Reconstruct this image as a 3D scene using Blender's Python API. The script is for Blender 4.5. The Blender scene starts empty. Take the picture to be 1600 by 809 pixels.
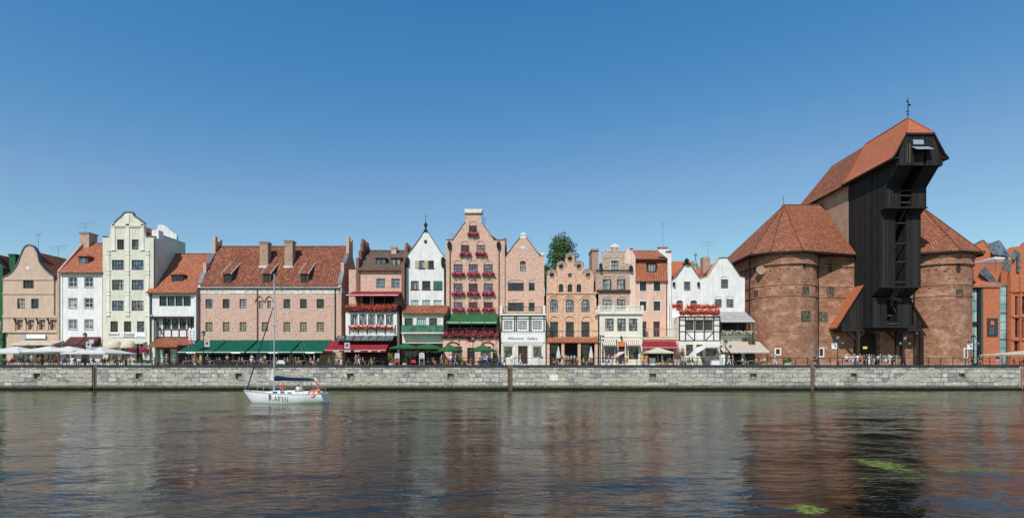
import bpy, bmesh, math, random
import numpy as np
from mathutils import Vector, Matrix
from mathutils.geometry import delaunay_2d_cdt
R = math.radians
rng = random.Random(7)
S = bpy.context.scene
COL = S.collection

# ---------------------------------------------------------------- camera, sky, sun
CX, HY, F, CZ = 800.0, 565.0, 850.0, 4.4        # principal column, horizon row, focal length (photo px), eye height above water
GZ = 3.85                                        # level of the promenade
cd = bpy.data.cameras.new('camera'); cam = bpy.data.objects.new('camera', cd); COL.objects.link(cam)
cd.sensor_width = 36; cd.lens = 36*F/1600; cd.shift_y = (HY-404.5)/1600; cd.clip_start = .1; cd.clip_end = 9000
cam.location = (0, 0, CZ); cam.rotation_euler = (R(90), 0, 0); S.camera = cam
AZ, EL = R(25), R(47)
w = bpy.data.worlds.new('World'); S.world = w; w.use_nodes = True
nt = w.node_tree; bg = nt.nodes['Background']; sky = nt.nodes.new('ShaderNodeTexSky')
sky.sky_type = 'NISHITA'; sky.sun_disc = False; sky.sun_elevation = EL; sky.sun_rotation = R(180)+AZ
sky.air_density = 1.0; sky.dust_density = .1; sky.ozone_density = 6.0; sky.altitude = 0
ST = .115                                        # clear polar-summer sky: the zenith is drained of red, the horizon stays pale
sep = nt.nodes.new('ShaderNodeSeparateColor'); cmb = nt.nodes.new('ShaderNodeCombineColor'); nt.links.new(sky.outputs[0], sep.inputs[0])
def wm(op, x, y):
    m = nt.nodes.new('ShaderNodeMath'); m.operation = op
    for i, v in ((0, x), (1, y)):
        if isinstance(v, bpy.types.NodeSocket): nt.links.new(v, m.inputs[i])
        else: m.inputs[i].default_value = v
    return m.outputs[0]
nt.links.new(wm('MINIMUM', wm('MULTIPLY', wm('POWER', wm('MULTIPLY', sep.outputs[0], ST), 2.2), 10.7/ST), wm('MULTIPLY', sep.outputs[0], 1.2)), cmb.inputs[0])
nt.links.new(wm('MULTIPLY', sep.outputs[1], 1.24), cmb.inputs[1])
nt.links.new(wm('MULTIPLY', wm('POWER', wm('MULTIPLY', sep.outputs[2], ST), .62), .91/ST), cmb.inputs[2])
nt.links.new(cmb.outputs[0], bg.inputs[0]); bg.inputs[1].default_value = ST
sl = bpy.data.lights.new('sun', 'SUN'); so = bpy.data.objects.new('sun', sl); COL.objects.link(so)
sl.energy = 4.3; sl.angle = R(.5); sl.color = (1, .935, .865)
so.rotation_euler = Vector((math.sin(AZ)*math.cos(EL), math.cos(AZ)*math.cos(EL), -math.sin(EL))).to_track_quat('-Z', 'Y').to_euler()
S.view_settings.view_transform = 'Standard'; S.view_settings.look = 'None'; S.view_settings.gamma = 1; S.view_settings.exposure = 0
S.render.engine = 'CYCLES'

def P(px, py, Y): return Vector(((px-CX)*Y/F, Y, CZ+(HY-py)*Y/F))
def PX(px, Y): return (px-CX)*Y/F
def PZ(py, Y): return CZ+(HY-py)*Y/F

# ---------------------------------------------------------------- materials
MAT = {}
class NT:
    def __init__(s, name):
        m = bpy.data.materials.new(name); m.use_nodes = True; s.m = m; s.t = m.node_tree
        s.b = s.t.nodes['Principled BSDF']; MAT[name] = m
        s.tc = s.t.nodes.new('ShaderNodeTexCoord')
    def n(s, typ, **kw):
        x = s.t.nodes.new('ShaderNode'+typ)
        for k, v in kw.items(): setattr(x, k, v)
        return x
    def l(s, a, b): s.t.links.new(a, b)
    def mapping(s, src, scale, loc=(0,0,0)):
        m = s.n('Mapping'); s.l(s.tc.outputs[src], m.inputs[0]); m.inputs['Scale'].default_value = scale; m.inputs['Location'].default_value = loc
        return m.outputs[0]
    def noise(s, vec, scale, detail=3, rough=.55, lo=.35, hi=.65):
        x = s.n('TexNoise'); s.l(vec, x.inputs['Vector']); x.inputs['Scale'].default_value = scale
        x.inputs['Detail'].default_value = detail; x.inputs['Roughness'].default_value = rough
        r = s.n('MapRange'); s.l(x.outputs['Fac'], r.inputs[0]); r.inputs[1].default_value = lo; r.inputs[2].default_value = hi
        return r.outputs[0]
    def mix(s, fac, a, b, mode='MIX'):
        x = s.n('Mix', data_type='RGBA', blend_type=mode)
        for i, v in ((0, fac), (6, a), (7, b)):
            if isinstance(v, bpy.types.NodeSocket): s.l(v, x.inputs[i])
            elif i == 0: x.inputs[0].default_value = v
            else: x.inputs[i].default_value = (*v, 1)
        return x.outputs[2]
    def math(s, op, a, b=0.0):
        x = s.n('Math', operation=op)
        for i, v in ((0, a), (1, b)):
            if isinstance(v, bpy.types.NodeSocket): s.l(v, x.inputs[i])
            else: x.inputs[i].default_value = v
        return x.outputs[0]
    def bump(s, h, dist=.02, strength=1.0):
        x = s.n('Bump'); s.l(h, x.inputs['Height']); x.inputs['Distance'].default_value = dist; x.inputs['Strength'].default_value = strength
        s.l(x.outputs[0], s.b.inputs['Normal'])
    def col(s, c):
        if isinstance(c, bpy.types.NodeSocket): s.l(c, s.b.inputs['Base Color'])
        else: s.b.inputs['Base Color'].default_value = (*c, 1)
    def rough(s, r): s.b.inputs['Roughness'].default_value = r

def sc(c, k): return tuple(min(1, x*k) for x in c)
def paint(name, c, rough=.6, var=.12, scale=2.0, bump=0, metal=0, spec=.5):
    t = NT(name); v = t.mapping('Object', (1, 1, 1))
    t.col(t.mix(t.noise(v, scale, 4), sc(c, 1-var), sc(c, 1+var))); t.rough(rough)
    t.b.inputs['Metallic'].default_value = metal; t.b.inputs['Specular IOR Level'].default_value = spec
    if bump: t.bump(t.noise(v, scale*6, 3), bump)
    return t
def plaster(name, c, var=.13, stain=(.45, .41, .36), amt=.42):
    t = NT(name); v = t.mapping('Object', (1, 1, 1)); vs = t.mapping('Object', (2.2, 2.2, .22))
    a = t.mix(t.noise(v, .7, 5, .65, .3, .7), sc(c, 1-var), sc(c, 1+var*.5))
    st = t.math('MULTIPLY', t.noise(vs, 1.0, 5, .68, .48, .72), amt)
    a = t.mix(st, a, tuple(x*y for x, y in zip(c, stain)))
    sp = t.math('MULTIPLY', t.noise(v, 5, 2, .5, .45, .75), .12)
    t.col(t.mix(sp, a, sc(c, .55))); t.rough(.9); t.b.inputs['Specular IOR Level'].default_value = .25
    t.bump(t.noise(v, 9, 4), .012)
def brick(name, c1, c2, mortar, patch=None, amt=.35):
    t = NT(name); uv = t.mapping('UV', (1, 1, 1))
    b = t.n('TexBrick'); t.l(uv, b.inputs['Vector']); b.inputs['Scale'].default_value = 1
    b.inputs['Color1'].default_value = (*c1, 1); b.inputs['Color2'].default_value = (*c2, 1); b.inputs['Mortar'].default_value = (*mortar, 1)
    b.inputs['Mortar Size'].default_value = .014; b.inputs['Brick Width'].default_value = .29; b.inputs['Row Height'].default_value = .095; b.inputs['Bias'].default_value = 0
    st = t.noise(t.mapping('UV', (1.7, 4.5, 1)), 1.0, 4, .7, .44, .60)
    a = t.mix(t.math('MULTIPLY', st, .62), b.outputs['Color'], sc(c1, .58))
    hi = t.noise(t.mapping('UV', (1.9, 4.2, 1), (7, 3, 0)), 1.0, 3, .65, .52, .66)
    a = t.mix(t.math('MULTIPLY', hi, .65), a, tuple(.5*x+.5*y for x, y in zip(mortar, sc(c1, 1.5))))
    pt = t.noise(t.mapping('UV', (.42, .6, 1), (3, 9, 0)), 1.0, 7, .75, .47, .64)
    a = t.mix(t.math('MULTIPLY', pt, amt), a, patch or sc(c2, .6))
    dk = t.noise(t.mapping('UV', (.5, .9, 1), (13, 4, 0)), 1.0, 7, .78, .52, .70)
    a = t.mix(t.math('MULTIPLY', dk, min(.75, amt*1.1)), a, sc(c2, .55))
    t.col(a); t.rough(.92); t.b.inputs['Specular IOR Level'].default_value = .2
    t.bump(b.outputs['Fac'], -.01)
def tiles(name, c1, c2, dark, wth=.3, row=.4, moss=.3):
    t = NT(name); uv = t.mapping('UV', (1, 1, 1))
    b = t.n('TexBrick', offset=0.0); t.l(uv, b.inputs['Vector']); b.inputs['Scale'].default_value = 1
    b.inputs['Color1'].default_value = (*c1, 1); b.inputs['Color2'].default_value = (*c2, 1); b.inputs['Mortar'].default_value = (*dark, 1)
    b.inputs['Mortar Size'].default_value = .028; b.inputs['Mortar Smooth'].default_value = .4; b.inputs['Brick Width'].default_value = wth; b.inputs['Row Height'].default_value = row
    st = t.noise(t.mapping('UV', (1.6, 1.6, 1)), 1.0, 4, .75, .45, .58)
    a = t.mix(t.math('MULTIPLY', st, min(1, moss*1.5)), b.outputs['Color'], dark)
    sxx = t.n('SeparateXYZ'); t.l(uv, sxx.inputs[0]); gr = t.math('LESS_THAN', t.math('FRACT', t.math('MULTIPLY', sxx.outputs[0], 1/wth)), .3); a = t.mix(t.math('MULTIPLY', gr, .55), a, dark)
    pt = t.noise(t.mapping('UV', (.35, .5, 1), (2, 2, 0)), 1.0, 5, .65, .45, .68)
    a = t.mix(t.math('MULTIPLY', pt, moss*1.2), a, sc(dark, 1.3))
    t.col(a); t.rough(.85); t.b.inputs['Specular IOR Level'].default_value = .2
    sx = t.n('SeparateXYZ'); t.l(uv, sx.inputs[0])
    h = t.math('ABSOLUTE', t.math('SINE', t.math('MULTIPLY', sx.outputs[0], math.pi/wth)))
    h2 = t.math('FRACT', t.math('MULTIPLY', sx.outputs[1], -1/row))
    t.bump(t.math('ADD', h, t.math('MULTIPLY', h2, .6)), .05)
def planks(name, c, c2, pw=.24, axis=0, rough=.85):
    t = NT(name); uv = t.mapping('UV', (1, 1, 1)); sx = t.n('SeparateXYZ'); t.l(uv, sx.inputs[0])
    k = t.math('FLOOR', t.math('MULTIPLY', sx.outputs[axis], 1/pw)); wn = t.n('TexWhiteNoise', noise_dimensions='1D'); t.l(k, wn.inputs['W'])
    s_ = (5, .5, 1) if axis == 0 else (.5, 5, 1)
    g = t.noise(t.mapping('UV', s_), 1.0, 5, .7, .4, .7)
    a = t.mix(t.math('POWER', wn.outputs['Value'], 2.5), sc(c, .75), sc(c, 3.0)); a = t.mix(t.math('MULTIPLY', g, .7), a, c2)
    fr = t.math('FRACT', t.math('MULTIPLY', sx.outputs[axis], 1/pw)); gap = t.math('LESS_THAN', fr, .1)
    t.col(t.mix(gap, a, (.003, .003, .003))); t.rough(rough); t.b.inputs['Specular IOR Level'].default_value = .25
    t.bump(t.math('SUBTRACT', 1.0, gap), .015)

W = lambda n, c, **k: plaster(n, c, **k)
W('plaster_white', (.80, .80, .77)); W('plaster_cream', (.80, .75, .63)); W('plaster_green', (.70, .69, .56)); W('plaster_beige', (.60, .45, .34), amt=.35)
W('plaster_pink', (.74, .50, .39)); W('plaster_lightpink', (.78, .58, .48)); W('plaster_darkgreen', (.03, .12, .05)); W('plaster_peach', (.72, .50, .30)); W('plaster_trim', (.80, .77, .68))
W('plaster_grey', (.42, .42, .42)); W('plaster_shop', (.70, .68, .60))
brick('brick_pink', (.76, .46, .34), (.62, .355, .255), (.78, .61, .51), amt=.18)
brick('brick_store', (.70, .43, .33), (.54, .30, .225), (.74, .58, .50), patch=(.72, .50, .41), amt=.3)
brick('brick_orange', (.78, .47, .31), (.66, .37, .235), (.80, .61, .48), amt=.15)
brick('brick_tan', (.56, .38, .29), (.46, .30, .22), (.60, .48, .39), amt=.2)
brick('brick_old', (.35, .145, .08), (.17, .066, .042), (.46, .28, .19), patch=(.54, .34, .24), amt=.85)
brick('brick_light', (.46, .29, .20), (.38, .21, .14), (.52, .42, .33), patch=(.50, .38, .29), amt=.5)
brick('brick_new', (.58, .17, .075), (.50, .14, .06), (.56, .26, .16), amt=.1)
brick('brick_dark', (.30, .13, .09), (.22, .09, .06), (.30, .2, .16), amt=.3)
tiles('tile_orange', (.54, .20, .105), (.40, .14, .075), (.18, .06, .035), wth=.42, row=.45, moss=.34)
tiles('tile_red', (.45, .16, .085), (.26, .09, .055), (.08, .035, .025), wth=.44, row=.48, moss=.45)
tiles('tile_fresh', (.58, .195, .09), (.48, .15, .07), (.26, .08, .04), wth=.40, row=.4, moss=.22)
tiles('tile_aged', (.50, .185, .095), (.30, .10, .055), (.12, .05, .032), wth=.42, row=.45, moss=.5)
tiles('tile_brown', (.20, .14, .11), (.14, .095, .075), (.06, .04, .035), wth=.42, row=.45, moss=.3)
planks('timber_black', (.012, .011, .011), (.040, .037, .036)); planks('timber_dark', (.022, .014, .010), (.05, .035, .025), pw=.5)
planks('timber_old', (.09, .075, .06), (.17, .145, .115), pw=.2)
paint('beam_brown', (.05, .028, .018), .8, .3); paint('beam_black', (.012, .011, .011), .75, .3)
paint('frame_brown', (.075, .038, .022), .6); paint('frame_dark', (.028, .022, .020), .55); paint('frame_white', (.78, .78, .75), .5); paint('frame_red', (.22, .025, .018), .5)
paint('frame_green', (.03, .12, .07), .5); paint('frame_yellow', (.45, .38, .2), .6); paint('frame_grey', (.35, .35, .35), .5)
paint('metal_dark', (.018, .018, .02), .45, .2, metal=.3); paint('metal_grey', (.30, .32, .34), .4, metal=.6); paint('lead', (.13, .15, .17), .5, .2, metal=.4); paint('copper_pipe', (.16, .06, .04), .5, .2)
paint('flash_white', (.62, .60, .56), .6, .25); paint('render_worn', (.62, .56, .50), .9, .35, 1.6)
def glass(name, c, c2, scale=1.3, rough=.06, st=1):
    t = NT(name); v = t.mapping('Object', (1, 1, st)); t.col(t.mix(t.noise(v, scale, 3, .5, .4, .6), c, c2)); t.rough(rough)
    t.b.inputs['Specular IOR Level'].default_value = .6
glass('glass_dark', (.008, .009, .012), (.045, .05, .06)); glass('glass_blue', (.05, .075, .11), (.16, .20, .25), 2.2); glass('glass_curtain', (.05, .055, .06), (.34, .34, .33), 2.6, st=.25)
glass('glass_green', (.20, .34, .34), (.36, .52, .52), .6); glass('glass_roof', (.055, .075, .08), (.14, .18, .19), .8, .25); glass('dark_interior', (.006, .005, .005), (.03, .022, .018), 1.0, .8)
glass('glass_olive', (.045, .045, .03), (.17, .16, .11), 2.5, .3); glass('shop_display', (.012, .012, .014), (.13, .115, .10), 1.6, .12); glass('glass_railing', (.02, .10, .06), (.06, .20, .13), 1.2, .1)
def fabric(name, c, var=.12, trans=.0):
    t = paint(name, c, .9, var, 1.2, .01); t.b.inputs['Specular IOR Level'].default_value = .15
    if trans:
        tr = t.n('BsdfTranslucent'); tr.inputs[0].default_value = (*c, 1); mx = t.n('MixShader'); mx.inputs[0].default_value = trans
        out = t.t.nodes['Material Output']; t.l(t.b.outputs[0], mx.inputs[1]); t.l(tr.outputs[0], mx.inputs[2]); t.l(mx.outputs[0], out.inputs[0])
fabric('canvas_green', (.004, .085, .055)); fabric('canvas_leaf', (.03, .115, .045)); fabric('canvas_red', (.24, .022, .034)); fabric('canvas_white', (.80, .79, .75), .05, .3); fabric('canvas_cream', (.74, .68, .52), .05, .3)
fabric('canvas_brown', (.10, .04, .035)); fabric('canvas_beige', (.50, .43, .33)); fabric('canvas_grey', (.33, .32, .31)); fabric('canvas_pink', (.80, .62, .58), .08, .3); fabric('canvas_navy', (.010, .022, .07)); fabric('canvas_blue', (.02, .035, .14))
def striped(name, c1, c2, per=.4):
    t = NT(name); uv = t.mapping('UV', (1, 1, 1)); sx = t.n('SeparateXYZ'); t.l(uv, sx.inputs[0])
    f = t.math('LESS_THAN', t.math('FRACT', t.math('MULTIPLY', sx.outputs[0], 1/per)), .5); t.col(t.mix(f, c1, c2)); t.rough(.9)
striped('canvas_stripe', (.52, .45, .36), (.40, .33, .27), .4); striped('canvas_stripe_fine', (.66, .60, .5), (.28, .2, .17), .34); striped('rope_red', (.7, .1, .06), (.8, .8, .75), .5)
paint('sign_white', (.80, .80, .78), .5, .04); paint('sign_black', (.012, .012, .013), .5, .1); paint('sign_blue', (.25, .4, .6), .5); paint('sign_pink', (.7, .12, .3), .5); paint('sign_grey', (.45, .47, .5), .5); paint('sign_yellow', (.8, .6, .03), .5)
paint('copper_green', (.16, .28, .24), .6, .2); paint('lead_pale', (.30, .36, .40), .45, .1, metal=.2); paint('slate_plaque', (.035, .037, .042), .4, .2)
paint('leaf', (.06, .13, .025), .7, .5, 3); paint('leaf_dark', (.045, .11, .022), .7, .5, 1.5); paint('flower_red', (.75, .06, .02), .7, .4, 6); paint('flower_pink', (.62, .045, .13), .7, .4, 6); paint('flower_orange', (.80, .16, .03), .7, .4, 6); paint('flower_pale', (.75, .35, .45), .7, .3, 6); paint('flower_white', (.8, .72, .68), .7, .2, 6)
paint('bark', (.06, .045, .03), .9, .3); paint('skin', (.52, .30, .20), .6, .1); paint('hair_brown', (.05, .03, .015), .7); paint('hair_grey', (.35, .33, .3), .7); paint('hair_blond', (.35, .24, .1), .7); paint('shoe', (.05, .045, .04), .6)
CL = {'white': (.78, .78, .77), 'pink': (.72, .36, .40), 'red': (.55, .05, .04), 'blue': (.06, .14, .42), 'light blue': (.34, .48, .64), 'navy': (.02, .03, .08), 'black': (.015, .015, .017), 'grey': (.28, .29, .30), 'beige': (.55, .47, .34), 'yellow': (.72, .55, .12), 'green': (.07, .24, .10), 'orange': (.75, .22, .06), 'purple': (.2, .1, .4), 'brown': (.13, .08, .05), 'teal': (.06, .3, .32), 'khaki': (.34, .30, .19)}
for k, v in CL.items(): paint('cloth_'+k.replace(' ', '_'), v, .9, .12, 5)
paint('gelcoat', (.80, .81, .82), .22, .03, .8); paint('boat_deck', (.66, .67, .66), .5, .08); paint('alu', (.62, .63, .65), .35, .06, metal=.7); paint('buoy_orange', (.85, .13, .03), .5); paint('teak', (.25, .13, .06), .6)
paint('wood_table', (.20, .09, .04), .6, .25, 5); paint('wicker', (.12, .08, .05), .8, .3, 9); paint('white_plastic', (.74, .74, .72), .4, .05); paint('teal_frame', (.18, .26, .26), .5)

# ---------------------------------------------------------------- mesh builder and object helpers
ORG = {}
class MB:
    def __init__(s): s.v = []; s.f = []; s.u = []; s.m = []
    def face(s, pts, uv=None, m=0):
        i = len(s.v); s.v.extend([tuple(p) for p in pts]); s.f.append(tuple(range(i, i+len(pts)))); s.u.append(uv); s.m.append(m); return s
    def box(s, x0, x1, y0, y1, z0, z1, m=0):
        a, b, c, d = (x0,y0,z0), (x1,y0,z0), (x1,y1,z0), (x0,y1,z0); e, f, g, h = (x0,y0,z1), (x1,y0,z1), (x1,y1,z1), (x0,y1,z1)
        for q in ((a,b,f,e), (b,c,g,f), (c,d,h,g), (d,a,e,h), (e,f,g,h), (d,c,b,a)): s.face(q, m=m)
        return s
    def prism(s, pts, vec, caps=(1, 1)):
        vec = Vector(vec); p = [Vector(q) for q in pts]; q = [a+vec for a in p]; n = len(p)
        if caps[0]: s.face(p)
        if caps[1]: s.face(q[::-1])
        for i in range(n): j = (i+1) % n; s.face([p[j], p[i], q[i], q[j]])
        return s
    def bar(s, a, b, wd, dp=None):
        a, b = Vector(a), Vector(b); d = (b-a).normalized(); up = Vector((0,0,1)) if abs(d.z) < .9 else Vector((0,1,0))
        x = d.cross(up).normalized()*(wd/2); y = x.cross(d).normalized()*((dp or wd)/2)
        c = [a-x-y, a+x-y, a+x+y, a-x+y]; return s.prism(c, b-a)
    def tube(s, pts, r, seg=8, r1=None, cap=True):
        pts = [Vector(p) for p in pts]; n = len(pts); rings = []
        for i, p in enumerate(pts):
            d = (pts[min(i+1, n-1)]-pts[max(i-1, 0)]).normalized(); up = Vector((0,0,1)) if abs(d.z) < .9 else Vector((1,0,0))
            x = d.cross(up).normalized(); y = x.cross(d); rr = r if r1 is None else r+(r1-r)*i/max(1, n-1)
            rings.append([p+(x*math.cos(2*math.pi*k/seg)+y*math.sin(2*math.pi*k/seg))*rr for k in range(seg)])
        for a, b in zip(rings, rings[1:]):
            for k in range(seg): j = (k+1) % seg; s.face([a[k], a[j], b[j], b[k]])
        if cap: s.face(rings[0][::-1]); s.face(rings[-1])
        return s
    def lathe(s, c, prof, seg=12):
        c = Vector(c)
        for (r0, z0), (r1, z1) in zip(prof, prof[1:]):
            for k in range(seg):
                a, b = 2*math.pi*k/seg, 2*math.pi*(k+1)/seg
                q = [c+Vector((math.cos(t)*r, math.sin(t)*r, z)) for t, r, z in ((a, r0, z0), (b, r0, z0), (b, r1, z1), (a, r1, z1))]
                if r0 < 1e-5: q = [q[0], q[2], q[3]]
                elif r1 < 1e-5: q = q[:3]
                s.face(q)
        return s
    def ball(s, c, rx, ry=None, rz=None, seg=10, rings=6):
        ry = ry or rx; rz = rz or rx; i0 = len(s.v)
        s.lathe((0,0,0), [(math.sin(math.pi*k/rings), -math.cos(math.pi*k/rings)) for k in range(rings+1)], seg)
        for i in range(i0, len(s.v)): v = s.v[i]; s.v[i] = (c[0]+v[0]*rx, c[1]+v[1]*ry, c[2]+v[2]*rz)
        return s
    def build(s, name, mat, parent=None, smooth=False, org=None):
        o0 = ORG.get(parent.name, (0,0,0)) if parent else (org or (0,0,0))
        me = bpy.data.meshes.new(name); V = [(a-o0[0], b-o0[1], c-o0[2]) for a, b, c in s.v]; me.from_pydata(V, [], s.f)
        uvl = me.uv_layers.new(name='uv'); data = []
        for f, u in zip(s.f, s.u):
            if u: data.extend(c for q in u for c in q); continue
            p = [Vector(s.v[i]) for i in f]; n = Vector((0,0,0))
            for i in range(len(p)): n += p[i].cross(p[(i+1) % len(p)])
            if n.length < 1e-12: n = Vector((0,0,1))
            n.normalize()
            if n.z < 0: n = -n
            if n.z > .97: ud, vd = Vector((1,0,0)), Vector((0,1,0))
            else:
                ud = Vector((-n.y, n.x, 0)).normalized()
                if abs(ud.x) > abs(ud.y):
                    if ud.x < 0: ud = -ud
                elif ud.y < 0: ud = -ud
                vd = n.cross(ud); vd = vd if vd.z > 0 else -vd
            for q in p: data.extend((q.dot(ud), q.dot(vd)))
        uvl.data.foreach_set('uv', data)
        if isinstance(mat, (list, tuple)):
            for m in mat: me.materials.append(MAT[m])
            me.polygons.foreach_set('material_index', s.m)
        else: me.materials.append(MAT[mat])
        if smooth:
            bm = bmesh.new(); bm.from_mesh(me); bmesh.ops.remove_doubles(bm, verts=bm.verts, dist=1e-4); bmesh.ops.recalc_face_normals(bm, faces=bm.faces)
            bm.to_mesh(me); bm.free(); me.polygons.foreach_set('use_smooth', [True]*len(me.polygons)); me.set_sharp_from_angle(angle=R(40))
        o = bpy.data.objects.new(name, me); COL.objects.link(o)
        if parent: o.parent = parent; ORG[o.name] = o0
        else: o.location = o0; ORG[o.name] = tuple(o0)
        return o
def tag(o, label=None, cat=None, group=None, kind=None):
    if label: o['label'] = label
    if cat: o['category'] = cat
    if group: o['group'] = group
    if kind: o['kind'] = kind
    return o
def thing(name, label, cat, loc=(0,0,0), group=None, rz=0):
    o = bpy.data.objects.new(name, None); o.empty_display_size = .3; COL.objects.link(o); o.location = loc; o.rotation_euler.z = rz; ORG[o.name] = tuple(loc)
    return tag(o, label, cat, group)
def copy_tree(o, parent=None, mats=None):
    c = o.copy(); COL.objects.link(c)
    if parent: c.parent = parent
    for k in ('label', 'category', 'group'):
        if k in c and parent is None: del c[k]
    if mats:
        base = o.name.split('.')[0]
        if base in mats and c.type == 'MESH': c.material_slots[0].link = 'OBJECT'; c.material_slots[0].material = MAT[mats[base]]
    for ch in o.children: copy_tree(ch, c, mats)
    return c
def inside(p, poly):
    x, y = p; r = False; n = len(poly)
    for i in range(n):
        (x0, y0), (x1, y1) = poly[i], poly[(i+1) % n]
        if (y0 > y) != (y1 > y) and x < (x1-x0)*(y-y0)/(y1-y0)+x0: r = not r
    return r
def panel(mb, outline, holes, Y, thick=.45, reveal=.22):
    """a wall slab facing the water: outline and holes as (x, z) lists"""
    co = []; ed = []
    for loop in [outline]+holes:
        i = len(co); n = len(loop); co += [Vector(p) for p in loop]; ed += [(i+k, i+(k+1) % n) for k in range(n)]
    v, e, f, _, _, _ = delaunay_2d_cdt(co, ed, [], 0, 1e-5)
    for t in f:
        c = sum((v[i] for i in t), Vector((0, 0)))/len(t)
        if inside(c, outline) and not any(inside(c, h) for h in holes):
            q = [(v[i].x, Y, v[i].y) for i in t]
            a, b, d = [Vector(k) for k in q[:3]]
            if (b-a).cross(d-a).y > 0: q = q[::-1]
            mb.face(q)
    for h in holes:
        for i in range(len(h)): a, b = h[i], h[(i+1) % len(h)]; mb.face([(a[0], Y, a[1]), (b[0], Y, b[1]), (b[0], Y+reveal, b[1]), (a[0], Y+reveal, a[1])])
    n = len(outline)
    for i in range(n): a, b = outline[i], outline[(i+1) % n]; mb.face([(a[0], Y, a[1]), (a[0], Y+thick, a[1]), (b[0], Y+thick, b[1]), (b[0], Y, b[1])])
    mb.face([(x, Y+thick, z) for x, z in outline])
def shape(kind, x0, z0, x1, z1):
    w_ = x1-x0; c = (x0+x1)/2
    if kind == 'rect': return [(x0, z0), (x1, z0), (x1, z1), (x0, z1)]
    if kind == 'round': zs = z1-w_/2; return [(x0, z0), (x1, z0)]+[(c+math.cos(t)*w_/2, zs+math.sin(t)*w_/2) for t in [math.pi*k/10 for k in range(0, 11)]]
    if kind == 'seg': r = min(.28*w_, .4); zs = z1-r; return [(x0, z0), (x1, z0)]+[(c+math.cos(t)*w_/2, zs+math.sin(t)*r) for t in [math.pi*k/8 for k in range(0, 9)]]
    if kind == 'point': zs = z1-w_*.8; return [(x0, z0), (x1, z0), (x1, zs), (x1-w_*.12, z1-w_*.35), (c, z1), (x0+w_*.12, z1-w_*.35), (x0, zs)]
    if kind == 'circle': return [(c+math.cos(t)*w_/2, (z0+z1)/2+math.sin(t)*(z1-z0)/2) for t in [math.pi*k/9 for k in range(18)]]
def scaled(sh, t):
    xs = [p[0] for p in sh]; zs = [p[1] for p in sh]; cx, cz = (min(xs)+max(xs))/2, (min(zs)+max(zs))/2; w_, h_ = max(xs)-min(xs), max(zs)-min(zs)
    return [(cx+(x-cx)*(w_+2*t)/w_, cz+(z-cz)*(h_+2*t)/h_) for x, z in sh]
def ring(mb, a, b, Y, d):
    n = len(a)
    for i in range(n):
        j = (i+1) % n
        mb.face([(a[i][0], Y, a[i][1]), (a[j][0], Y, a[j][1]), (b[j][0], Y, b[j][1]), (b[i][0], Y, b[i][1])])
        mb.face([(b[i][0], Y, b[i][1]), (b[j][0], Y, b[j][1]), (b[j][0], Y+d, b[j][1]), (b[i][0], Y+d, b[i][1])])
        mb.face([(a[j][0], Y, a[j][1]), (a[i][0], Y, a[i][1]), (a[i][0], Y+d, a[i][1]), (a[j][0], Y+d, a[j][1])])
def text_mesh(s, size, name, mat, parent, loc, rx=R(90), bold=.0, sx=1, shear=0):
    c = bpy.data.curves.new(name, 'FONT'); c.body = s; c.size = size; c.align_x = 'CENTER'; c.align_y = 'CENTER'; c.extrude = .01; c.offset = bold; c.shear = shear
    t = bpy.data.objects.new('t', c); COL.objects.link(t); bpy.context.view_layer.update()
    me = bpy.data.meshes.new_from_object(t.evaluated_get(bpy.context.evaluated_depsgraph_get())); bpy.data.objects.remove(t)
    me.materials.clear(); me.materials.append(MAT[mat]); me.name = name
    o = bpy.data.objects.new(name, me); COL.objects.link(o)
    o0 = ORG[parent.name]; o.parent = parent; o.location = (loc[0]-o0[0], loc[1]-o0[1], loc[2]-o0[2]); o.rotation_euler = (rx, 0, 0); o.scale = (sx, 1, 1)
    return o

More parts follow.
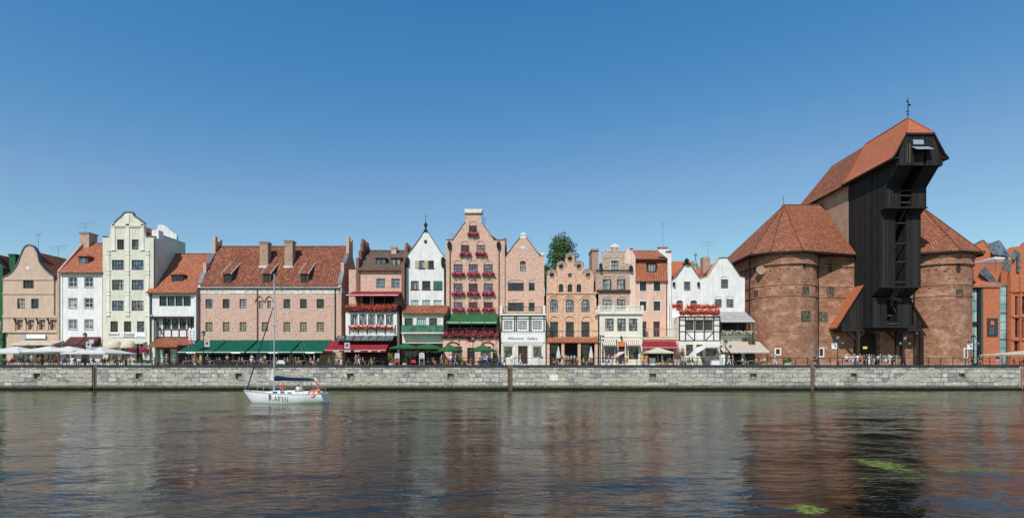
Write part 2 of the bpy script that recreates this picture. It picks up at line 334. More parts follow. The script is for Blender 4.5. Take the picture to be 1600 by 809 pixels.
class House:
    """a waterfront building; every number in its methods is a column / row of the survey photo at depth self.Y"""
    def __init__(s, name, label, cat, px0, px1, Y=95.0, group='waterfront houses'):
        s.Y = Y; s.x0, s.x1 = PX(px0, Y), PX(px1, Y); s.holes = []
        s.root = thing(name, label, cat, ((s.x0+s.x1)/2, Y, GZ), group)
    def win(s, x0, y0, x1, y1, kind='rect', nx=2, ny=2, fm='frame_dark', pm=None, sill=None, t=.09, depth=.2, surround=None, name='window', tymp=None, st=.14):
        Y = s.Y; X0, X1, Z0, Z1 = PX(x0, Y), PX(x1, Y), PZ(y1, Y), PZ(y0, Y); sh = shape(kind, X0, Z0, X1, Z1)
        hole = sh
        if tymp: hole = shape('seg' if tymp[1] < 5 else 'round', X0-.04, Z0, X1+.04, Z1+tymp[1]*Y/F)
        s.holes.append(hole)
        if tymp and tymp[0]:
            b = MB(); b.face([(x, Y+.09, z) for x, z in hole if z > Z1-.001]+[(X0-.04, Y+.09, Z1), (X1+.04, Y+.09, Z1)][::1]); b.build('tympanum', tymp[0], s.root)
        inn = scaled(sh, -t); b = MB(); ring(b, sh, inn, Y+depth-.06, .05)
        ix0, ix1, iz0, iz1 = X0+t, X1-t, Z0+t, Z1-t
        for k in range(1, nx): x = ix0+(ix1-ix0)*k/nx; b.box(x-.032, x+.032, Y+depth-.05, Y+depth-.005, iz0, iz1-(.18 if kind in ('round',) else 0))
        for k in range(1, ny): z = iz0+(iz1-iz0)*k/ny; b.box(ix0, ix1, Y+depth-.052, Y+depth-.006, z-.028, z+.028)
        f = b.build(name, fm, s.root)
        pm = pm or rng.choice(['glass_dark', 'glass_dark', 'glass_blue', 'glass_curtain', 'glass_curtain', 'glass_blue'])
        MB().face([(x, Y+depth, z) for x, z in sh]).build('pane', pm, f)
        if sill: MB().box(X0-.1, X1+.1, Y-.1, Y-.003, Z0-.12, Z0-.01).build('sill', sill, f)
        if surround: b = MB(); ring(b, scaled(hole, st), scaled(hole, .002), Y-.045, .042); b.build('surround', surround, f)
        return f
    def row(s, xs, y0, y1, **k): return [s.win(a, y0, b, y1, **k) for a, b in xs]
    def wall(s, outline, mat, name='wall', thick=.45, reveal=.22, base=None):
        pts = [(PX(x, s.Y), PZ(y, s.Y)) for x, y in outline]
        b = MB(); panel(b, pts, s.holes, s.Y, thick, reveal); s.holes = []
        return b.build(name, mat, s.root)
    def rect(s, x0, y0, x1, y1, mat, **k): return s.wall([(x0, y1), (x1, y1), (x1, y0), (x0, y0)], mat, **k)
    def trim(s, boxes, mat, name='moulding', proud=.1):
        b = MB(); Y = s.Y
        if name not in ('quoin',) and len(boxes) > 1: return [s.trim([q], mat, name, proud) for q in boxes][0]
        for x0, y0, x1, y1 in boxes: b.box(PX(x0, Y), PX(x1, Y), Y-proud, Y-.002, PZ(y1, Y), PZ(y0, Y))
        return b.build(name, mat, s.root)
    def body(s, px0, px1, py_top, mat, Y0=None, Y1=107, name='side_wall', inset=.03):
        Y0 = Y0 or s.Y+.46; x0, x1, z = PX(px0, s.Y)+inset, PX(px1, s.Y)-inset, PZ(py_top, s.Y)
        return MB().box(x0, x1, Y0, Y1, GZ-.05, z).build(name, mat, s.root)
    def prism_back(s, outline, mat, Y1=107, name='side_wall', drop=.0):
        pts = [((PX(x, s.Y)), s.Y+.46, PZ(y, s.Y)-drop) for x, y in outline]; return MB().prism(pts, (0, Y1-s.Y-.46, 0)).build(name, mat, s.root)
    def roof_along(s, X0, X1, Ye, ze, Yr, zr, mat, thick=.16, name='roof', back=True, gable=None, Yb=None):
        """ridge parallel to the quay"""
        Yb = Yb or 2*Yr-Ye; b = MB()
        b.prism([(X0, Ye, ze), (X0, Ye, ze-thick), (X0, Yr, zr-thick), (X0, Yr, zr)], (X1-X0, 0, 0))
        if back: b.prism([(X0, Yb, ze), (X0, Yr+.01, zr), (X0, Yr+.01, zr-thick), (X0, Yb, ze-thick)], (X1-X0, 0, 0))
        n = int((X1-X0)/.45)
        for k in range(n): x = X0+(X1-X0)*(k+.5)/n; b.bar((x-.2, Yr, zr+.02), (x+.2, Yr, zr+.05), .22, .12)
        o = b.build(name, mat, s.root)
        if gable:
            for x in (X0+.05, X1-.35): MB().prism([(x, Ye+.3, GZ), (x, Ye+.3, ze-.1), (x, Yr, zr-.1-thick), (x, Yb-.3, ze-.1), (x, Yb-.3, GZ)], (.3, 0, 0)).build('gable_wall', gable, s.root)
        return o
    def roof_deep(s, X0, X1, ze, Xc, zr, Y0, Y1, mat, thick=.15, name='roof', ov=.0):
        """ridge running away from the quay"""
        b = MB(); b.prism([(X0-ov, Y0, ze), (Xc, Y0, zr), (Xc, Y0, zr-thick), (X0-ov, Y0, ze-thick)], (0, Y1-Y0, 0))
        b.prism([(Xc+.005, Y0, zr), (X1+ov, Y0, ze), (X1+ov, Y0, ze-thick), (Xc+.005, Y0, zr-thick)], (0, Y1-Y0, 0)); return b.build(name, mat, s.root)
    def awning(s, x0, x1, yt, yb, Yt, Yb, mat, val=.28, name='awning', shift=True, sides=False, bar='frame_white'):
        """x0..x1 are columns at the front edge"""
        X0, X1 = PX(x0, Yb), PX(x1, Yb); zt, zb = PZ(yt, Yt), PZ(yb, Yb); b = MB(); n = max(2, int((X1-X0)/1.6)); sag = .06
        for i in range(n):
            xa, xb = X0+(X1-X0)*i/n, X0+(X1-X0)*(i+1)/n; ym, zm = (Yt+Yb)/2, (zt+zb)/2-sag*(1+.4*math.sin(i*2.1))
            b.prism([(xa, Yt, zt), (xa, ym, zm), (xa, Yb, zb), (xa, Yb, zb-.03), (xa, ym, zm-.03), (xa, Yt, zt-.03)], (xb-xa, 0, 0), (i == 0, i == n-1))
            k = 3
            for j in range(k): xc, xd = xa+(xb-xa)*j/k, xa+(xb-xa)*(j+1)/k; b.prism([(xc, Yb-.02, zb-.07), (xc, Yb-.02, zb-val*.75), ((xc+xd)/2, Yb-.02, zb-val), (xd, Yb-.02, zb-val*.75), (xd, Yb-.02, zb-.07)], (0, .02, 0))
        if sides:
            for x in (X0, X1): b.prism([(x, Yt, zt), (x, Yb, zb), (x, Yb, zb-val*.7), (x, Yt, zb-val*.7)], (.02, 0, 0))
        o = b.build(name, mat, s.root)
        fb = MB().box(X0-.02, X1+.02, Yb-.07, Yb+.04, zb-.07, zb+.03)
        for x in (X0+.3, X1-.3): fb.bar((x, Yt, zb+(zt-zb)*.25), (x, Yb, zb-.05), .05)
        fb.build('awning_bar', bar, o); return o
    def railing(s, x0, x1, yt, yb, Y, mat, step=.16, Yback=None, name='balcony_railing', solid=None):
        X0, X1, zt, zb = PX(x0, Y), PX(x1, Y), PZ(yt, Y), PZ(yb, Y); b = MB()
        b.box(X0, X1, Y-.04, Y+.04, zt-.07, zt); b.box(X0, X1, Y-.03, Y+.03, zb+.06, zb+.12)
        n = max(2, int((X1-X0)/step))
        for k in range(n+1): x = X0+(X1-X0)*k/n; b.box(x-.02, x+.02, Y-.02, Y+.02, zb, zt-.05)
        if Yback:
            for x in (X0, X1):
                b.box(x-.04, x+.04, Y, Yback, zt-.07, zt-.01); m = int((Yback-Y)/step)
                for k in range(m): y = Y+(Yback-Y)*(k+.5)/m; b.box(x-.02, x+.02, y-.02, y+.02, zb, zt-.06)
        o = b.build(name, mat, s.root)
        if solid: MB().box(X0+.05, X1-.05, Y+.03, Y+.045, zb+.1, zt-.1).build('balcony_glass', solid, o)
        return o
    def timber(s, bars, mat='beam_brown', name='timber_frame', wd=.2, proud=.06):
        b = MB(); Y = s.Y
        for i, (x0, y0, x1, y1) in enumerate(bars):
            d = .0015*(i % 5); b.bar((PX(x0, Y), Y-proud/2-.004+d, PZ(y0, Y)), (PX(x1, Y), Y-proud/2-.004+d, PZ(y1, Y)), *((wd, proud) if abs(x1-x0) > .01 else (wd, proud)))
        return b.build(name, mat, s.root)
    def pipe(s, pts, mat='copper_pipe', r=.07):
        Y = s.Y-.12; MB().tube([(PX(x, Y), Y, PZ(y, Y)) for x, y in pts], r, 6).build('downpipe', mat, s.root)
def antenna(h, px, y0, y1, Y, n=4, wd=2.2, tilt=.1):
    b = MB(); a, c = P(px, y1, Y), P(px, y0, Y); b.tube([a, c], .035, 5)
    for k in range(n): z = c.z-.1-.35*k; L = wd*(1-.12*k); b.bar((c.x-L*.5, Y, z-tilt*L), (c.x+L*.5, Y, z+tilt*L), .03); 
    for k in range(7): x = -wd*.45+wd*.9*k/6; b.bar((c.x+x, Y-.25, c.z-.1+tilt*2*x), (c.x+x, Y+.25, c.z-.1+tilt*2*x), .02)
    b.build('antenna', 'metal_grey', h.root)
def chimney(h, X, Y, z0, z1, w_=1.3, d=.9, mat='brick_light', cap='brick_light', pots=0):
    b = MB().box(X-w_/2, X+w_/2, Y-d/2, Y+d/2, z0, z1).box(X-w_/2-.1, X+w_/2+.1, Y-d/2-.1, Y+d/2+.1, z1, z1+.22); o = b.build('chimney', mat, h.root)
    c = MB().box(X-w_/2-.15, X+w_/2+.15, Y-d/2-.15, Y+d/2+.15, z1+.222, z1+.3); c.build('chimney_cap', cap, o)
    return o
def petals(mb, x0, x1, y0, y1, z0, z1, n, sz, lumps=True):
    for _ in range(n):
        x = rng.uniform(x0, x1); u = rng.gauss(.5, .24); v = rng.gauss(.5, .22); dz = .12*(z1-z0)*math.sin(x*5)+.1*(z1-z0)*math.sin(x*11.3)
        c = Vector((x, y0+(y1-y0)*u, z0+(z1-z0)*v+dz)); s = sz*rng.uniform(.6, 1.3)
        a = Vector((rng.uniform(-1,1), rng.uniform(-1,1), rng.uniform(-1,1))).normalized(); bb = a.cross(Vector((rng.uniform(-1,1), rng.uniform(-1,1), rng.uniform(-1,1)))).normalized()
        mb.face([c-a*s, c-bb*s*.7, c+a*s, c+bb*s*.7])
def flower_box(px0, px1, py_top, py_bot, Y, bloom, label, group=None, leafy=.35, box='beam_brown', dens=90, second=None, name='flower_box'):
    X0, X1, zt, zb = PX(px0, Y), PX(px1, Y), PZ(py_top, Y), PZ(py_bot, Y)
    o = thing(name, label, 'flower box', ((X0+X1)/2, Y, zb), group); h = zt-zb
    MB().box(X0+.12, X1-.12, Y-.12, Y+.12, zb+h*.15, zb+h*.5).build('planter', box, o)
    L = X1-X0; a = MB(); petals(a, X0, X1, Y-.32, Y+.25, zb-.03, zt-.02, int(dens*L*leafy*1.5), .095); tag(a.build('leaves', 'leaf', o), kind='stuff')
    a = MB(); petals(a, X0, X1, Y-.42, Y+.22, zb-.03, zt, int(dens*L*1.7), .105); tag(a.build('blooms', bloom, o), kind='stuff')
    if second: a = MB(); petals(a, X0, X1, Y-.42, Y+.22, zb, zt, int(dens*L*.35), .075); tag(a.build('blooms', second, o), kind='stuff')
    return o

# ---------------------------------------------------------------- ground, water, quay
def stone_mat():
    t = NT('quay_stone'); uv = t.mapping('UV', (1, 1, 1))
    wob = t.n('TexNoise'); t.l(t.mapping('UV', (.9, .9, 1)), wob.inputs['Vector']); wob.inputs['Scale'].default_value = 1
    off = t.n('VectorMath', operation='MULTIPLY_ADD'); t.l(wob.outputs['Color'], off.inputs[0]); off.inputs[1].default_value = (.30, .10, 0); t.l(uv, off.inputs[2])
    b = t.n('TexBrick', offset=.42, squash=.72, squash_frequency=3); t.l(off.outputs[0], b.inputs['Vector']); b.inputs['Scale'].default_value = 1; b.inputs['Brick Width'].default_value = 1.3; b.inputs['Row Height'].default_value = .66
    b.inputs['Mortar Size'].default_value = .035; b.inputs['Bias'].default_value = -.15
    b.inputs['Color1'].default_value = (.66, .63, .55, 1); b.inputs['Color2'].default_value = (.17, .185, .195, 1); b.inputs['Mortar'].default_value = (.05, .05, .045, 1)
    a = t.mix(t.math('MULTIPLY', t.noise(uv, 3.5, 5, .7, .4, .7), .35), b.outputs['Color'], (.55, .53, .47))
    a = t.mix(t.math('MULTIPLY', t.noise(t.mapping('UV', (1.8, .45, 1)), 1.3, 5, .7, .5, .66), .6), a, (.20, .20, .185))
    rp = t.noise(t.mapping('UV', (.16, .42, 1), (2.3, .1, 0)), 1.0, 5, .6, .505, .52)
    pl = t.mix(t.noise(t.mapping('UV', (2.5, 6, 1)), 1.6, 6, .8, .50, .60), (.56, .52, .43), (.20, .18, .145))
    ck = t.n('TexNoise'); t.l(t.mapping('UV', (.35, 1.9, 1), (5, 1, 0)), ck.inputs['Vector']); ck.inputs['Detail'].default_value = 6; ck.inputs['Scale'].default_value = 1; ck.inputs['Roughness'].default_value = .7
    crk = t.math('LESS_THAN', t.math('ABSOLUTE', t.math('SUBTRACT', ck.outputs['Fac'], .52)), .011)
    sx = t.n('SeparateXYZ'); t.l(uv, sx.inputs[0]); z = sx.outputs[1]
    up = t.n('MapRange'); t.l(z, up.inputs[0]); up.inputs[1].default_value = 3.1; up.inputs[2].default_value = 2.9
    a = t.mix(t.math('MULTIPLY', rp, up.outputs[0]), a, pl)
    a = t.mix(t.math('MULTIPLY', crk, .85), a, (.03, .028, .025))
    wl = t.n('MapRange'); t.l(t.math('ADD', z, t.math('MULTIPLY', t.noise(t.mapping('UV', (2, 5, 1)), 1, 5, .8, 0, 1), .7)), wl.inputs[0]); wl.inputs[1].default_value = 1.25; wl.inputs[2].default_value = .85
    a = t.mix(wl.outputs[0], a, t.mix(t.noise(t.mapping('UV', (1.5, 6, 1)), 1.5, 5, .7, .5, .6), (.055, .052, .03), (.26, .23, .17)))
    w2 = t.n('MapRange'); t.l(z, w2.inputs[0]); w2.inputs[1].default_value = .5; w2.inputs[2].default_value = .28
    a = t.mix(w2.outputs[0], a, (.012, .016, .008))
    t.col(a); t.rough(.9); t.b.inputs['Specular IOR Level'].default_value = .2
    t.bump(t.math('ADD', t.math('MULTIPLY', b.outputs['Fac'], -1), t.math('MULTIPLY', t.noise(uv, 5, 6, .75, .2, .8), 1.0)), .05)
stone_mat()
def paving():
    t = NT('paving'); v = t.mapping('Object', (1, 1, 1)); b = t.n('TexBrick'); t.l(v, b.inputs['Vector']); b.inputs['Scale'].default_value = 1; b.inputs['Brick Width'].default_value = .6; b.inputs['Row Height'].default_value = .4
    b.inputs['Color1'].default_value = (.30, .28, .25, 1); b.inputs['Color2'].default_value = (.22, .21, .19, 1); b.inputs['Mortar'].default_value = (.1, .1, .09, 1); t.col(b.outputs['Color']); t.rough(.9)
paving(); paint('earth', (.10, .095, .07), .95, .3, .2)
def water_mat():
    t = NT('water'); g = t.n('NewGeometry'); pos = g.outputs['Position']
    def mp(scale, loc=(0,0,0)): m = t.n('Mapping'); t.l(pos, m.inputs[0]); m.inputs['Scale'].default_value = scale; m.inputs['Location'].default_value = loc; return m.outputs[0]
    base = t.mix(t.noise(mp((.05, .12, 0)), 1, 4, .6, .35, .65), (.003, .005, .003), (.008, .009, .004))
    sx = t.n('SeparateXYZ'); t.l(pos, sx.inputs[0]); X, Y = sx.outputs[0], sx.outputs[1]
    def band(src, a, b, c, d):
        r1 = t.n('MapRange'); t.l(src, r1.inputs[0]); r1.inputs[1].default_value = a; r1.inputs[2].default_value = b
        r2 = t.n('MapRange'); t.l(src, r2.inputs[0]); r2.inputs[1].default_value = d; r2.inputs[2].default_value = c
        return t.math('MULTIPLY', r1.outputs[0], r2.outputs[0])
    # duckweed drifting in streaks below the quay, and two mats nearer
    streak = t.noise(mp((.03, .30, 0), (1.3, .6, 0)), 1, 6, .72, .54, .575); fine = t.noise(mp((1.6, 3.0, 0)), 1, 4, .7, .42, .55); frag = t.noise(mp((3.2, 7, 0), (1, 5, 0)), 1, 4, .7, .40, .50)
    far = t.math('MULTIPLY', band(Y, 48, 54, 78, 84), t.math('MULTIPLY', streak, t.math('MULTIPLY', fine, 1.0)))
    film = t.math('MULTIPLY', t.math('MULTIPLY', band(Y, 44, 66, 84, 86), t.noise(mp((.05, .5, 0), (4, 2, 0)), 1, 5, .7, .38, .6)), .13)
    m = t.math('MAXIMUM', far, film)
    for (cx, cy, rx, ry, k) in ((15.9, 23.4, .9, 2.2, 1.0), (8.9, 16.3, .75, .6, 1.0), (18.6, 22.0, 3.6, .7, .6), (15, 20.6, 3.0, .35, .45)):
        ex = t.math('MULTIPLY', t.math('SUBTRACT', X, cx), 1/rx); ey = t.math('MULTIPLY', t.math('SUBTRACT', Y, cy), 1/ry)
        d = t.math('ADD', t.math('MULTIPLY', ex, ex), t.math('MULTIPLY', ey, ey))
        e = t.n('MapRange'); t.l(t.math('ADD', d, t.math('MULTIPLY', t.noise(mp((1.1, 2.4, 0), (cx, 0, 0)), 1, 6, .85, .2, .8), 3.0)), e.inputs[0]); e.inputs[1].default_value = 2.05-.3*(1-k); e.inputs[2].default_value = 1.85-.3*(1-k)
        m = t.math('MAXIMUM', m, t.math('MULTIPLY', t.math('MULTIPLY', e.outputs[0], frag), k))
    weed = t.mix(t.noise(mp((4, 4, 0)), 1, 3, .6, .4, .6), (.10, .14, .025), (.22, .28, .06))
    t.col(t.mix(m, base, weed))
    r = t.n('MapRange'); t.l(m, r.inputs[0]); r.inputs[3].default_value = .035; r.inputs[4].default_value = .75; t.l(r.outputs[0], t.b.inputs['Roughness'])
    t.b.inputs['IOR'].default_value = 1.333
    s2 = t.n('MapRange'); t.l(m, s2.inputs[0]); s2.inputs[3].default_value = .55; s2.inputs[4].default_value = .2; t.l(s2.outputs[0], t.b.inputs['Specular IOR Level'])
    n1 = t.n('TexNoise'); t.l(mp((1.6, 3.4, 0)), n1.inputs['Vector']); n1.inputs['Scale'].default_value = 1.9; n1.inputs['Detail'].default_value = 2.5; n1.inputs['Roughness'].default_value = .6
    def ridged(scale, loc, p):
        n = t.n('TexNoise'); t.l(mp(scale, loc), n.inputs['Vector']); n.inputs['Scale'].default_value = 1; n.inputs['Detail'].default_value = 3; n.inputs['Roughness'].default_value = .55; n.inputs['Distortion'].default_value = .6
        return t.math('POWER', n.outputs['Fac'], p)
    gust = t.noise(mp((.07, .16, 0), (5, 5, 0)), 1, 3, .6, .35, .62)
    rip = t.math('MULTIPLY', t.math('ADD', t.math('MULTIPLY', ridged((2.2, 5.0, 0), (0, 0, 0), 4), 2.2), t.math('MULTIPLY', ridged((.75, 1.9, 0), (3, 7, 0), 4), 5.5)), t.math('ADD', t.math('MULTIPLY', gust, .9), .35))
    t.bump(t.math('ADD', rip, t.math('MULTIPLY', n1.outputs['Fac'], .25)), .015)
    t.b.inputs['Specular Tint'].default_value = (.98, .97, .74, 1)
water_mat()
def water():
    ys = [3.0]
    while ys[-1] < 86: ys.append(ys[-1]+max(.075, ys[-1]*.0038))
    xs = np.concatenate([[-2500, -800, -300, -160], np.arange(-92, 92.1, .17), [160, 300, 800, 2500]])
    ys = np.array([-3000, -400, -60, -10]+ys); X, Y = np.meshgrid(xs, ys); r = np.random.RandomState(3); Z = np.zeros_like(X)
    N = 100
    for i in range(N):
        lam = .36*(26.0 ** r.rand()); th = r.normal(0, .75 if lam < 2 else .45)-R(8); k = 2*np.pi/lam; amp = .0043*lam/(2*np.pi)*(1.35 if lam > 2.5 else 1.35 if lam > .8 else 1.1)
        ph = r.rand()*6.28; q = k*(X*np.sin(th)+Y*np.cos(th)+.12*np.sin(X*.7+i)+.09*np.sin(Y*.9+X*.35+2*i))+ph
        Z += amp*(np.sin(q) if i % 3 else 1.3*(.64-np.abs(np.sin(q/2))))
    fade = np.clip((150-np.abs(X))/50, 0, 1)*np.clip((Y+10)/10, 0, 1)
    patch = 1+.45*np.sin(X*.11+Y*.05+1)*np.sin(Y*.16-X*.03); Z *= fade*patch
    nx, ny = len(xs), len(ys); me = bpy.data.meshes.new('water'); co = np.stack([X, Y, Z], -1).reshape(-1, 3).astype(np.float32)
    i = (np.arange(ny-1)[:, None]*nx+np.arange(nx-1)[None]).ravel(); q = np.stack([i, i+1, i+nx+1, i+nx], -1).astype(np.int32)
    me.vertices.add(len(co)); me.vertices.foreach_set('co', co.ravel()); me.loops.add(q.size); me.loops.foreach_set('vertex_index', q.ravel())
    me.polygons.add(len(q)); me.polygons.foreach_set('loop_start', np.arange(0, q.size, 4, dtype=np.int32)); me.polygons.foreach_set('loop_total', np.full(len(q), 4, dtype=np.int32)); me.update()
    me.polygons.foreach_set('use_smooth', np.ones(len(q), dtype=bool)); me.materials.append(MAT['water'])
    o = bpy.data.objects.new('water', me); COL.objects.link(o); o['kind'] = 'structure'
water()
g = MB().face([(-4000, 85.5, GZ-.012), (4000, 85.5, GZ-.012), (4000, 6000, GZ-.012), (-4000, 6000, GZ-.012)]).build('ground', 'earth'); g['kind'] = 'structure'
g = MB().face([(-400, 85.6, GZ-.004), (400, 85.6, GZ-.004), (400, 120, GZ-.004), (-400, 120, GZ-.004)]).build('promenade', 'paving'); g['kind'] = 'structure'

YQ = 85.0
def quay():
    root = thing('quay_wall', 'long weathered grey stone quay wall rising from the water below the promenade', 'quay wall', (0, YQ, 0))
    slots = [-170, 147.5, 797, 1270, 1597, 2200]; niches = [58, 217, 373, 548, 704, 1020, 1177, 1334, 1503, -98, 1660]
    for a, b in zip(slots, slots[1:]):
        x0, x1 = PX(a, YQ)+.38, PX(b, YQ)-.38; m = MB(); holes = []
        if a == -170: x0 = -260
        if b == 2200: x1 = 260
        for n in niches:
            if a < n < b: c = PX(n, YQ); holes.append([(c-.5, 1.75), (c+.5, 1.75), (c+.5, 2.6), (c-.5, 2.6)])
        panel(m, [(x0, -.6), (x1, -.6), (x1, GZ-.28), (x0, GZ-.28)], holes, YQ, .6, .5); m.build('wall_face', 'quay_stone', root)
        m = MB()
        for h in holes: m.box(h[0][0]+.08, h[1][0]-.08, YQ+.42, YQ+.49, 1.83, 2.5); ring(m, scaled(h, .17), scaled(h, .0), YQ-.05, .045)
        if holes: m.build('mooring_niche', 'niche_stone', root)
        m = MB(); x = x0
        while x < x1-.2: e = min(x1, x+rng.uniform(1.6, 2.6)); m.box(x+.012, e-.012, YQ-.10, YQ+.62, GZ-.278, GZ+.05+rng.uniform(0, .015)); x = e
        m.build('coping', 'coping', root)
        m = MB(); x = x0
        while x < x1-.2: e = min(x1, x+rng.uniform(2, 6)); m.box(x, e-.02, YQ-.24-rng.uniform(0, .08), YQ-.004, -.3, .42+rng.uniform(-.06, .12)); x = e
        m.build('footing', 'quay_stone', root)
    for s_ in slots[1:-1]:
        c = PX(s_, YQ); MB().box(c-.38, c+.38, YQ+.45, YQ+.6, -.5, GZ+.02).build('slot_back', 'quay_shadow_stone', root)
        m = MB().box(c-.24, c-.18, YQ+.08, YQ+.14, .1, GZ).box(c+.18, c+.24, YQ+.08, YQ+.14, .1, GZ)
        for k in range(12): m.box(c-.2, c+.2, YQ+.09, YQ+.13, .35+k*.29, .39+k*.29)
        m.build('ladder', 'rope_red' if s_ == 1597 else 'rust', root)
    c = PX(865, YQ); MB().box(c-.68, c+.68, YQ-.07, YQ-.004, PZ(594.5, YQ), PZ(585, YQ)).build('stone_plaque', 'plaster_trim', root)
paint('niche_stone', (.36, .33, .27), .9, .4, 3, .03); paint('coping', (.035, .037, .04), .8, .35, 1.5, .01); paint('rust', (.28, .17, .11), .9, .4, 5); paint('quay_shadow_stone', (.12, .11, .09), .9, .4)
quay()
def railing_run(a, b, label):
    Y = YQ+.25; X0, X1 = PX(a, Y), PX(b, Y); o = thing('quay_railing', label, 'railing', ((X0+X1)/2, Y, GZ), 'iron railings along the quay edge')
    MB().box(X0, X1, Y-.03, Y+.03, GZ+1.1, GZ+1.16).build('top_rail', 'metal_dark', o); MB().box(X0, X1, Y-.02, Y+.02, GZ+.56, GZ+.60).build('middle_rail', 'metal_dark', o)
    n = int((X1-X0)/1.9)
    for k in range(n+1): x = X0+(X1-X0)*k/n; MB().box(x-.04, x+.04, Y-.04, Y+.04, GZ+.03, GZ+1.18).build('post', 'metal_dark', o)
railing_run(165, 452, 'dark iron railing before the red brick storehouse and its green awnings')
railing_run(460, 790, 'dark iron railing between the red awning and the brick house with pink flowers')
railing_run(804, 1262, 'dark iron railing before the gallery, the arched orange house and the pink houses')
railing_run(1278, 1700, 'dark iron railing before the timber crane and the modern brick building')
for px, lab in ((66, 'black iron bollard at the quay edge near the white parasols'), (197, 'black iron bollard on the quay edge before the hostel'), (456, 'black iron bollard between two railing runs by the green awning')):
    o = thing('bollard', lab, 'bollard', (PX(px, 85.9), 85.9, GZ), 'mooring bollards'); MB().lathe(ORG[o.name], [(.22, 0), (.22, .08), (.15, .12), (.14, .62), (.2, .68), (.2, .78), (0, .84)], 12).build('post', 'metal_dark', o)

# ---------------------------------------------------------------- houses, left to right
BR = 'frame_brown'; DK = 'frame_dark'; WH = 'frame_white'
def smooth(pts, n=4):
    out = []
    for i in range(len(pts)-1):
        p0, p1, p2, p3 = pts[max(0, i-1)], pts[i], pts[i+1], pts[min(len(pts)-1, i+2)]
        for k in range(n):
            t = k/n; out.append(tuple(.5*((2*b)+(-a+c)*t+(2*a-5*b+4*c-d)*t*t+(-a+3*b-3*c+d)*t**3) for a, b, c, d in zip(p0, p1, p2, p3)))
    return out+[pts[-1]]
def coping_line(h, pts, mat, wd=.16, proud=.12, thick=.55, name='gable_coping'):
    b = MB(); Y = h.Y
    for (x0, y0), (x1, y1) in zip(pts, pts[1:]):
        a, c = P(x0, y0, Y), P(x1, y1, Y); n = Vector((-(c-a).z, 0, (c-a).x))
        if n.length < 1e-6: continue
        n.normalize(); n = n if (n.z > 0 or abs(n.z) < 1e-3) else -n; n *= wd
        b.prism([(a.x, Y-proud, a.z), (c.x, Y-proud, c.z), (c.x+n.x, Y-proud, c.z+n.z), (a.x+n.x, Y-proud, a.z+n.z)], (0, thick+proud, 0))
    return b.build(name, mat, h.root)
# dark green house on the left edge
h = House('green_house', 'dark green gabled house cut by the left edge of the photo', 'house', -46, 4.3)
for x0, x1 in ((-38, -26), (-14, 1)):
    h.win(x0, 500, x1, 518, fm='frame_red', nx=3, sill='plaster_darkgreen'); h.win(x0, 538, x1, 556, fm='frame_red', nx=3); h.win(x0+3, 466, x1-3, 482, fm='frame_red')
g_ = smooth([(-46, 424), (-40, 420), (-30, 404), (-20, 390), (-12, 388), (-6, 400), (-1, 412), (4.3, 419)])
h.wall([(-46, 569.5), (4.3, 569.5)]+g_[::-1], 'plaster_darkgreen'); coping_line(h, g_, 'lead'); h.trim([(-46, 494, 4.2, 496.5), (-46, 528, 4.2, 530.5)], 'plaster_darkgreen')
h.roof_deep(PX(-45, 95)+.1, PX(4.3, 95)-.1, PZ(426, 95), PX(-16, 95), PZ(395, 95), 95.46, 107, 'tile_red'); h.body(-46, 4.3, 427, 'plaster_darkgreen')
chimney(h, PX(27, 97.5), 97.5, GZ+15, PZ(401, 97.5), 1.1, 2.0, 'plaster_darkgreen', 'lead')
MB().box(PX(4.3, 95)-.2, PX(4.3, 95)-.05, 96, 107, GZ, PZ(432, 97)).build('party_wall', 'plaster_darkgreen', h.root)
# beige scroll-gable house
h = House('beige_house', 'beige plaster house with a bell shaped scroll gable and round white medallion', 'house', 4.5, 92)
h.row([(27, 39), (48.6, 60.5)], 466.5, 482, fm=BR); h.win(36, 437, 52.7, 450.5, fm=BR, nx=3)
gab = smooth([(4.5, 437), (6, 432.5), (11, 431), (20, 424), (28, 412), (34, 397), (38, 388), (44.5, 383), (52, 386), (58, 396), (61, 409), (67, 418), (76, 427), (83, 431.5), (84, 437)])
h.wall([(4.5, 494.5), (84, 494.5), (84, 437)]+gab[::-1], 'plaster_beige'); coping_line(h, gab[1:-1], 'lead')
h.trim([(4.5, 457.5, 84, 459.5), (4.5, 492.5, 91.5, 496.5), (4.5, 436, 84, 437.4)], 'plaster_trim' if 0 else 'plaster_beige', proud=.12)
Y = h.Y; c = P(43.8, 418.7, Y); MB().prism([(c.x+.33*math.cos(t), Y-.05, c.z+.33*math.sin(t)) for t in [math.pi*k/8 for k in range(16)]], (0, .046, 0)).build('medallion', 'plaster_white', h.root)
h.Y = 95.25; h.wall([(84, 494.5), (91.7, 494.5), (91.7, 437), (84, 437)], 'plaster_beige', thick=.3); h.Y = 95
for x0, x1 in ((26, 36), (43.5, 53.5), (61, 71), (78, 89)): h.win(x0, 499, x1, 515, fm=BR, depth=.5, pm='glass_dark')
h.Y = 95.6; hs = h.holes; h.holes = []
for x0, x1 in ((26, 36), (43.5, 53.5), (61, 71), (78, 89)): pass
h.holes = []; h.Y = 95; h.holes = hs; h.rect(4.5, 496.5, 91.7, 517.5, 'plaster_beige', reveal=.5)
for x0, x1 in ((26, 36), (43.5, 53.5), (61, 71), (78, 89)):
    b = MB()
    for x in (x0-1.5, x1+1.5)[:1]: b.bar(P(x-3, 496.5, 94.5), P(x+1, 506, 94.95), .16); 
    b.build('bracket', 'beam_black', h.root)
h.trim([(x, 497, x+2.2, 515) for x in (22.5, 39, 56.5, 74)]+[(4.5, 516.5, 91.7, 519.5)], 'plaster_beige', name='loggia_pier', proud=.14)
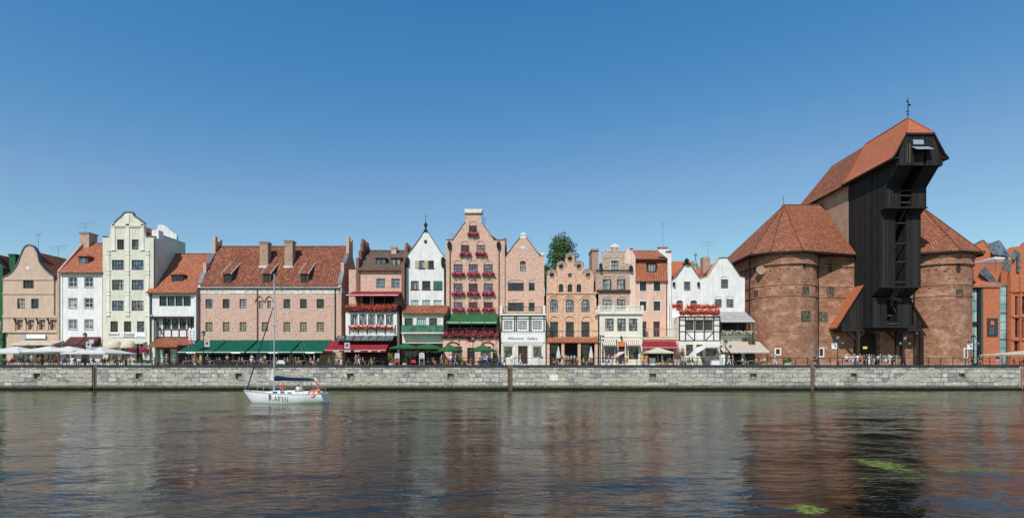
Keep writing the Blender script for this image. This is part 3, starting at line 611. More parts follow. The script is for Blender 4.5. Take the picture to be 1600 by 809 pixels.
h.win(20, 540, 50, 566, nx=4, ny=1, fm=DK, pm='shop_display'); h.win(56, 540, 68, 568, nx=1, ny=2, fm=BR, pm='dark_interior', name='door'); h.win(74, 541, 88, 562, nx=2, pm='shop_display')
h.Y = 95.1; h.rect(12, 519, 91.7, 569.6, 'plaster_beige'); h.Y = 95
MB().box(PX(41, 94.8), PX(70.5, 94.8), 94.8, 94.9, PZ(528.5, 94.8), PZ(522, 94.8)).build('shop_sign', 'sign_white', h.root); MB().box(PX(35.5, 94.8), PX(40.6, 94.8), 94.8, 94.9, PZ(528.5, 94.8), PZ(522, 94.8)).build('shop_sign', 'sign_blue', h.root)
for a, b_ in ((16, 45), (44, 62), (63, 82)): h.awning(a, b_, 531.5, 537, 94.95, 92.6, 'canvas_beige', sides=False)
h.roof_deep(PX(4.5, 95)+.1, PX(91.5, 95), PZ(438, 95), PX(46, 95), PZ(391, 95), 95.46, 107, 'tile_red'); h.body(4.5, 91.5, 440, 'plaster_beige')
MB().prism([(PX(46, 95)-2.6, 106, PZ(409, 106)), (PX(46, 95)+1, 106, PZ(385, 106)), (PX(46, 95)+4.5, 106, PZ(402, 106)), (PX(46, 95)+5.5, 106, PZ(415, 106))], (0, .5, 0)).build('rear_gable', 'lead', h.root)
antenna(h, 60, 366, 392, 98, 1, 1.2); antenna(h, 91, 384, 402, 99, 3, 3.4, .06)
# white house with the orange roof
h = House('white_house', 'plain white house of three window rows under an orange tiled roof with one dormer', 'house', 92, 161)
for y0, y1 in ((433, 448), (466, 480.5), (499, 514)): h.row([(107.5, 120), (132.5, 145)], y0, y1, fm=WH, surround='plaster_grey', sill='plaster_grey', st=.1)
h.win(101, 542, 117, 560, fm=WH, nx=2, pm='shop_display'); h.win(126, 540, 140, 568, nx=1, ny=1, fm=WH, pm='shop_display', name='door')
h.rect(92.3, 423, 160.6, 569.6, 'plaster_white'); h.body(92.3, 160.6, 424, 'plaster_grey')
X0, X1 = PX(92.7, 94.7), PX(161, 94.7); h.roof_along(X0, X1, 94.6, PZ(425, 94.6), 101, PZ(380, 101), 'tile_orange', gable='plaster_white')
b = MB(); b.prism([(X0-.1, 94.8, PZ(423, 94.8)), (X0-.1, 100.6, PZ(376, 101)), (X0-.1, 101.4, PZ(376, 101)), (X0-.1, 107, PZ(423, 94.8)), (X0-.1, 107, GZ), (X0-.1, 94.8, GZ)], (-.35, 0, 0)); b.build('party_wall', 'brick_tan', h.root)
chimney(h, X0+.2, 101, PZ(392, 101), PZ(367.5, 101), 1.7, 2.0, 'brick_tan', 'lead')
def dormer(h, x0, y0, x1, y1, Y, mat, Yb, roofmat, nx=2, slope=.0, ov=1.5, rise=3.2, hip=True, side='tile_red', pm='glass_dark', fm=DK, shed=False):
    """window box standing on a roof slope; front at depth Y, sides run back to Yb"""
    X0, X1, Z0, Z1 = PX(x0, Y), PX(x1, Y), PZ(y1, Y), PZ(y0, Y); b = MB(); (b.prism([(X0-.12, Y+.02, Z0-.2), (X0-.12, Y+.02, Z1+.05), (X0-.12, Y+shed[0]-.1, Z1+.02+shed[1]), (X0-.12, Y+shed[0]-.1, Z0+1.4)], (X1-X0+.24, 0, 0)) if shed else b.box(X0-.18, X1+.18, Y+.02, Yb, Z0-.2, Z1+.12)); d = b.build('dormer', side, h.root)
    sh = shape('rect', X0, Z0, X1, Z1); f = MB(); ring(f, sh, scaled(sh, -.09), Y-.05, .06)
    for k in range(1, nx): x = X0+(X1-X0)*k/nx; f.box(x-.04, x+.04, Y-.045, Y+.01, Z0+.09, Z1-.09)
    f.build('dormer_window', fm, d); MB().face([(x, Y-.005, z) for x, z in sh]).build('dormer_pane', pm, d)
    o = ov*Y/F*1.0; zr = Z1+rise*Y/F; xm = (X0+X1)/2; r = MB(); zt = .1
    if shed: L = Yb-Y+.3; r.prism([(X0-o, Y-.25, Z1+.05), (X0-o, Y-.25, Z1+.17), (X0-o, Y+shed[0], Z1+.17+shed[1]), (X0-o, Y+shed[0], Z1+.05+shed[1])], (X1-X0+2*o, 0, 0))
    else:
        r.face([(X0-o, Y-.3, Z1+zt), (X1+o, Y-.3, Z1+zt), (xm, Y+.5, zr)]); r.face([(X0-o, Y-.3, Z1+zt), (xm, Y+.5, zr), (xm, Yb+.8, zr), (X0-o, Yb+.8, Z1+zt)][::-1] if 0 else [(X0-o, Yb+.8, Z1+zt), (X0-o, Y-.3, Z1+zt), (xm, Y+.5, zr), (xm, Yb+.8, zr)])
        r.face([(X1+o, Y-.3, Z1+zt), (X1+o, Yb+.8, Z1+zt), (xm, Yb+.8, zr), (xm, Y+.5, zr)]); r.face([(X0-o, Y-.3, Z1+zt-.02), (X0-o, Yb+.8, Z1+zt-.02), (X1+o, Yb+.8, Z1+zt-.02), (X1+o, Y-.3, Z1+zt-.02)])
    r = r.build('dormer_roof', roofmat, d)
    if shed:
        for x in (X0-o-.06, X1+o): MB().prism([(x, Y-.28, Z1-.02), (x, Y-.28, Z1+.22), (x, Y+shed[0], Z1+.22+shed[1]), (x, Y+shed[0], Z1-.02+shed[1])], (.07, 0, 0)).build('verge_board', 'flash_white', r)
    return d
dormer(h, 124.5, 401.5, 136, 413.5, 96.4, DK, 99, 'tile_orange', 1, ov=3.5, rise=6, side='tile_orange', pm='glass_blue')
for a, b_ in ((97, 120.5), (122, 145)): h.awning(a, b_, 526, 538.5, 94.95, 93.2, 'canvas_brown', sides=True, bar='metal_dark')
MB().box(PX(139, 93.6), PX(146, 93.6), 93.6, 93.75, PZ(543, 93.6), PZ(530, 93.6)).build('hanging_sign', 'sign_grey', h.root)
h.pipe([(91.5, 424), (91.5, 510)], 'flash_white'); h.pipe([(160.6, 420), (160.6, 568)], 'copper_pipe')
MB().box(X0-.1, X1+.1, 94.42, 94.6, PZ(425.5, 94.6)-.12, PZ(425.5, 94.6)+.03).build('gutter', 'copper_pipe', h.root); antenna(h, 133, 348, 368, 101, 3, 3.6, .08)
# pale green hostel
h = House('hostel_building', 'tall pale green plaster house with scroll gable and white pilasters', 'house', 160.5, 242, 94.6)
h.row([(183, 193.7), (206, 216.7)], 374, 390, fm=DK, nx=3)
for y0, y1 in ((406, 421.7), (437, 453), (469.5, 485.3)): h.row([(175, 193.4), (205.8, 224.4)], y0, y1, fm=DK, nx=4, pm='glass_blue' if y0 == 406 else None)
h.row([(172.5, 184.3), (193.6, 205), (214, 225.5)], 501.7, 518.4, fm=BR, nx=3, ny=3)
h.row([(169, 184), (190, 203)], 541, 563, fm=DK, nx=1, ny=1, pm='shop_display'); h.win(212, 536, 223, 567.5, nx=2, ny=2, fm='frame_yellow', pm='dark_interior', name='door')
top = smooth([(179, 349), (184, 343), (190, 338.5), (194, 333.5), (197, 332)], 3)+smooth([(206, 332), (209, 337.5), (215, 341.5), (221, 346), (225, 349)], 3)
h.wall([(160.5, 569.7), (242, 569.7), (242, 370), (233, 370), (229.5, 372.5), (226.5, 368), (225.5, 354)]+top[::-1]+[(178.5, 354), (173, 355), (172, 368), (169.5, 372), (166, 370), (160.5, 370)], 'plaster_green')
coping_line(h, [(160.5, 370), (166, 370)], 'lead'); coping_line(h, top, 'lead'); coping_line(h, [(233, 370), (242, 370)], 'lead')
tr = [(167, 391.5, 171.7, 493), (196.8, 335, 202.3, 493), (228.3, 391.5, 233.3, 493), (175, 350.5, 180, 391), (220.5, 350.5, 225.3, 391), (174, 350, 226, 352.5)]
h.trim(tr, 'plaster_trim', name='pilaster', proud=.1)
tr = [(x-.8, y, x+5.8, y+1.4) for x in (166.8, 197, 228.2) for y in (391.5, 396.5, 422.5, 427.5, 454.5, 459.5, 486, 492)]+[(174, 353.5, 226, 354.8), (174, 389.5, 181, 391.3), (219.5, 389.5, 226, 391.3)]
h.trim(tr, 'plaster_trim', name='capital', proud=.17)
Y0 = h.Y; zt = P(253, 366, PX(242, 94.6)*F/(253-800)); xs_ = PX(242, Y0)
b = MB(); b.prism([(xs_-.03, Y0+.46, GZ), (xs_-.03, Y0+.46, PZ(371, Y0)), (xs_-.03, 96.8, PZ(371, Y0)), (xs_-.03, 96.8, zt.z), (xs_-.03, 103.5, zt.z), (xs_-.03, 103.5, GZ)], (-7.5, 0, 0)); b.build('side_wall', 'plaster_green', h.root)
MB().box(xs_-1.2, xs_-.0, 95.6, 96.9, PZ(371, Y0), PZ(357, Y0)).build('parapet', 'plaster_white', h.root)
h.roof_deep(PX(163, Y0), PX(240, Y0)-.4, PZ(375, Y0), PX(200, Y0), PZ(344, Y0), Y0+.46, 103, 'tile_orange')
b = MB(); rg = smooth([(243, 371), (247, 352), (256, 352), (262, 356), (268, 362), (273, 364.5), (276, 368), (276, 374)], 3); b.prism([P(x, y, 112) for x, y in rg], (0, .5, 0)); b.build('rear_gable', 'plaster_white', h.root)
MB().box(PX(172.5, Y0-.1), PX(227.4, Y0-.1), Y0-.1, Y0-.02, PZ(527.7, Y0), PZ(519, Y0)).build('hostel_sign', 'sign_white', h.root)
sg = [o for o in h.root.children if o.name.startswith('hostel_sign')][0]
text_mesh('sound :: hostel', .72, 'lettering', 'sign_black', sg, (PX(191, Y0), Y0-.115, PZ(522.4, Y0)), sx=1.05, bold=.008)
MB().box(PX(174, Y0), PX(192, Y0), Y0-.113, Y0-.103, PZ(526.4, Y0), PZ(526, Y0)).box(PX(193, Y0), PX(211, Y0), Y0-.113, Y0-.103, PZ(526.9, Y0), PZ(525.6, Y0)).build('sign_rule', 'sign_black', sg)
MB().box(PX(212.5, Y0), PX(226.5, Y0), Y0-.113, Y0-.103, PZ(527, Y0), PZ(525.2, Y0)).build('sign_rule', 'sign_blue', sg)
for a, b_ in ((163.5, 187), (187.5, 210)):
    b = MB(); cx = PX((a+b_)/2, 93.9); rx = (PX(b_, 93.9)-PX(a, 93.9))/2; zb = PZ(541, 93.9)
    for i in range(10):
        for j in range(5):
            def q(i, j): t = math.pi*i/10; u = math.pi/2*j/5; return (cx-rx*math.cos(t)*(1-.25*math.sin(u)), Y0-.01-1.4*math.sin(t)**.6*math.cos(u), zb+1.1*math.sin(u)*(.35+.65*math.sin(t)**.5))
            b.face([q(i, j), q(i+1, j), q(i+1, j+1), q(i, j+1)])
        b.face([q(i, 0), q(i+1, 0), (q(i+1, 0)[0], q(i+1, 0)[1], zb-.25), (q(i, 0)[0], q(i, 0)[1], zb-.25)])
    b.build('dome_awning', 'canvas_cream', h.root)
h.awning(210.5, 223.5, 533, 535.5, Y0-.02, Y0-1, 'canvas_beige', val=.2)
h.pipe([(241, 372), (241, 490), (235, 496), (235, 566)], 'metal_dark')
# small house with orange roof and jettied white upper floor
h = House('timbered_inn', 'low white timber framed house under a broad orange pantile roof', 'house', 234, 306, 94.4)
for x0, x1 in ((249, 260.5), (261.5, 273), (274, 285.5), (286.5, 298)): h.win(x0, 462, x1, 478, fm=DK, nx=2, ny=2, t=.07, pm='glass_dark')
h.rect(234.3, 456, 306, 495.5, 'plaster_white'); Yk = h.Y; h.Y = 95.3
for x0, x1 in ((257, 267), (268.5, 279), (280.5, 291), (292.5, 303)): h.win(x0, 497.5, x1, 514, fm=DK, nx=2, ny=2, pm='glass_dark')
h.rect(242, 494, 306, 527, 'plaster_white'); h.timber([(243, 495, 243, 526), (256, 495, 256, 526), (268, 514, 268, 526), (280, 514, 280, 526), (292, 514, 292, 526), (304, 495, 304, 526), (242, 514.5, 306, 514.5), (242, 526, 306, 526), (244, 500, 254, 522)], 'beam_brown')
b = MB()
for x in (243, 256, 270, 284, 300): b.bar(P(x, 496, 94.5), P(x+.4, 507, 95.25), .16)
b.build('bracket', 'beam_brown', h.root); h.win(239, 544, 255, 567, nx=1, ny=1, fm=BR, pm='glass_green'); h.win(264, 544, 276, 567, nx=1, ny=1, fm=BR, pm='glass_green'); h.win(257.5, 545, 263, 568, nx=1, ny=1, fm='frame_red', pm='dark_interior', name='door'); h.win(280, 545, 298, 566, nx=2, ny=1, fm='frame_red', pm='dark_interior')
h.rect(236, 527, 306, 569.6, 'brick_dark'); h.Y = Yk; h.body(234.5, 306, 457, 'plaster_white', Y0=95.8)
h.trim([(234.3, 494, 306, 496.5)], 'beam_brown')
X0, X1 = PX(229, 94), PX(305.5, 94); zE = PZ(457, 94); h.roof_along(X0, X1, 93.9, zE, 100.5, PZ(396.7, 100.5), 'tile_orange', gable='plaster_white')
MB().box(X0, X1, 93.72, 93.9, zE-.15, zE+.02).build('gutter', 'copper_pipe', h.root)
dormer(h, 269, 430, 284, 441.5, 95.7, DK, 98, 'tile_orange', 2, ov=4.5, rise=6.5, side='frame_red')
for (a, b_, yy) in ((229.5, 277, 541), (276, 299, 538)):
    X0, X1 = PX(a, 92.6), PX(b_, 92.6); MB().prism([(X0, 92.6, PZ(yy, 92.6)), (X0, 92.6, PZ(yy, 92.6)-.14), (X0, 95.25, PZ(527.5, 95.2)-.1), (X0, 95.25, PZ(527.5, 95.2))], (X1-X0, 0, 0)).build('shop_roof', 'tile_aged', h.root)
h.pipe([(236, 458), (236, 490), (241, 497), (241, 540)], 'metal_dark'); h.pipe([(305, 458), (305, 545)], 'copper_pipe')
# long brick storehouse
h = House('brick_storehouse', 'long pink brick storehouse with a big dark red roof, three dormers and two chimneys', 'house', 310, 531, 94.8)
c1 = [(321, 332), (348, 358.5), (374.3, 385), (442.8, 453.5), (468.6, 479.3), (494.7, 506.2)]
h.row(c1, 467, 481.5, fm=BR, nx=2, ny=3, pm=None); h.row(c1[:3]+[(408.8, 419)]+c1[3:], 503, 518.3, fm='frame_yellow', nx=3, ny=4, pm='glass_olive', t=.06)
h.win(404.7, 469.5, 410.5, 481.5, fm=BR, nx=1); h.win(417.7, 469.5, 423.5, 481.5, fm=BR, nx=1)
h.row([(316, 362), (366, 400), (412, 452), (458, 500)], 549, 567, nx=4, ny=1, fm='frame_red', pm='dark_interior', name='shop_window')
h.rect(310, 449, 531, 569.6, 'brick_store'); h.trim([(310.2, 450.5, 530.8, 459)], 'render_worn', 'frieze', proud=.05); h.trim([(310, 446.8, 531, 449.5)], 'flash_white', 'eaves_board', proud=.22); h.trim([(310, 449.6, 531, 451)], 'frame_dark', 'gutter', proud=.3)
b = MB()
for cx in (405.5, 420.5):
    for k in range(8):
        a0, a1 = math.pi*k/8, math.pi*(k+1)/8; f = lambda a: (cx+6.6*math.cos(a)*(1 if True else 1), 472-(7.6*math.sin(a)+2.2*math.sin(a)**8)); p, q = f(a0), f(a1)
        b.bar(P(*p, h.Y-.05), P(*q, h.Y-.05), .14, .12)
b.build('blind_arch', 'brick_dark', h.root)
h.pipe([(402, 451), (402, 532)], 'copper_pipe', .09); h.pipe([(523.5, 451), (523.5, 532)], 'metal_dark', .09); h.pipe([(311.5, 451), (311.5, 532)], 'copper_pipe', .08)
Xa, Xb = PX(313, 94.6), -30.3; Yr = 100.5; ze, zr = PZ(446, 94.6), PZ(385, 100.5)
h.roof_along(Xa, Xb, 94.5, ze, Yr, zr, 'tile_aged2' if 0 else 'tile_red', wth if 0 else .16)
zf = lambda Y: ze+(zr-ze)*(Y-94.5)/(Yr-94.5)
MB().box(PX(310, 94.8)+.03, PX(531, 94.8)-.5, 95.26, 106.4, GZ, ze-.2).build('side_wall', 'brick_store', h.root)
# stepped end gables
def end_gable(X, th, mat='brick_dark'):
    Yc = 100.6; b = MB(); pts = [(94.82, GZ), (94.82, ze+.2), (95.4, ze+1.0), (96.3, ze+2.4), (96.3, ze+4.3), (97.3, ze+4.3), (97.3, ze+4.2), (99.3, ze+6.4), (99.3, zr+1.6), (100.1, zr+1.6), (100.1, zr+.9), (100.9, zr+.9), (100.9, zr+1.4), (101.7, zr+1.4), (101.7, ze+6.4), (103.8, ze+4.2), (103.8, ze+4.4), (104.8, ze+4.4), (104.8, ze+2.4), (106.4, ze+.2), (106.4, GZ)]
    b.prism([(X, y, z) for y, z in pts], (th, 0, 0)); return b.build('end_gable', mat, h.root)
end_gable(Xb, .55, 'brick_store'); end_gable(Xa-.5, .55, 'brick_store')
for X in (Xb-.05, Xa-.55):
    b = MB()
    for y0, z0, y1, z1 in ((94.8, ze+.35, 96.25, ze+2.5), (97.35, ze+4.3, 99.25, ze+6.5)): b.bar((X+.3, y0, z0), (X+.3, y1, z1), .75, .16)
    b.build('gable_flashing', 'lead', h.root)
for z0, z1, y0, y1 in ((ze-1.2, ze+2.6, 100.0, 101.4), (ze+3.2, ze+4.6, 100.3, 101.1)): MB().box(Xb+.545, Xb+.56, y0, y1, z0, z1).build('blind_niche', 'render_worn', h.root)
MB().box(Xb+.54, Xb+.62, 94.85, 106.3, ze-1.2, ze-.5).build('frieze', 'render_worn', h.root)
for px, yb, yt in ((412.5, 411, 380.5), (451, 412, 378.5)):
    Yc = 98.0; X = PX(px, Yc-.6); chimney(h, X, Yc, zf(Yc)-1.2, PZ(yt, Yc-.6), 1.45, 1.35, 'brick_light', 'lead'); MB().box(X-.85, X+.85, Yc-.85, Yc-.6, zf(Yc-.7)-.25, zf(Yc-.7)+.12).build('chimney_flashing', 'flash_white', h.root)
for x in (355, 416.5, 475.5): dormer(h, x-5.5, 428.5, x+5.5, 443.5, 94.9, DK, 96.6, 'tile_red', 2, ov=1.8, shed=(3.4, 2.65), side='timber_old', pm='dark_interior', fm='timber_old')
for a, b_, x0 in ((278, 332, 0), (334, 382, 0), (385, 454, 0), (456.5, 504, 0)): h.awning(a, b_, 531, 549.5, 94.75, 90.2, 'canvas_green', val=.35, sides=True)
for a in (292, 362, 420, 478):
    MB().box(PX(a, 90.3), PX(a+14, 90.3), 90.12, 90.14, PZ(551.8, 90.1), PZ(550.2, 90.1)).build('valance_lettering', 'sign_white', h.root)
# terrace restaurant with red flowers
h = House('terrace_restaurant', 'brown tiled house with a white glazed front and red flowers on its terrace', 'house', 540, 632, 95)
h.row([(588, 602), (611.5, 625)], 435, 450.5, fm='frame_grey', nx=2, ny=3, pm='glass_blue'); h.row([(566, 578)], 462, 476, fm=DK, nx=2, pm='dark_interior'); h.row([(584, 616)], 462, 476, nx=4, ny=1, fm=DK, pm='dark_interior')
h.rect(545, 421, 632, 490, 'brick_pink'); h.body(545, 632, 424, 'brick_dark'); X0, X1 = PX(559, 94.7), PX(632, 94.7)
h.roof_along(X0, X1, 94.6, PZ(421, 94.6), 100, PZ(391.5, 100), 'tile_brown', gable='brick_dark'); MB().box(X0, X1, 94.45, 94.6, PZ(422.5, 94.6), PZ(420.8, 94.6)).build('gutter', 'copper_pipe', h.root)
for x in (595, 619.5): dormer(h, x-6.5, 404, x+6.5, 416.5, 96, DK, 98.3, 'tile_brown', 2, ov=3, rise=3, side='tile_brown', pm='glass_curtain')
def stepped(X, th, Yc, zb, zt, mat):
    b = MB()
    for k, (w_, z) in enumerate(((5.2, zt-4), (3.6, zt-2.4), (2.4, zt-.8))): b.box(X+.002*k, X+th-.002*k, Yc-w_, Yc+w_, zb, z)
    for dy in (-1.7, -.6, .6, 1.7): b.box(X+.05, X+th-.05, Yc+dy-.28, Yc+dy+.28, zt-1, zt)
    b.build('end_gable', mat, h.root)
stepped(X0-.35, .5, 100, GZ, PZ(377, 100), 'brick_dark'); stepped(X1-.35, .5, 99, GZ, PZ(383, 99), 'brick_dark'); chimney(h, PX(616, 99.5), 99.5, PZ(402, 99.5), PZ(389, 99.5), .9, .8, 'brick_pink')
antenna(h, 569, 361, 378, 100, 0)
h.Y = 91.4; Yk = 91.4
for k in range(5): a = 547.5+k*13.9; h.win(a, 491, a+11.2, 507.5, fm=DK, nx=3, ny=1, pm='glass_curtain', t=.08)
h.rect(540, 486.5, 620, 524, 'plaster_white'); h.body(540, 620, 487, 'plaster_white', Y1=94.9); h.timber([(x, 508, x, 522) for x in (546.3, 560, 574, 588, 602, 617.5)]+[(545, 489, 619, 489)], 'beam_black', wd=.18)
MB().box(PX(538, Yk), PX(623, Yk), Yk-.15, 95, PZ(487, Yk), PZ(484.5, Yk)).build('terrace_floor', 'beam_brown', h.root)
h.railing(539.5, 621, 475, 484, Yk+.05, 'metal_dark', Yback=94.9)
for x in (541, 560, 580, 600, 620): MB().box(PX(x, Yk)-.06, PX(x, Yk)+.06, Yk+.2, Yk+.32, PZ(485, Yk), PZ(457, Yk)).build('terrace_post', 'metal_dark', h.root)
h.awning(541, 622, 455, 460.5, 94.9, 91, 'canvas_red', val=.3)
b = MB(); X0, X1 = PX(524, 89.7), PX(613, 89.7); b.prism([(X0, 89.7, PZ(532, 89.7)), (X0, 91.35, PZ(524, 91.3)), (X0, 91.35, PZ(524, 91.3)-.06), (X0, 89.7, PZ(532, 89.7)-.06)], (X1-X0, 0, 0)); g_ = b.build('glass_roof', 'glass_roof', h.root)
b = MB()
for k in range(8): x = X0+(X1-X0)*k/7; b.bar((x, 89.68, PZ(532, 89.7)+.03), (x, 91.3, PZ(524, 91.3)+.03), .09)
b.bar((X0, 89.67, PZ(532, 89.7)+.03), (X1, 89.67, PZ(532, 89.7)+.03), .09).build('glazing_frame', 'beam_brown', g_)
h.row([(548, 572), (578, 612)], 541, 567, nx=4, ny=1, fm='frame_red', pm='dark_interior', name='shop_window'); h.rect(540, 524.5, 620, 569.8, 'timber_dark')
h.awning(507, 603, 532.5, 546.5, 91.3, 88.4, 'canvas_red', val=.4, sides=True, bar='canvas_cream')
for a, b_ in ((520, 530), (537, 548), (552, 563), (575, 580), (590, 594)):
    MB().box(PX(a, 88.3), PX(b_, 88.3), 88.32, 88.34, PZ(549.2, 88.3), PZ(548.1, 88.3)).build('valance_lettering', 'sign_white', h.root)
for yy, x0, x1, lb in ((475, 540, 620, 'long row of red and white geraniums hanging from the terrace rail above the red awning'), (508, 545, 614, 'narrow row of red geraniums under the five white framed windows above the red awning')):
    flower_box(x0, x1, yy, yy+(10 if yy < 500 else 6.5), Yk-.3, 'flower_red', lb, 'long flower troughs', second='flower_pale' if yy < 500 else 'flower_orange', dens=80 if yy < 500 else 60)
# white gable house with green balcony
h = House('white_gable_house', 'narrow white house with pointed gable, finial and green balcony', 'house', 630, 697, 95)
h.row([(655, 663.5), (669.5, 678)], 407, 419, fm=DK, nx=2, ny=1, sill='beam_brown'); h.row([(642, 654.5), (659.5, 672.5), (677.5, 690.5)], 438.8, 452, fm=BR, nx=3, ny=1, sill='beam_brown'); h.row([(642, 654.5), (659.5, 672.5), (677.5, 690.5)], 468.5, 478, fm=WH, nx=3, ny=1, pm='glass_green')
ap = [(634.5, 402), (641, 393), (650, 381), (659.5, 367.5), (660.5, 364), (665, 361.5), (670, 364), (671.5, 367.5), (680, 381), (689, 395), (693.5, 400)]
h.wall([(634.5, 569.6), (693.5, 569.6)]+ap[::-1], 'plaster_white'); coping_line(h, ap, 'lead', .12); b = MB()
for x0, x1 in ((648.5, 654), (664.2, 669)): b.box(PX(x0, 94.93), PX(x1, 94.93), 94.9, 94.95, PZ(419, 95), PZ(407, 95))
b.build('shutter', 'frame_yellow', h.root)
b = MB()
for x0, x1 in ((677, 684), (684.5, 691)): b.box(PX(x0, 94.93), PX(x1, 94.93), 94.9, 94.95, PZ(452, 95), PZ(439, 95))
b.build('shutter', 'frame_green', h.root)
c = P(665, 361.5, 95); MB().lathe((c.x, 95.1, c.z), [(.35, 0), (.4, .15), (.2, .3), (.16, .8), (.32, 1.0), (.3, 1.3), (.1, 1.5), (.06, 1.9), (0, 2.0)], 10).bar((c.x, 95.1, c.z+2), (c.x, 95.1, c.z+2.9), .05).bar((c.x-.1, 95.1, c.z+2.6), (c.x+.45, 95.1, c.z+2.75), .12, .03).build('finial', 'metal_dark', h.root)
MB().prism([(c.x-.25, 94.94, PZ(379, 95)), (c.x, 94.94, PZ(381, 95)), (c.x+.25, 94.94, PZ(379, 95)), (c.x+.25, 94.94, PZ(375, 95)), (c.x-.25, 94.94, PZ(375, 95))], (0, .055, 0)).build('crest', 'frame_dark', h.root)
h.prism_back([(634.5, 569), (693.5, 569), (693.5, 403), (665, 366), (634.5, 404)], 'plaster_white', drop=.35); h.roof_deep(PX(634.5, 95), PX(693.5, 95), PZ(401.5, 95), PX(665, 95), PZ(366, 95), 95.5, 107, 'tile_red', .1)
for x in (636.5, 692): o_ = MB().lathe((PX(x, 94.8), 94.8, PZ(417, 94.8)), [(.1, 0), (.3, .2), (.34, 1.4), (.2, 1.7), (0, 1.8)], 8).build('wall_lantern', 'metal_dark', h.root)
h.pipe([(634, 405), (634, 470)], 'metal_dark', .09); h.pipe([(695.5, 415), (695.5, 440), (700, 445)], 'metal_dark', .1)
h.Y = 91.8; Yk = h.Y; X0, X1 = PX(627.5, 91.3), PX(697.5, 91.3)
MB().prism([(X0, 91.3, PZ(488.8, 91.3)), (X0, 91.3, PZ(488.8, 91.3)-.15), (X0, 94.98, PZ(476.5, 94.9)-.15), (X0, 94.98, PZ(476.5, 94.9))], (X1-X0, 0, 0)).build('lean_to_roof', 'tile_brown2', h.root) if 0 else MB().prism([(X0, 91.3, PZ(488.8, 91.3)), (X0, 91.3, PZ(488.8, 91.3)-.15), (X0, 94.98, PZ(476.5, 94.9)-.15), (X0, 94.98, PZ(476.5, 94.9))], (X1-X0, 0, 0)).build('lean_to_roof', 'tile_aged', h.root)
h.row([(632, 645), (670.5, 683)], 496.5, 511, fm='frame_green', nx=3, ny=1, pm='glass_dark'); h.win(651, 496.5, 665.5, 518.5, fm='frame_green', nx=4, ny=1, pm='glass_green', name='balcony_door'); h.rect(628.5, 488.5, 692.5, 536, 'plaster_cream'); h.body(628.5, 692.5, 489, 'plaster_cream', Y1=94.9)
MB().box(PX(626.5, 90.6), PX(693.5, 90.6), 90.6, 91.79, PZ(521, 90.6), PZ(519, 90.6)).build('balcony_floor', 'flash_white', h.root)
h.railing(627, 693.2, 507.5, 519.2, 90.65, 'frame_green', step=.5, Yback=91.75, solid='glass_railing')
h.row([(632, 650), (654, 668), (672, 689)], 546, 567, nx=2, ny=1, fm='frame_green', pm='dark_interior', name='shop_window'); h.rect(628.5, 536.2, 692.5, 569.8, 'timber_dark')
# tall brick gable house with pink flowers
h = House('tall_brick_house', 'tallest pink brick gable house with arched windows, its flat gable top highest in the row', 'house', 697, 788.7, 94.7)
BT = ('brick_pink', 6); cols = [(709, 722.6), (732.6, 746), (756, 769.6)]; FB = []
h.win(733, 352, 745, 363.5, fm='frame_red', nx=2, tymp=BT, ny=1, pm='glass_dark'); FB += [(731, 747, 363)]
h.win(720.5, 382.5, 733, 394.5, fm='frame_red', nx=2, tymp=BT, ny=2); h.win(745, 382.5, 757.6, 394.5, fm='frame_red', nx=2, tymp=BT, ny=2); FB += [(718.5, 735.5, 394), (743, 760, 394)]
for y0, y1 in ((412.5, 426), (442.5, 456.5), (471.5, 481.5)):
    for a, b_ in cols: h.win(a, y0, b_, y1, fm='frame_red', nx=3, tymp=BT, ny=2, pm=rng.choice(['glass_blue', 'glass_dark'])); FB.append((a-2.5, b_+3, y1-.5))
gab = [(697, 374.6), (707.5, 374.6), (717, 361), (727, 347), (728.3, 333)]; gar = [(751, 333), (751.5, 347), (762, 361), (771.5, 375), (788.7, 375)]
h.wall([(697, 569.7), (788.7, 569.7)]+gar[::-1]+gab[::-1], 'brick_pink'); coping_line(h, gab[:4], 'brick_dark', .1, .1); coping_line(h, gar[1:], 'brick_dark', .1, .1)
h.trim([(725.5, 327.2, 753.5, 330), (727.2, 330, 752.2, 333.2)], 'plaster_trim', 'gable_cap', proud=.3); MB().box(PX(725.5, h.Y), PX(753.5, h.Y), h.Y, h.Y+1.3, PZ(333, h.Y), PZ(327.1, h.Y)).build('gable_cap', 'plaster_trim', h.root)
h.prism_back([(697.2, 569), (788.5, 569), (788.5, 376), (772, 376), (745, 338), (734, 338), (708, 376), (697.2, 376)], 'brick_pink', drop=.2, Y1=98.5); MB().box(PX(786.5, 98), PX(791.5, 98), 96.5, 103, GZ, PZ(375, 98)).build('chimney', 'brick_dark', h.root)
h.roof_deep(PX(698, 95), PX(788, 95), PZ(377, 95), PX(739.5, 95), PZ(340, 95), 98, 107, 'tile_red'); h.pipe([(703, 388), (703, 491)], 'copper_pipe', .09); h.pipe([(779.5, 388), (779.5, 568)], 'copper_pipe', .09)
for x in (702, 779): MB().lathe((PX(x, 94.4), 94.4, PZ(389, 94.4)), [(.1, 0), (.3, .2), (.36, .9), (.36, 1.0), (.2, 1.3), (0, 1.4)], 8).build('wall_lantern', 'metal_dark', h.root)
antenna(h, 754.5, 318, 346, 96, 0); antenna(h, 706, 364, 375, 96, 3, 1.3, 0); antenna(h, 757, 340, 352, 97, 4, .8, 0)
c = P(717, 463.5, h.Y); t_ = text_mesh('BAR  CAFE', .55, 'wall_lettering', 'metal_dark', h.root, (PX(739, h.Y), h.Y-.03, PZ(463.5, h.Y))) if 0 else None
nm = ['top', 'left second row', 'right second row']; rows = ['third', 'fourth', 'lowest']; cn = ['left', 'middle', 'right']
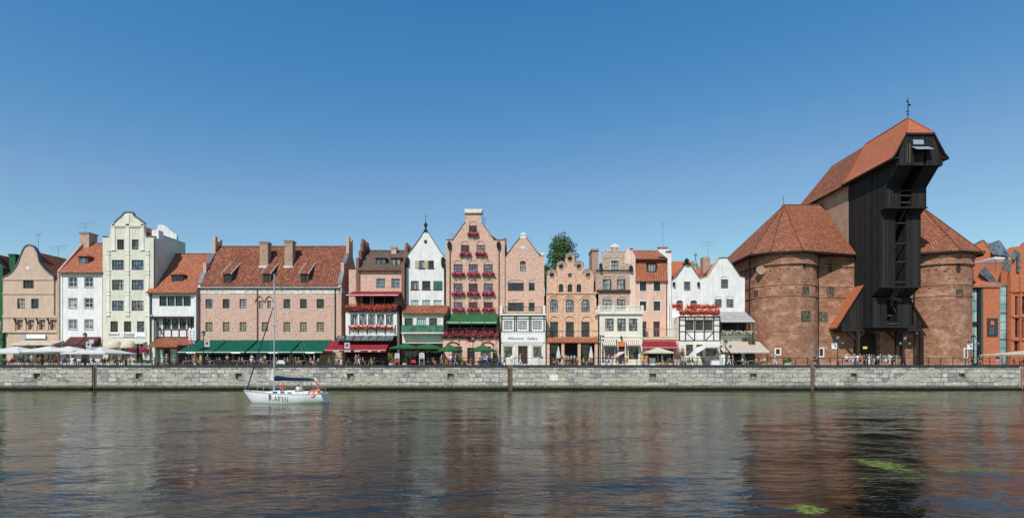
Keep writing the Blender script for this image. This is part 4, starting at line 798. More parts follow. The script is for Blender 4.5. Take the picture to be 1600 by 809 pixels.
for i, (a, b_, y) in enumerate(FB):
    lb = ['pink flower box under the single top gable window of the tall brick house', 'pink flower box under the left window of the pair high in the brick gable', 'pink flower box under the right window of the pair high in the brick gable'][i] if i < 3 else 'pink flower box, %s window, %s full row of the tall brick house' % (cn[(i-3) % 3], ['top', 'middle', 'lowest'][(i-3)//3])
    flower_box(a-.5, b_+.5, y-.5, y+5.5, h.Y-.30, 'flower_pink', lb, 'pink flower boxes on the tall brick house', dens=85, leafy=.6, second='flower_pale')
Yk = 91.2; h.Y = 91.2
for cx in (714, 759): h.win(cx-8, 541, cx+8, 566, nx=2, ny=1, fm=BR, pm='shop_display', name='shop_window')
h.win(730, 543, 742, 568, nx=2, ny=1, fm=BR, pm='dark_interior', name='door'); h.rect(692, 527, 779.5, 569.8, 'plaster_pink'); h.body(692, 779.5, 527.5, 'plaster_pink', Y1=94.6)
for cx in (708, 762):
    b = MB(); pts = [(PX(cx, Yk)+r*math.cos(t), Yk-.06, PZ(539.5, Yk)+r*.55*math.sin(t)) for r, ts in ((1.15, [math.pi*k/10 for k in range(11)]), (.75, [math.pi*(10-k)/10 for k in range(11)])) for t in ts]; b.prism(pts, (0, .055, 0)); b.build('red_arch', 'canvas_red', h.root)
MB().box(PX(690, Yk), PX(780, Yk), Yk-.3, 94.7, PZ(528, Yk), PZ(526, Yk)).build('terrace_floor', 'beam_brown', h.root); h.railing(691, 779.5, 512, 524, Yk-.2, 'metal_dark', Yback=94.6)
for x in (699, 718, 737, 757, 776): MB().box(PX(x, Yk)-.05, PX(x, Yk)+.05, Yk, Yk+.1, PZ(526, Yk), PZ(503, Yk)).build('terrace_post', 'metal_dark', h.root)
h.Y = 94.7; h.awning(697.5, 777, 490.5, 503.5, 94.65, 91.4, 'canvas_leaf', val=.35, sides=True)
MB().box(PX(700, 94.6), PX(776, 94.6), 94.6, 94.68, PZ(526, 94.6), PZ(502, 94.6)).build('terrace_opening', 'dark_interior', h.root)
flower_box(691, 779, 516, 527.5, Yk-.35, 'flower_pink', 'long trough of pink and red geraniums on the terrace rail below the dark green awning', 'long flower troughs', second='flower_red', dens=55, leafy=.7)
h.trim([(733, 529, 744, 534)], 'canvas_red', 'crest', proud=3.65)
# gallery house
h = House('gallery_house', 'salmon brick gable house above a white timber framed gallery front', 'house', 783, 850.5, 95)
h.win(813, 411, 821, 423.6, nx=2, fm=DK, tymp=(None, 3.5), pm='glass_curtain'); h.win(794, 441.5, 818, 454.4, nx=4, ny=1, fm=DK, tymp=('brick_pink', 4.5), pm='glass_dark'); h.win(826.5, 441.5, 835, 454, nx=2, fm=DK, tymp=('brick_pink', 4.5)); h.win(794, 472.5, 818, 486, nx=4, fm=DK, ny=1, tymp=('brick_pink', 4.5), pm='glass_dark'); h.win(826.5, 472.5, 835, 486, nx=2, fm=DK, tymp=('brick_pink', 4.5))
gl = [(783.2, 400.4), (790.8, 400), (802, 384), (812.5, 371.5)]; gr = [(822.5, 371.5), (833, 386), (843, 399.5), (850.3, 399.5)]
h.wall([(783.2, 569.6), (850.3, 569.6)]+gr[::-1]+gl[::-1], 'brick_pink'); coping_line(h, gl, 'brick_dark', .1, .1); coping_line(h, gr, 'brick_dark', .1, .1)
c = P(817.5, 371.5, 95); MB().box(c.x-.5, c.x+.5, 94.95, 95.5, c.z-.1, c.z+.45).prism([(c.x-.65, 94.85, c.z+.45), (c.x+.65, 94.85, c.z+.45), (c.x, 94.85, c.z+1.0)], (0, .8, 0)).build('gable_cap', 'plaster_white', h.root)
c = P(817, 386.8, 95); MB().prism([(c.x+.3*math.cos(t), 94.94, c.z+.3*math.sin(t)) for t in [math.pi*k/8 for k in range(16)]], (0, .055, 0)).build('medallion', 'plaster_white', h.root)
h.prism_back([(783.3, 569), (850.2, 569), (850.2, 402), (817.5, 374), (783.3, 402)], 'brick_pink', drop=.3); h.roof_deep(PX(783, 95), PX(850, 95), PZ(401, 95), PX(817.5, 95), PZ(373.5, 95), 95.5, 107, 'tile_red', .1)
MB().box(PX(845, 95), PX(850, 95), 94.9, 95.6, PZ(400, 95), PZ(395, 95)).build('parapet', 'plaster_white', h.root)
h.Y = 91.6; Yk = 91.6
h.row([(787, 801.5), (809, 824), (832, 847.3)], 500.5, 515.3, fm=WH, nx=6, ny=4, t=.1, pm='glass_dark', depth=.12); h.rect(783, 492, 852.5, 518, 'plaster_white'); h.timber([(x, 493, x, 517) for x in (784, 804, 807, 827, 829.5, 850)]+[(783, 493.5, 852.5, 493.5), (783, 497.5, 852.5, 497.5), (783, 517.5, 852.5, 517.5)], 'beam_black', wd=.17); h.body(783, 852.5, 492.5, 'plaster_white', Y1=94.9)
h.win(787, 541, 801.5, 559, nx=1, ny=1, fm=WH, pm='shop_display', name='shop_window'); h.win(832.5, 541, 847, 559, nx=1, ny=1, fm=WH, pm='shop_display', name='shop_window'); h.win(809.5, 540.5, 824.5, 568.5, nx=2, ny=2, fm='frame_red', pm='dark_interior', name='door')
h.rect(783, 518, 852.5, 569.8, 'plaster_shop'); h.trim([(784.5, 524, 785.8, 568), (803.5, 537, 806, 568), (828, 537, 830.5, 568), (849, 520, 851.5, 568), (783, 534.5, 852.5, 536), (786, 537.5, 803, 539), (808.5, 537.5, 826, 539), (831, 537.5, 848, 539)], 'plaster_trim', 'shopfront_moulding', .1)
h.trim([(784, 522, 851.5, 534)], 'sign_white', 'gallery_sign', .08); sg = [o for o in h.root.children if o.name.startswith('gallery_sign')][0]
text_mesh('Millennium   Gallery', .62, 'lettering', 'sign_black', sg, (PX(816.5, Yk), Yk-.1, PZ(528.6, Yk)), bold=.0, shear=.15, sx=1.0)
b = MB()
for k in range(14): x = PX(784.5, Yk)+k*.52+.25; b.prism([(x-.26, Yk-.05, PZ(518.5, Yk)), (x+.26, Yk-.05, PZ(518.5, Yk)), (x+.13, Yk-.05, PZ(521, Yk)), (x, Yk-.05, PZ(522.3, Yk)), (x-.13, Yk-.05, PZ(521, Yk))], (0, .045, 0))
b.build('scallop', 'plaster_trim', h.root)
MB().box(PX(781.5, Yk), PX(853.5, Yk), Yk-.25, 94.98, PZ(492.5, Yk), PZ(490.3, Yk)).build('balcony_floor', 'plaster_trim', h.root); h.railing(785, 848.5, 479, 490, Yk-.1, 'beam_brown', step=.22, Yback=94.9)
b = MB()
for x in (783, 850): b.box(PX(x, Yk)-.22, PX(x, Yk)+.22, Yk-.24, Yk+.16, PZ(490.3, Yk), PZ(477.5, Yk))
b.build('balcony_pier', 'plaster_white', h.root)
# lobed orange brick house
h = House('arched_gable_house', 'orange brick house whose gable steps up in five round lobes', 'house', 853.5, 935, 95)
def arc(cx, cy, r, a0, a1, n=8): return [(cx+r*math.cos(R(a0+(a1-a0)*k/n)), cy-r*math.sin(R(a0+(a1-a0)*k/n))) for k in range(n+1)]
lob = [(862.3, 429.5, 8), (877, 416.3, 7.6), (890.7, 404, 7.8), (904.7, 416.3, 7.6), (919, 429.7, 8.6)]
top = [(lob[0][0]-8, 450)]+arc(*lob[0], 180, 20)+arc(*lob[1], 180, 20)+arc(*lob[2], 180, 0)+arc(*lob[3], 160, 0)+arc(*lob[4], 160, 0)+[(927.6, 450)]
for i, (cx, cy, r) in enumerate(lob): h.win(cx-3.9, cy-3.9, cx+3.9, cy+3.9, kind='circle', nx=1, ny=1, fm='brick_orange', pm='glass_roof' if i in (3, 4) else 'glass_dark', t=.06, name='roundel', depth=.35)
h.win(887, 426.5, 894, 433.5, kind='circle', nx=1, ny=1, fm=DK, pm='glass_blue', name='roundel')
h.row([(872.9, 880.2), (886.9, 894.2), (900.9, 908.2)], 443.5, 456.3, kind='round', fm=DK, nx=2, ny=2, pm='glass_dark'); h.row([(859.6, 871.8), (884, 896.6), (908.5, 921.2)], 468.3, 487.3, kind='seg', fm=DK, nx=3, ny=3, tymp=(None, .5)) if 0 else None
h.row([(859.6, 871.8), (884, 896.6), (908.5, 921.2)], 467.5, 487.3, kind='seg', fm=DK, nx=3, ny=3)
h.row([(859.4, 872), (884, 896.8), (908.3, 921.2)], 502.5, 526.5, fm='frame_brown', nx=3, ny=3, pm='glass_dark', name='terrace_door')
h.wall([(853.8, 569.6), (935, 569.6), (935, 457.2), (927.6, 457.2)]+top[::-1]+[(854.3, 457.2), (853.8, 457.2)], 'brick_orange')
b = MB(); Y = h.Y
def rib(pts, wd=.16, pr=.1):
    for p, q in zip(pts, pts[1:]): b.bar(P(p[0], p[1], Y-.04), P(q[0], q[1], Y-.04), wd, pr)
for cx, cy, r in lob: rib(arc(cx, cy, r-.6, 175, 5), .2, .14); rib(arc(cx, cy, 4.6, 0, 360, 14), .1, .1)
for x in (870, 884, 898, 911.8): rib([(x, 426), (x, 456)])
rib([(854, 458), (935, 458)], .25, .2)
for x in (855.5, 878, 903, 930.5): rib([(x, 466), (x, 526)], .3, .14)
for cx in (866.8, 890.5, 916.5):
    rib(arc(cx, 466+5, 10.5, 165, 15, 7), .16, .12); rib(arc(cx, 471, 7.2, 175, 5, 7), .14, .08); rib(arc(cx, 501.5, 8.4, 178, 2, 7), .2, .14)
b.build('brick_moulding', 'brick_orange', h.root)
b = MB()
for (cx, cy, r) in lob[:1]+lob[1:]: pts = arc(cx, cy, r+.2, 170, 10, 8); [b.bar(P(p[0], p[1], Y-.02), P(q[0], q[1], Y-.02), .12, .3) for p, q in zip(pts, pts[1:])]
b.build('gable_coping', 'lead', h.root)
h.body(853.8, 935, 455, 'brick_orange', Y1=107); h.roof_deep(PX(855, Y), PX(934, Y), PZ(455, Y), PX(890.7, Y), PZ(413, Y), 95.47, 107, 'tile_red')
h.Y = 92; X0, X1 = PX(854, 91.4), PX(936.5, 91.4)
MB().prism([(X0, 91.2, PZ(534, 91.2)), (X0, 91.2, PZ(534, 91.2)-.15), (X0, 92.6, PZ(527, 92.6)-.15), (X0, 92.6, PZ(527, 92.6))], (X1-X0, 0, 0)).build('canopy_roof', 'tile_orange', h.root)
MB().box(X0, X1, 92.6, 94.95, PZ(527, 92.6)-.2, PZ(527, 92.6)-.02).build('terrace_floor', 'plaster_shop', h.root); h.Y = 92.9; h.railing(855, 935, 516.5, 526.5, 92.7, 'metal_dark', step=.5)
for a, b_ in ((861, 876), (882, 902), (908, 929)): h.win(a, 538, b_, 567, nx=3 if a == 882 else 1, ny=1, fm='frame_dark', pm='shop_display' if a != 882 else 'dark_interior', name='shop_window')
h.Y = 94; h.holes = []
for a, b_ in ((860, 876), (882, 902), (907, 928)): h.win(a, 537, b_, 568.5, nx=2, ny=1, fm=BR, pm='shop_display' if a != 882 else 'dark_interior', name='shop_window')
h.rect(854.5, 533, 934.5, 569.7, 'timber_dark')
for o in [o for o in h.root.children if o.name.startswith('shop_window')][:3]:
    for c in list(o.children): bpy.data.objects.remove(c)
    bpy.data.objects.remove(o)
b = MB()
for x in (856.5, 879.5, 905, 931.5): b.box(PX(x, 91.5)-.24, PX(x, 91.5)+.24, 91.4, 91.85, GZ, PZ(534.8, 91.4))
b.build('pillar', 'brick_orange', h.root)
# ornate tan gable house with balustraded cream front
h = House('ornate_gable_house', 'tan house with white strapwork gable above a cream balustraded front', 'house', 930.7, 986, 95)
h.win(954.4, 407, 966.7, 421.7, fm=DK, nx=2, ny=2, surround='plaster_trim', st=.1); h.row([(942.3, 955), (964.4, 976.8)], 436, 452.5, fm=DK, nx=2, ny=2, tymp=('brick_tan', 4.5), pm='glass_curtain'); h.row([(942.3, 955), (964.4, 976.8)], 467.5, 483, fm=DK, nx=2, ny=2, tymp=('brick_tan', 4), pm='glass_curtain')
g_l = [(930.8, 422.7), (936, 422.7), (938.5, 418), (939, 410), (940, 402), (943, 399), (941.5, 394), (946, 390.8), (951, 393.5), (954, 393), (954, 385.5)]; g_r = [(967, 385.5), (967, 393), (971, 393.5), (975.5, 390.8), (979.5, 394), (978, 399), (981, 402), (982, 410), (982.5, 418), (985, 422.7), (986, 422.7)]
h.wall([(930.8, 569.6), (986, 569.6)]+g_r[::-1]+g_l[::-1], 'brick_tan'); coping_line(h, g_l, 'plaster_trim', .07, .06); coping_line(h, g_r, 'plaster_trim', .07, .06)
b = MB(); Y = 95; b.box(PX(953, Y), PX(968, Y), 94.9, 95.5, PZ(386.5, Y), PZ(384.8, Y)); b.prism([(PX(952.5, Y), 94.88, PZ(384.8, Y)), (PX(968.5, Y), 94.88, PZ(384.8, Y)), (PX(960.5, Y), 94.88, PZ(380.3, Y))], (0, .6, 0)); b.build('pediment', 'plaster_white', h.root)
b = MB()
def circ(cx, cy, r, wd=.1, n=12, pr=.06): pts = arc(cx, cy, r, 0, 360, n); [b.bar(P(p[0], p[1], 94.97), P(q[0], q[1], 94.97), wd, pr) for p, q in zip(pts, pts[1:])]
circ(947.5, 412.5, 3.2); circ(973.8, 412.5, 3.2); circ(960.5, 399, 2.6); circ(946.5, 397.5, 2.4); circ(974.5, 397.5, 2.4)
for p, q in (((943, 402), (953, 402)), ((968, 402), (979, 402)), ((950, 402), (958, 396)), ((971, 402), (963, 396)), ((951, 408), (954, 404)), ((970, 408), (967, 404)), ((944.5, 416), (941, 421)), ((977, 416), (980, 421)), ((951, 416), (954, 421)), ((960.5, 393), (960.5, 386))): b.bar(P(*p, 94.97), P(*q, 94.97), .1, .06)
b.build('strapwork', 'plaster_trim', h.root)
h.trim([(930.5, 421.8, 986, 424.4), (932, 452.8, 985, 455), (932, 456.6, 985, 457.6)], 'beam_brown', 'string_course', .2); h.trim([(931, 424.4, 986, 425.4)], 'plaster_trim', 'string_course', .14)
h.body(931, 986, 424, 'brick_tan'); h.roof_deep(PX(931, Y)+.1, PX(986, Y)-.1, PZ(423, Y), PX(960, Y), PZ(392, Y), 95.46, 107, 'tile_red')
MB().box(PX(923.5, 98), PX(933, 98), 96.6, 100.5, GZ, PZ(394, 98)).box(PX(922.5, 98), PX(934, 98), 96.4, 100.7, PZ(394, 98), PZ(390.8, 98)).build('side_chimney', 'brick_light', h.root)
b = MB().lathe((PX(938.5, 94.6), 94.6, PZ(424, 94.6)), [(.1, 0), (.28, .2), (.2, .6), (.3, 1.2), (0, 1.5)], 8).lathe((PX(986, 94.6), 94.6, PZ(424, 94.6)), [(.1, 0), (.35, .2), (.35, .8), (.1, 1.1), (0, 1.2)], 8).build('rainwater_head', 'metal_dark', h.root)
h.Y = 91.5; Yk = 91.5
h.row([(945.8, 959), (964.5, 977.8), (982.8, 996)], 497.5, 517, fm=DK, nx=2, ny=3, pm='glass_curtain'); h.row([(945, 960), (982.5, 997.5)], 540.5, 561, fm=DK, nx=1, ny=1, pm='shop_display', name='shop_window'); h.win(966, 533.5, 976.5, 568.5, nx=1, ny=3, fm=BR, pm='dark_interior', name='door')
h.rect(936.5, 489.5, 1003.8, 569.8, 'plaster_cream'); h.body(936.5, 1003.8, 490, 'plaster_cream', Y1=94.9); h.trim([(936, 525, 1004.3, 526.5), (936, 490.5, 1004.3, 492.5)], 'plaster_trim', 'string_course', .1)
for x in (940.5, 961.5, 978): h.trim([(x, 530.5, x+3, 568)]+[(x-k % 2*.8, 531+k*3.6, x+3.5, 533.6+k*3.6) for k in range(10)], 'render_worn', 'quoin', .05)
MB().box(PX(934, Yk), PX(1005, Yk), Yk-.3, 94.98, PZ(490.6, Yk), PZ(488, Yk)).build('balcony_floor', 'plaster_trim', h.root)
b = MB(); z0, z1 = PZ(488, Yk), PZ(477.6, Yk); X0, X1 = PX(934.3, Yk), PX(1004.7, Yk); b.box(X0, X1, Yk-.28, Yk-.04, z1-.14, z1).box(X0, X1, Yk-.26, Yk-.06, z0, z0+.14); b.box(X0, X0+.24, Yk-.2, 94.9, z1-.15, z1-.01).box(X0, X0+.2, Yk-.2, 94.9, z0, z0+.13)
n = 30
for k in range(n+1):
    x = X0+.15+(X1-X0-.3)*k/n
    if k % 10 == 0: b.box(x-.2, x+.2, Yk-.3, Yk, z0, z1+.05)
    else: b.lathe((x, Yk-.16, z0), [(.06, .14), (.1, .35), (.05, .7), (.08, z1-z0-.14)], 5)
for k in range(8): b.lathe((X0+.12, Yk+.3+k*.4, z0), [(.06, .14), (.1, .35), (.05, .7), (.08, z1-z0-.14)], 5)
b.build('balustrade', 'plaster_trim', h.root)
for a, b_ in ((942.5, 964), (980, 1001)): h.awning(a, b_, 530.5, 539.5, Yk-.02, Yk-1.0, 'canvas_stripe_fine', val=.2, bar='metal_dark')
h.trim([(966.5, 534, 976, 541)], 'flower_orange', 'shop_sign', .14); MB().lathe((PX(971, Yk-.4), Yk-.4, PZ(530, Yk)), [(.05, 0), (.2, .1), (.16, .5), (0, .6)], 8).build('wall_lantern', 'metal_dark', h.root)
h.pipe([(935.3, 492), (935.3, 568)], 'metal_dark', .1)
# pink mansard house
h = House('mansard_house', 'pale pink plain house with a steep orange tiled front roof and tall dormer', 'house', 986.5, 1048, 95)
h.row([(999.4, 1010), (1021, 1031.8)], 440, 454.6, fm=BR, nx=2, ny=2, surround='plaster_white', st=.12, pm='glass_dark'); h.row([(999.4, 1010), (1021, 1031.8)], 470.5, 485.2, fm=BR, nx=2, ny=2, surround='plaster_white', st=.12, pm='glass_dark')
h.win(1004, 502, 1010, 526, fm='frame_red', nx=1, ny=4, name='balcony_door', pm='glass_dark'); h.win(1020.8, 502, 1031, 526, fm='frame_red', nx=2, ny=4, name='balcony_door', pm='glass_dark', t=.14); h.rect(986.5, 437.5, 1048, 569.6, 'plaster_pink'); h.body(986.5, 1048, 438, 'plaster_pink')
X0, X1 = PX(993, 94.8), PX(1043.5, 94.8); b = MB(); z0, z1 = PZ(439.5, 94.8), PZ(403.5, 95.9); b.prism([(X0, 94.6, z0), (X0, 95.9, z1), (X0, 99, z1), (X0, 99, z0)], (X1-X0, 0, 0)); b.build('mansard_roof', 'tile_orange', h.root)
X2 = PX(990, 95); b = MB().prism([(X2-.3, 95.2, PZ(404, 95.2)), (X2-.3, 95.2, PZ(404, 95.2)-.25), (X2-.3, 99, PZ(391, 99)-.25), (X2-.3, 99, PZ(391, 99)), (X2-.3, 107, PZ(404, 95))], (X1-X2+.5, 0, 0)); b.build('upper_roof', 'tile_orange', h.root); MB().box(X2, X1+.1, 95.1, 95.25, PZ(405.5, 95.2), PZ(403.8, 95.2)).build('gutter', 'copper_pipe', h.root)
d = dormer(h, 1012.6, 411.5, 1024.4, 424.5, 95.1, DK, 97, 'tile_orange', 3, ov=2.2, rise=1.2, side='beam_black', pm='glass_curtain')
h.Y = 94.95; h.wall([(984, 569.6), (993, 569.6), (993, 402), (991, 396), (988.5, 394.5), (988.5, 390.5), (984, 386.5), (980, 390), (976.5, 400), (975.5, 410), (978, 412), (984, 412)], 'plaster_lightpink', thick=.4); MB().box(PX(985.5, 95), PX(989, 95), 95.36, 106, GZ, PZ(393, 95)).build('party_wall', 'plaster_lightpink', h.root)
h.wall([(1043.5, 569.6), (1049, 569.6), (1049, 394.5), (1045, 392), (1044, 389), (1039, 386.5), (1036, 385), (1030.5, 388), (1029, 391), (1029, 392.5), (1043.5, 404)], 'plaster_white', thick=.4); MB().box(PX(1044, 95), PX(1048.5, 95), 95.36, 107, GZ, PZ(392, 95)).build('party_wall', 'plaster_white', h.root)
for x0, x1, y in ((983.5, 989.5, 388.5), (1028, 1043.5, 387), (1040, 1049.5, 393)): MB().box(PX(x0, 94.9), PX(x1, 94.9), 94.8, 95.5, PZ(y+.8, 95), PZ(y-1, 95)).build('gable_coping', 'tile_fresh', h.root)
h.Y = 92; Yk = 92; MB().box(PX(1004, Yk), PX(1062, Yk), Yk-.2, 94.94, PZ(530.5, Yk), PZ(527, Yk)).build('balcony_floor', 'plaster_peach', h.root); h.railing(1004.5, 1060, 513.5, 527, Yk-.1, 'metal_grey', step=.45); h.rect(1004.5, 531, 1061, 569.7, 'plaster_pink') if 0 else None
h.win(1012, 546, 1052, 566, nx=3, ny=1, fm=DK, pm='dark_interior', name='shop_window'); h.rect(1004.2, 530.6, 1059, 569.7, 'plaster_pink'); h.awning(1004.5, 1059.5, 533, 542.5, Yk-.02, 90.6, 'canvas_red', val=.35, bar='canvas_cream'); h.trim([(1036, 544, 1048, 556)], 'slate_plaque', 'menu_board', .3)
h.pipe([(1041.5, 440), (1041.5, 525)], 'metal_dark', .07); antenna(h, 1036, 349, 386, 97, 2, .4, 0)
# white pair of gables
h = House('white_timbered_house', 'white house with one small window in its gable behind a timber framed front', 'house', 1049, 1093.5, 95)
h.win(1068.7, 440, 1078.6, 453.5, fm=BR, nx=3, ny=3, surround='plaster_trim', st=.08); h.row([(1057, 1067), (1078.5, 1089)], 469, 485, fm=DK, nx=3, ny=2, kind='seg', surround='plaster_trim', st=.08)
gl = [(1049.7, 438), (1057, 432), (1062, 425), (1069, 415), (1071, 413)]; gr = [(1076.5, 413), (1080, 416), (1085, 424), (1090, 431), (1093.4, 435)]
h.wall([(1049.7, 569.6), (1093.4, 569.6)]+gr[::-1]+gl[::-1], 'plaster_white'); coping_line(h, gl, 'lead', .1); coping_line(h, gr, 'lead', .1)
h.body(1049.7, 1093.3, 438.5, 'plaster_white'); h.roof_deep(PX(1049.7, 95), PX(1093.4, 95), PZ(437.5, 95), PX(1073.5, 95), PZ(414, 95), 95.46, 102, 'tile_fresh'); MB().prism([(PX(1050, 101), 101.5, PZ(432, 101.5)), (PX(1050, 101), 106, PZ(408, 106)), (PX(1050, 101), 110, PZ(432, 101.5))], (6.2, 0, 0)).build('rear_roof', 'tile_fresh', h.root)
c = P(1073.5, 413, 95); MB().lathe((c.x, 95.2, c.z), [(.7, 0), (.75, .12), (.3, .35), (.45, .7), (.2, 1.0), (0, 1.2)], 10).build('finial', 'metal_dark', h.root)
c = P(1086.5, 418, 104); MB().lathe((c.x, 104, c.z), [(.55, -.5), (.4, .5), (.5, .6), (.2, 1.2), (.12, 2.2), (.3, 2.4), (0, 3.2)], 8).build('ridge_turret', 'copper_green', h.root)
for x in (1053, 1091.5): MB().lathe((PX(x, 94.7), 94.7, PZ(447, 94.7)), [(.05, 0), (.24, .15), (.26, .6), (0, .8)], 8).build('wall_lantern', 'metal_dark', h.root)
h.Y = 91.3; Yk = 91.3
h.row([(1072, 1084), (1086.7, 1099), (1101.2, 1113.8)], 500.3, 516, fm=BR, nx=3, ny=3, pm='glass_dark'); h.rect(1060.5, 493.5, 1125.5, 532, 'plaster_white'); h.body(1060.5, 1125.5, 494, 'plaster_white', Y1=94.9)
h.timber([(x, 494, x, 532) for x in (1061.5, 1071, 1085.3, 1100.2, 1115, 1124.5)]+[(1060.5, 495, 1125.5, 495), (1060.5, 499.5, 1125.5, 499.5), (1060.5, 517.5, 1125.5, 517.5), (1060.5, 531.5, 1125.5, 531.5), (1060.5, 508, 1071, 508), (1115, 508, 1125, 508), (1072, 519, 1084, 531), (1114, 519, 1102, 531)], 'beam_brown', wd=.19)
h.row([(1072, 1083), (1088, 1098), (1103, 1120)], 538, 556, nx=1, ny=1, fm=DK, pm='shop_display', name='shop_window'); h.rect(1060.5, 532.2, 1125.5, 569.8, 'plaster_cream')
flower_box(1061, 1124, 481, 493.5, Yk-.2, 'flower_red', 'long trough of bright red geraniums along the roof of the timber framed front', 'long flower troughs', second='flower_orange', dens=120, leafy=.4)
flower_box(1073, 1121, 474.5, 483, Yk+.7, 'flower_red', 'second row of bright red geraniums behind and above the trough on the timber framed front', 'long flower troughs', second='flower_orange', dens=85)
flower_box(1050.5, 1066.5, 473.5, 481.5, Yk+.2, 'flower_red', 'short bush of red geraniums at the left corner of the timber framed front', 'long flower troughs', second='flower_orange', dens=110)
h = House('white_corner_house', 'white house with broad gable and arched windows touching the round brick tower', 'house', 1093.5, 1164, 95)
h.win(1127, 436, 1137.6, 450.5, fm=BR, nx=3, ny=3, tymp=('plaster_white', 4.5)); h.row([(1117.3, 1127.5), (1135.3, 1146)], 467, 480.5, fm=BR, nx=3, ny=3, tymp=('plaster_white', 4.5))
gl = [(1093.6, 435), (1105, 431.7), (1113, 419), (1123, 403.3)]; gr = [(1135.5, 402.5), (1146, 417), (1156, 431.5), (1163.8, 433.4)]
h.wall([(1093.6, 569.6), (1163.8, 569.6)]+gr[::-1]+gl[::-1], 'plaster_white'); coping_line(h, gl, 'brick_pink', .12); coping_line(h, gl[-1:]+gr, 'lead', .1)
h.body(1093.7, 1163.7, 435.5, 'plaster_white', Y1=105); h.roof_deep(PX(1093.6, 95), PX(1163.5, 95), PZ(434, 95), PX(1129.5, 95), PZ(404.5, 95), 95.46, 105, 'tile_orange'); antenna(h, 1106, 377, 400, 99, 3, 3.0, 0)
MB().box(PX(1097, 98), PX(1108, 98), 97.5, 99, PZ(430, 98), PZ(402, 98)).build('chimney', 'brick_light', h.root)
c = P(1129, 417, 95); MB().prism([(c.x+.28*math.cos(t), 94.95, c.z+.28*math.sin(t)) for t in [math.pi*k/6 for k in range(12)]], (0, .045, 0)).build('medallion', 'plaster_trim', h.root)
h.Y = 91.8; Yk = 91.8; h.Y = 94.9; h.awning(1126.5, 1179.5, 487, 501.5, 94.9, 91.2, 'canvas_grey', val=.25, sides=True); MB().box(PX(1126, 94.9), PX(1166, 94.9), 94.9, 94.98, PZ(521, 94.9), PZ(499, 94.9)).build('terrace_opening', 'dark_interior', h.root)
MB().box(PX(1126.5, Yk), PX(1178, Yk), Yk-.3, 94.88, PZ(527, Yk), PZ(523.5, Yk)).build('terrace_floor', 'plaster_trim', h.root); h.railing(1126.5, 1178, 515.5, 523.5, Yk-.2, 'metal_dark', step=.3)
for x in (1128, 1152, 1176.5): MB().box(PX(x, Yk)-.06, PX(x, Yk)+.06, Yk-.1, Yk+.02, PZ(524, Yk), PZ(503, Yk)).build('terrace_post', 'metal_dark', h.root)
MB().box(PX(1140, Yk), PX(1167, Yk), Yk-.42, Yk-.32, PZ(523.5, Yk), PZ(519.8, Yk)).build('terrace_sign', 'canvas_cream', h.root)
MB().box(PX(1127, Yk), PX(1160, Yk), Yk+.1, 94.8, GZ, PZ(527.2, Yk)).build('ground_floor', 'plaster_cream', h.root); MB().box(PX(1140, Yk), PX(1158, Yk), Yk+.03, Yk+.08, GZ+.1, PZ(549, Yk)).build('shop_window', 'dark_interior', h.root)
h.awning(1141, 1202.5, 533.5, 549, Yk, 88.2, 'canvas_stripe', val=.3, sides=False)
h.awning(1129, 1143, 536, 548, Yk+.02, 89.6, 'canvas_cream', val=.25)
for x in (1143, 1200): MB().box(PX(x, 88.4)-.05, PX(x, 88.4)+.05, 88.4, 88.5, GZ, PZ(549.5, 88.3)).build('awning_post', 'metal_dark', h.root)

# ---------------------------------------------------------------- medieval crane between its two round towers
CR = thing('crane_gate', 'huge medieval harbour crane of black timber between two round brick towers', 'crane gate', (63.2, 90.5, GZ), None)
ZE = 22.6
def arc_wall(xc, yc, r, a0, a1, z0, z1, n, mat, name='tower_wall', ys=None, parent=CR, pu=0.0):
    b = MB(); pts = [(xc+r*math.cos(R(a0+(a1-a0)*k/n)), yc+r*math.sin(R(a0+(a1-a0)*k/n))) for k in range(n+1)]
    if ys: pts = [(pts[0][0], ys)]+pts+[(pts[-1][0], ys)]
    u = [0]
    for p, q in zip(pts, pts[1:]): u.append(u[-1]+math.dist(p, q))
    for i in range(len(pts)-1):
        p, q = pts[i], pts[i+1]; b.face([(p[0], p[1], z0), (q[0], q[1], z0), (q[0], q[1], z1), (p[0], p[1], z1)], uv=[(u[i]+pu, z0), (u[i+1]+pu, z0), (u[i+1]+pu, z1), (u[i]+pu, z1)])
    o = b.build(name, mat, parent); m = o.data; m.polygons.foreach_set('use_smooth', [True]*len(m.polygons)); bm = bmesh.new(); bm.from_mesh(m); bmesh.ops.remove_doubles(bm, verts=bm.verts, dist=1e-4); bm.to_mesh(m); bm.free(); m.set_sharp_from_angle(angle=R(35)); return o
def band(xc, r, z, hgt, pr, mat='brick_old', ys=112, name='string_course'):
    b = MB(); n = 28; pts = [(xc+(r+pr)*math.cos(R(180+180*k/n)), 98+(r+pr)*math.sin(R(180+180*k/n))) for k in range(n+1)]; inn = [(xc+(r-.05)*math.cos(R(180+180*k/n)), 98+(r-.05)*math.sin(R(180+180*k/n))) for k in range(n+1)]
    pts = [(pts[0][0], 104)]+pts+[(pts[-1][0], 104)]; inn = [(inn[0][0], 104)]+inn+[(inn[-1][0], 104)]
    for i in range(len(pts)-1):
        p, q, a, c = pts[i], pts[i+1], inn[i], inn[i+1]; b.face([(p[0], p[1], z), (q[0], q[1], z), (q[0], q[1], z+hgt), (p[0], p[1], z+hgt)]); b.face([(p[0], p[1], z+hgt), (q[0], q[1], z+hgt), (c[0], c[1], z+hgt), (a[0], a[1], z+hgt)]); b.face([(p[0], p[1], z), (a[0], a[1], z), (c[0], c[1], z), (q[0], q[1], z)])
    return b.build(name, mat, CR)
RT = 5.7
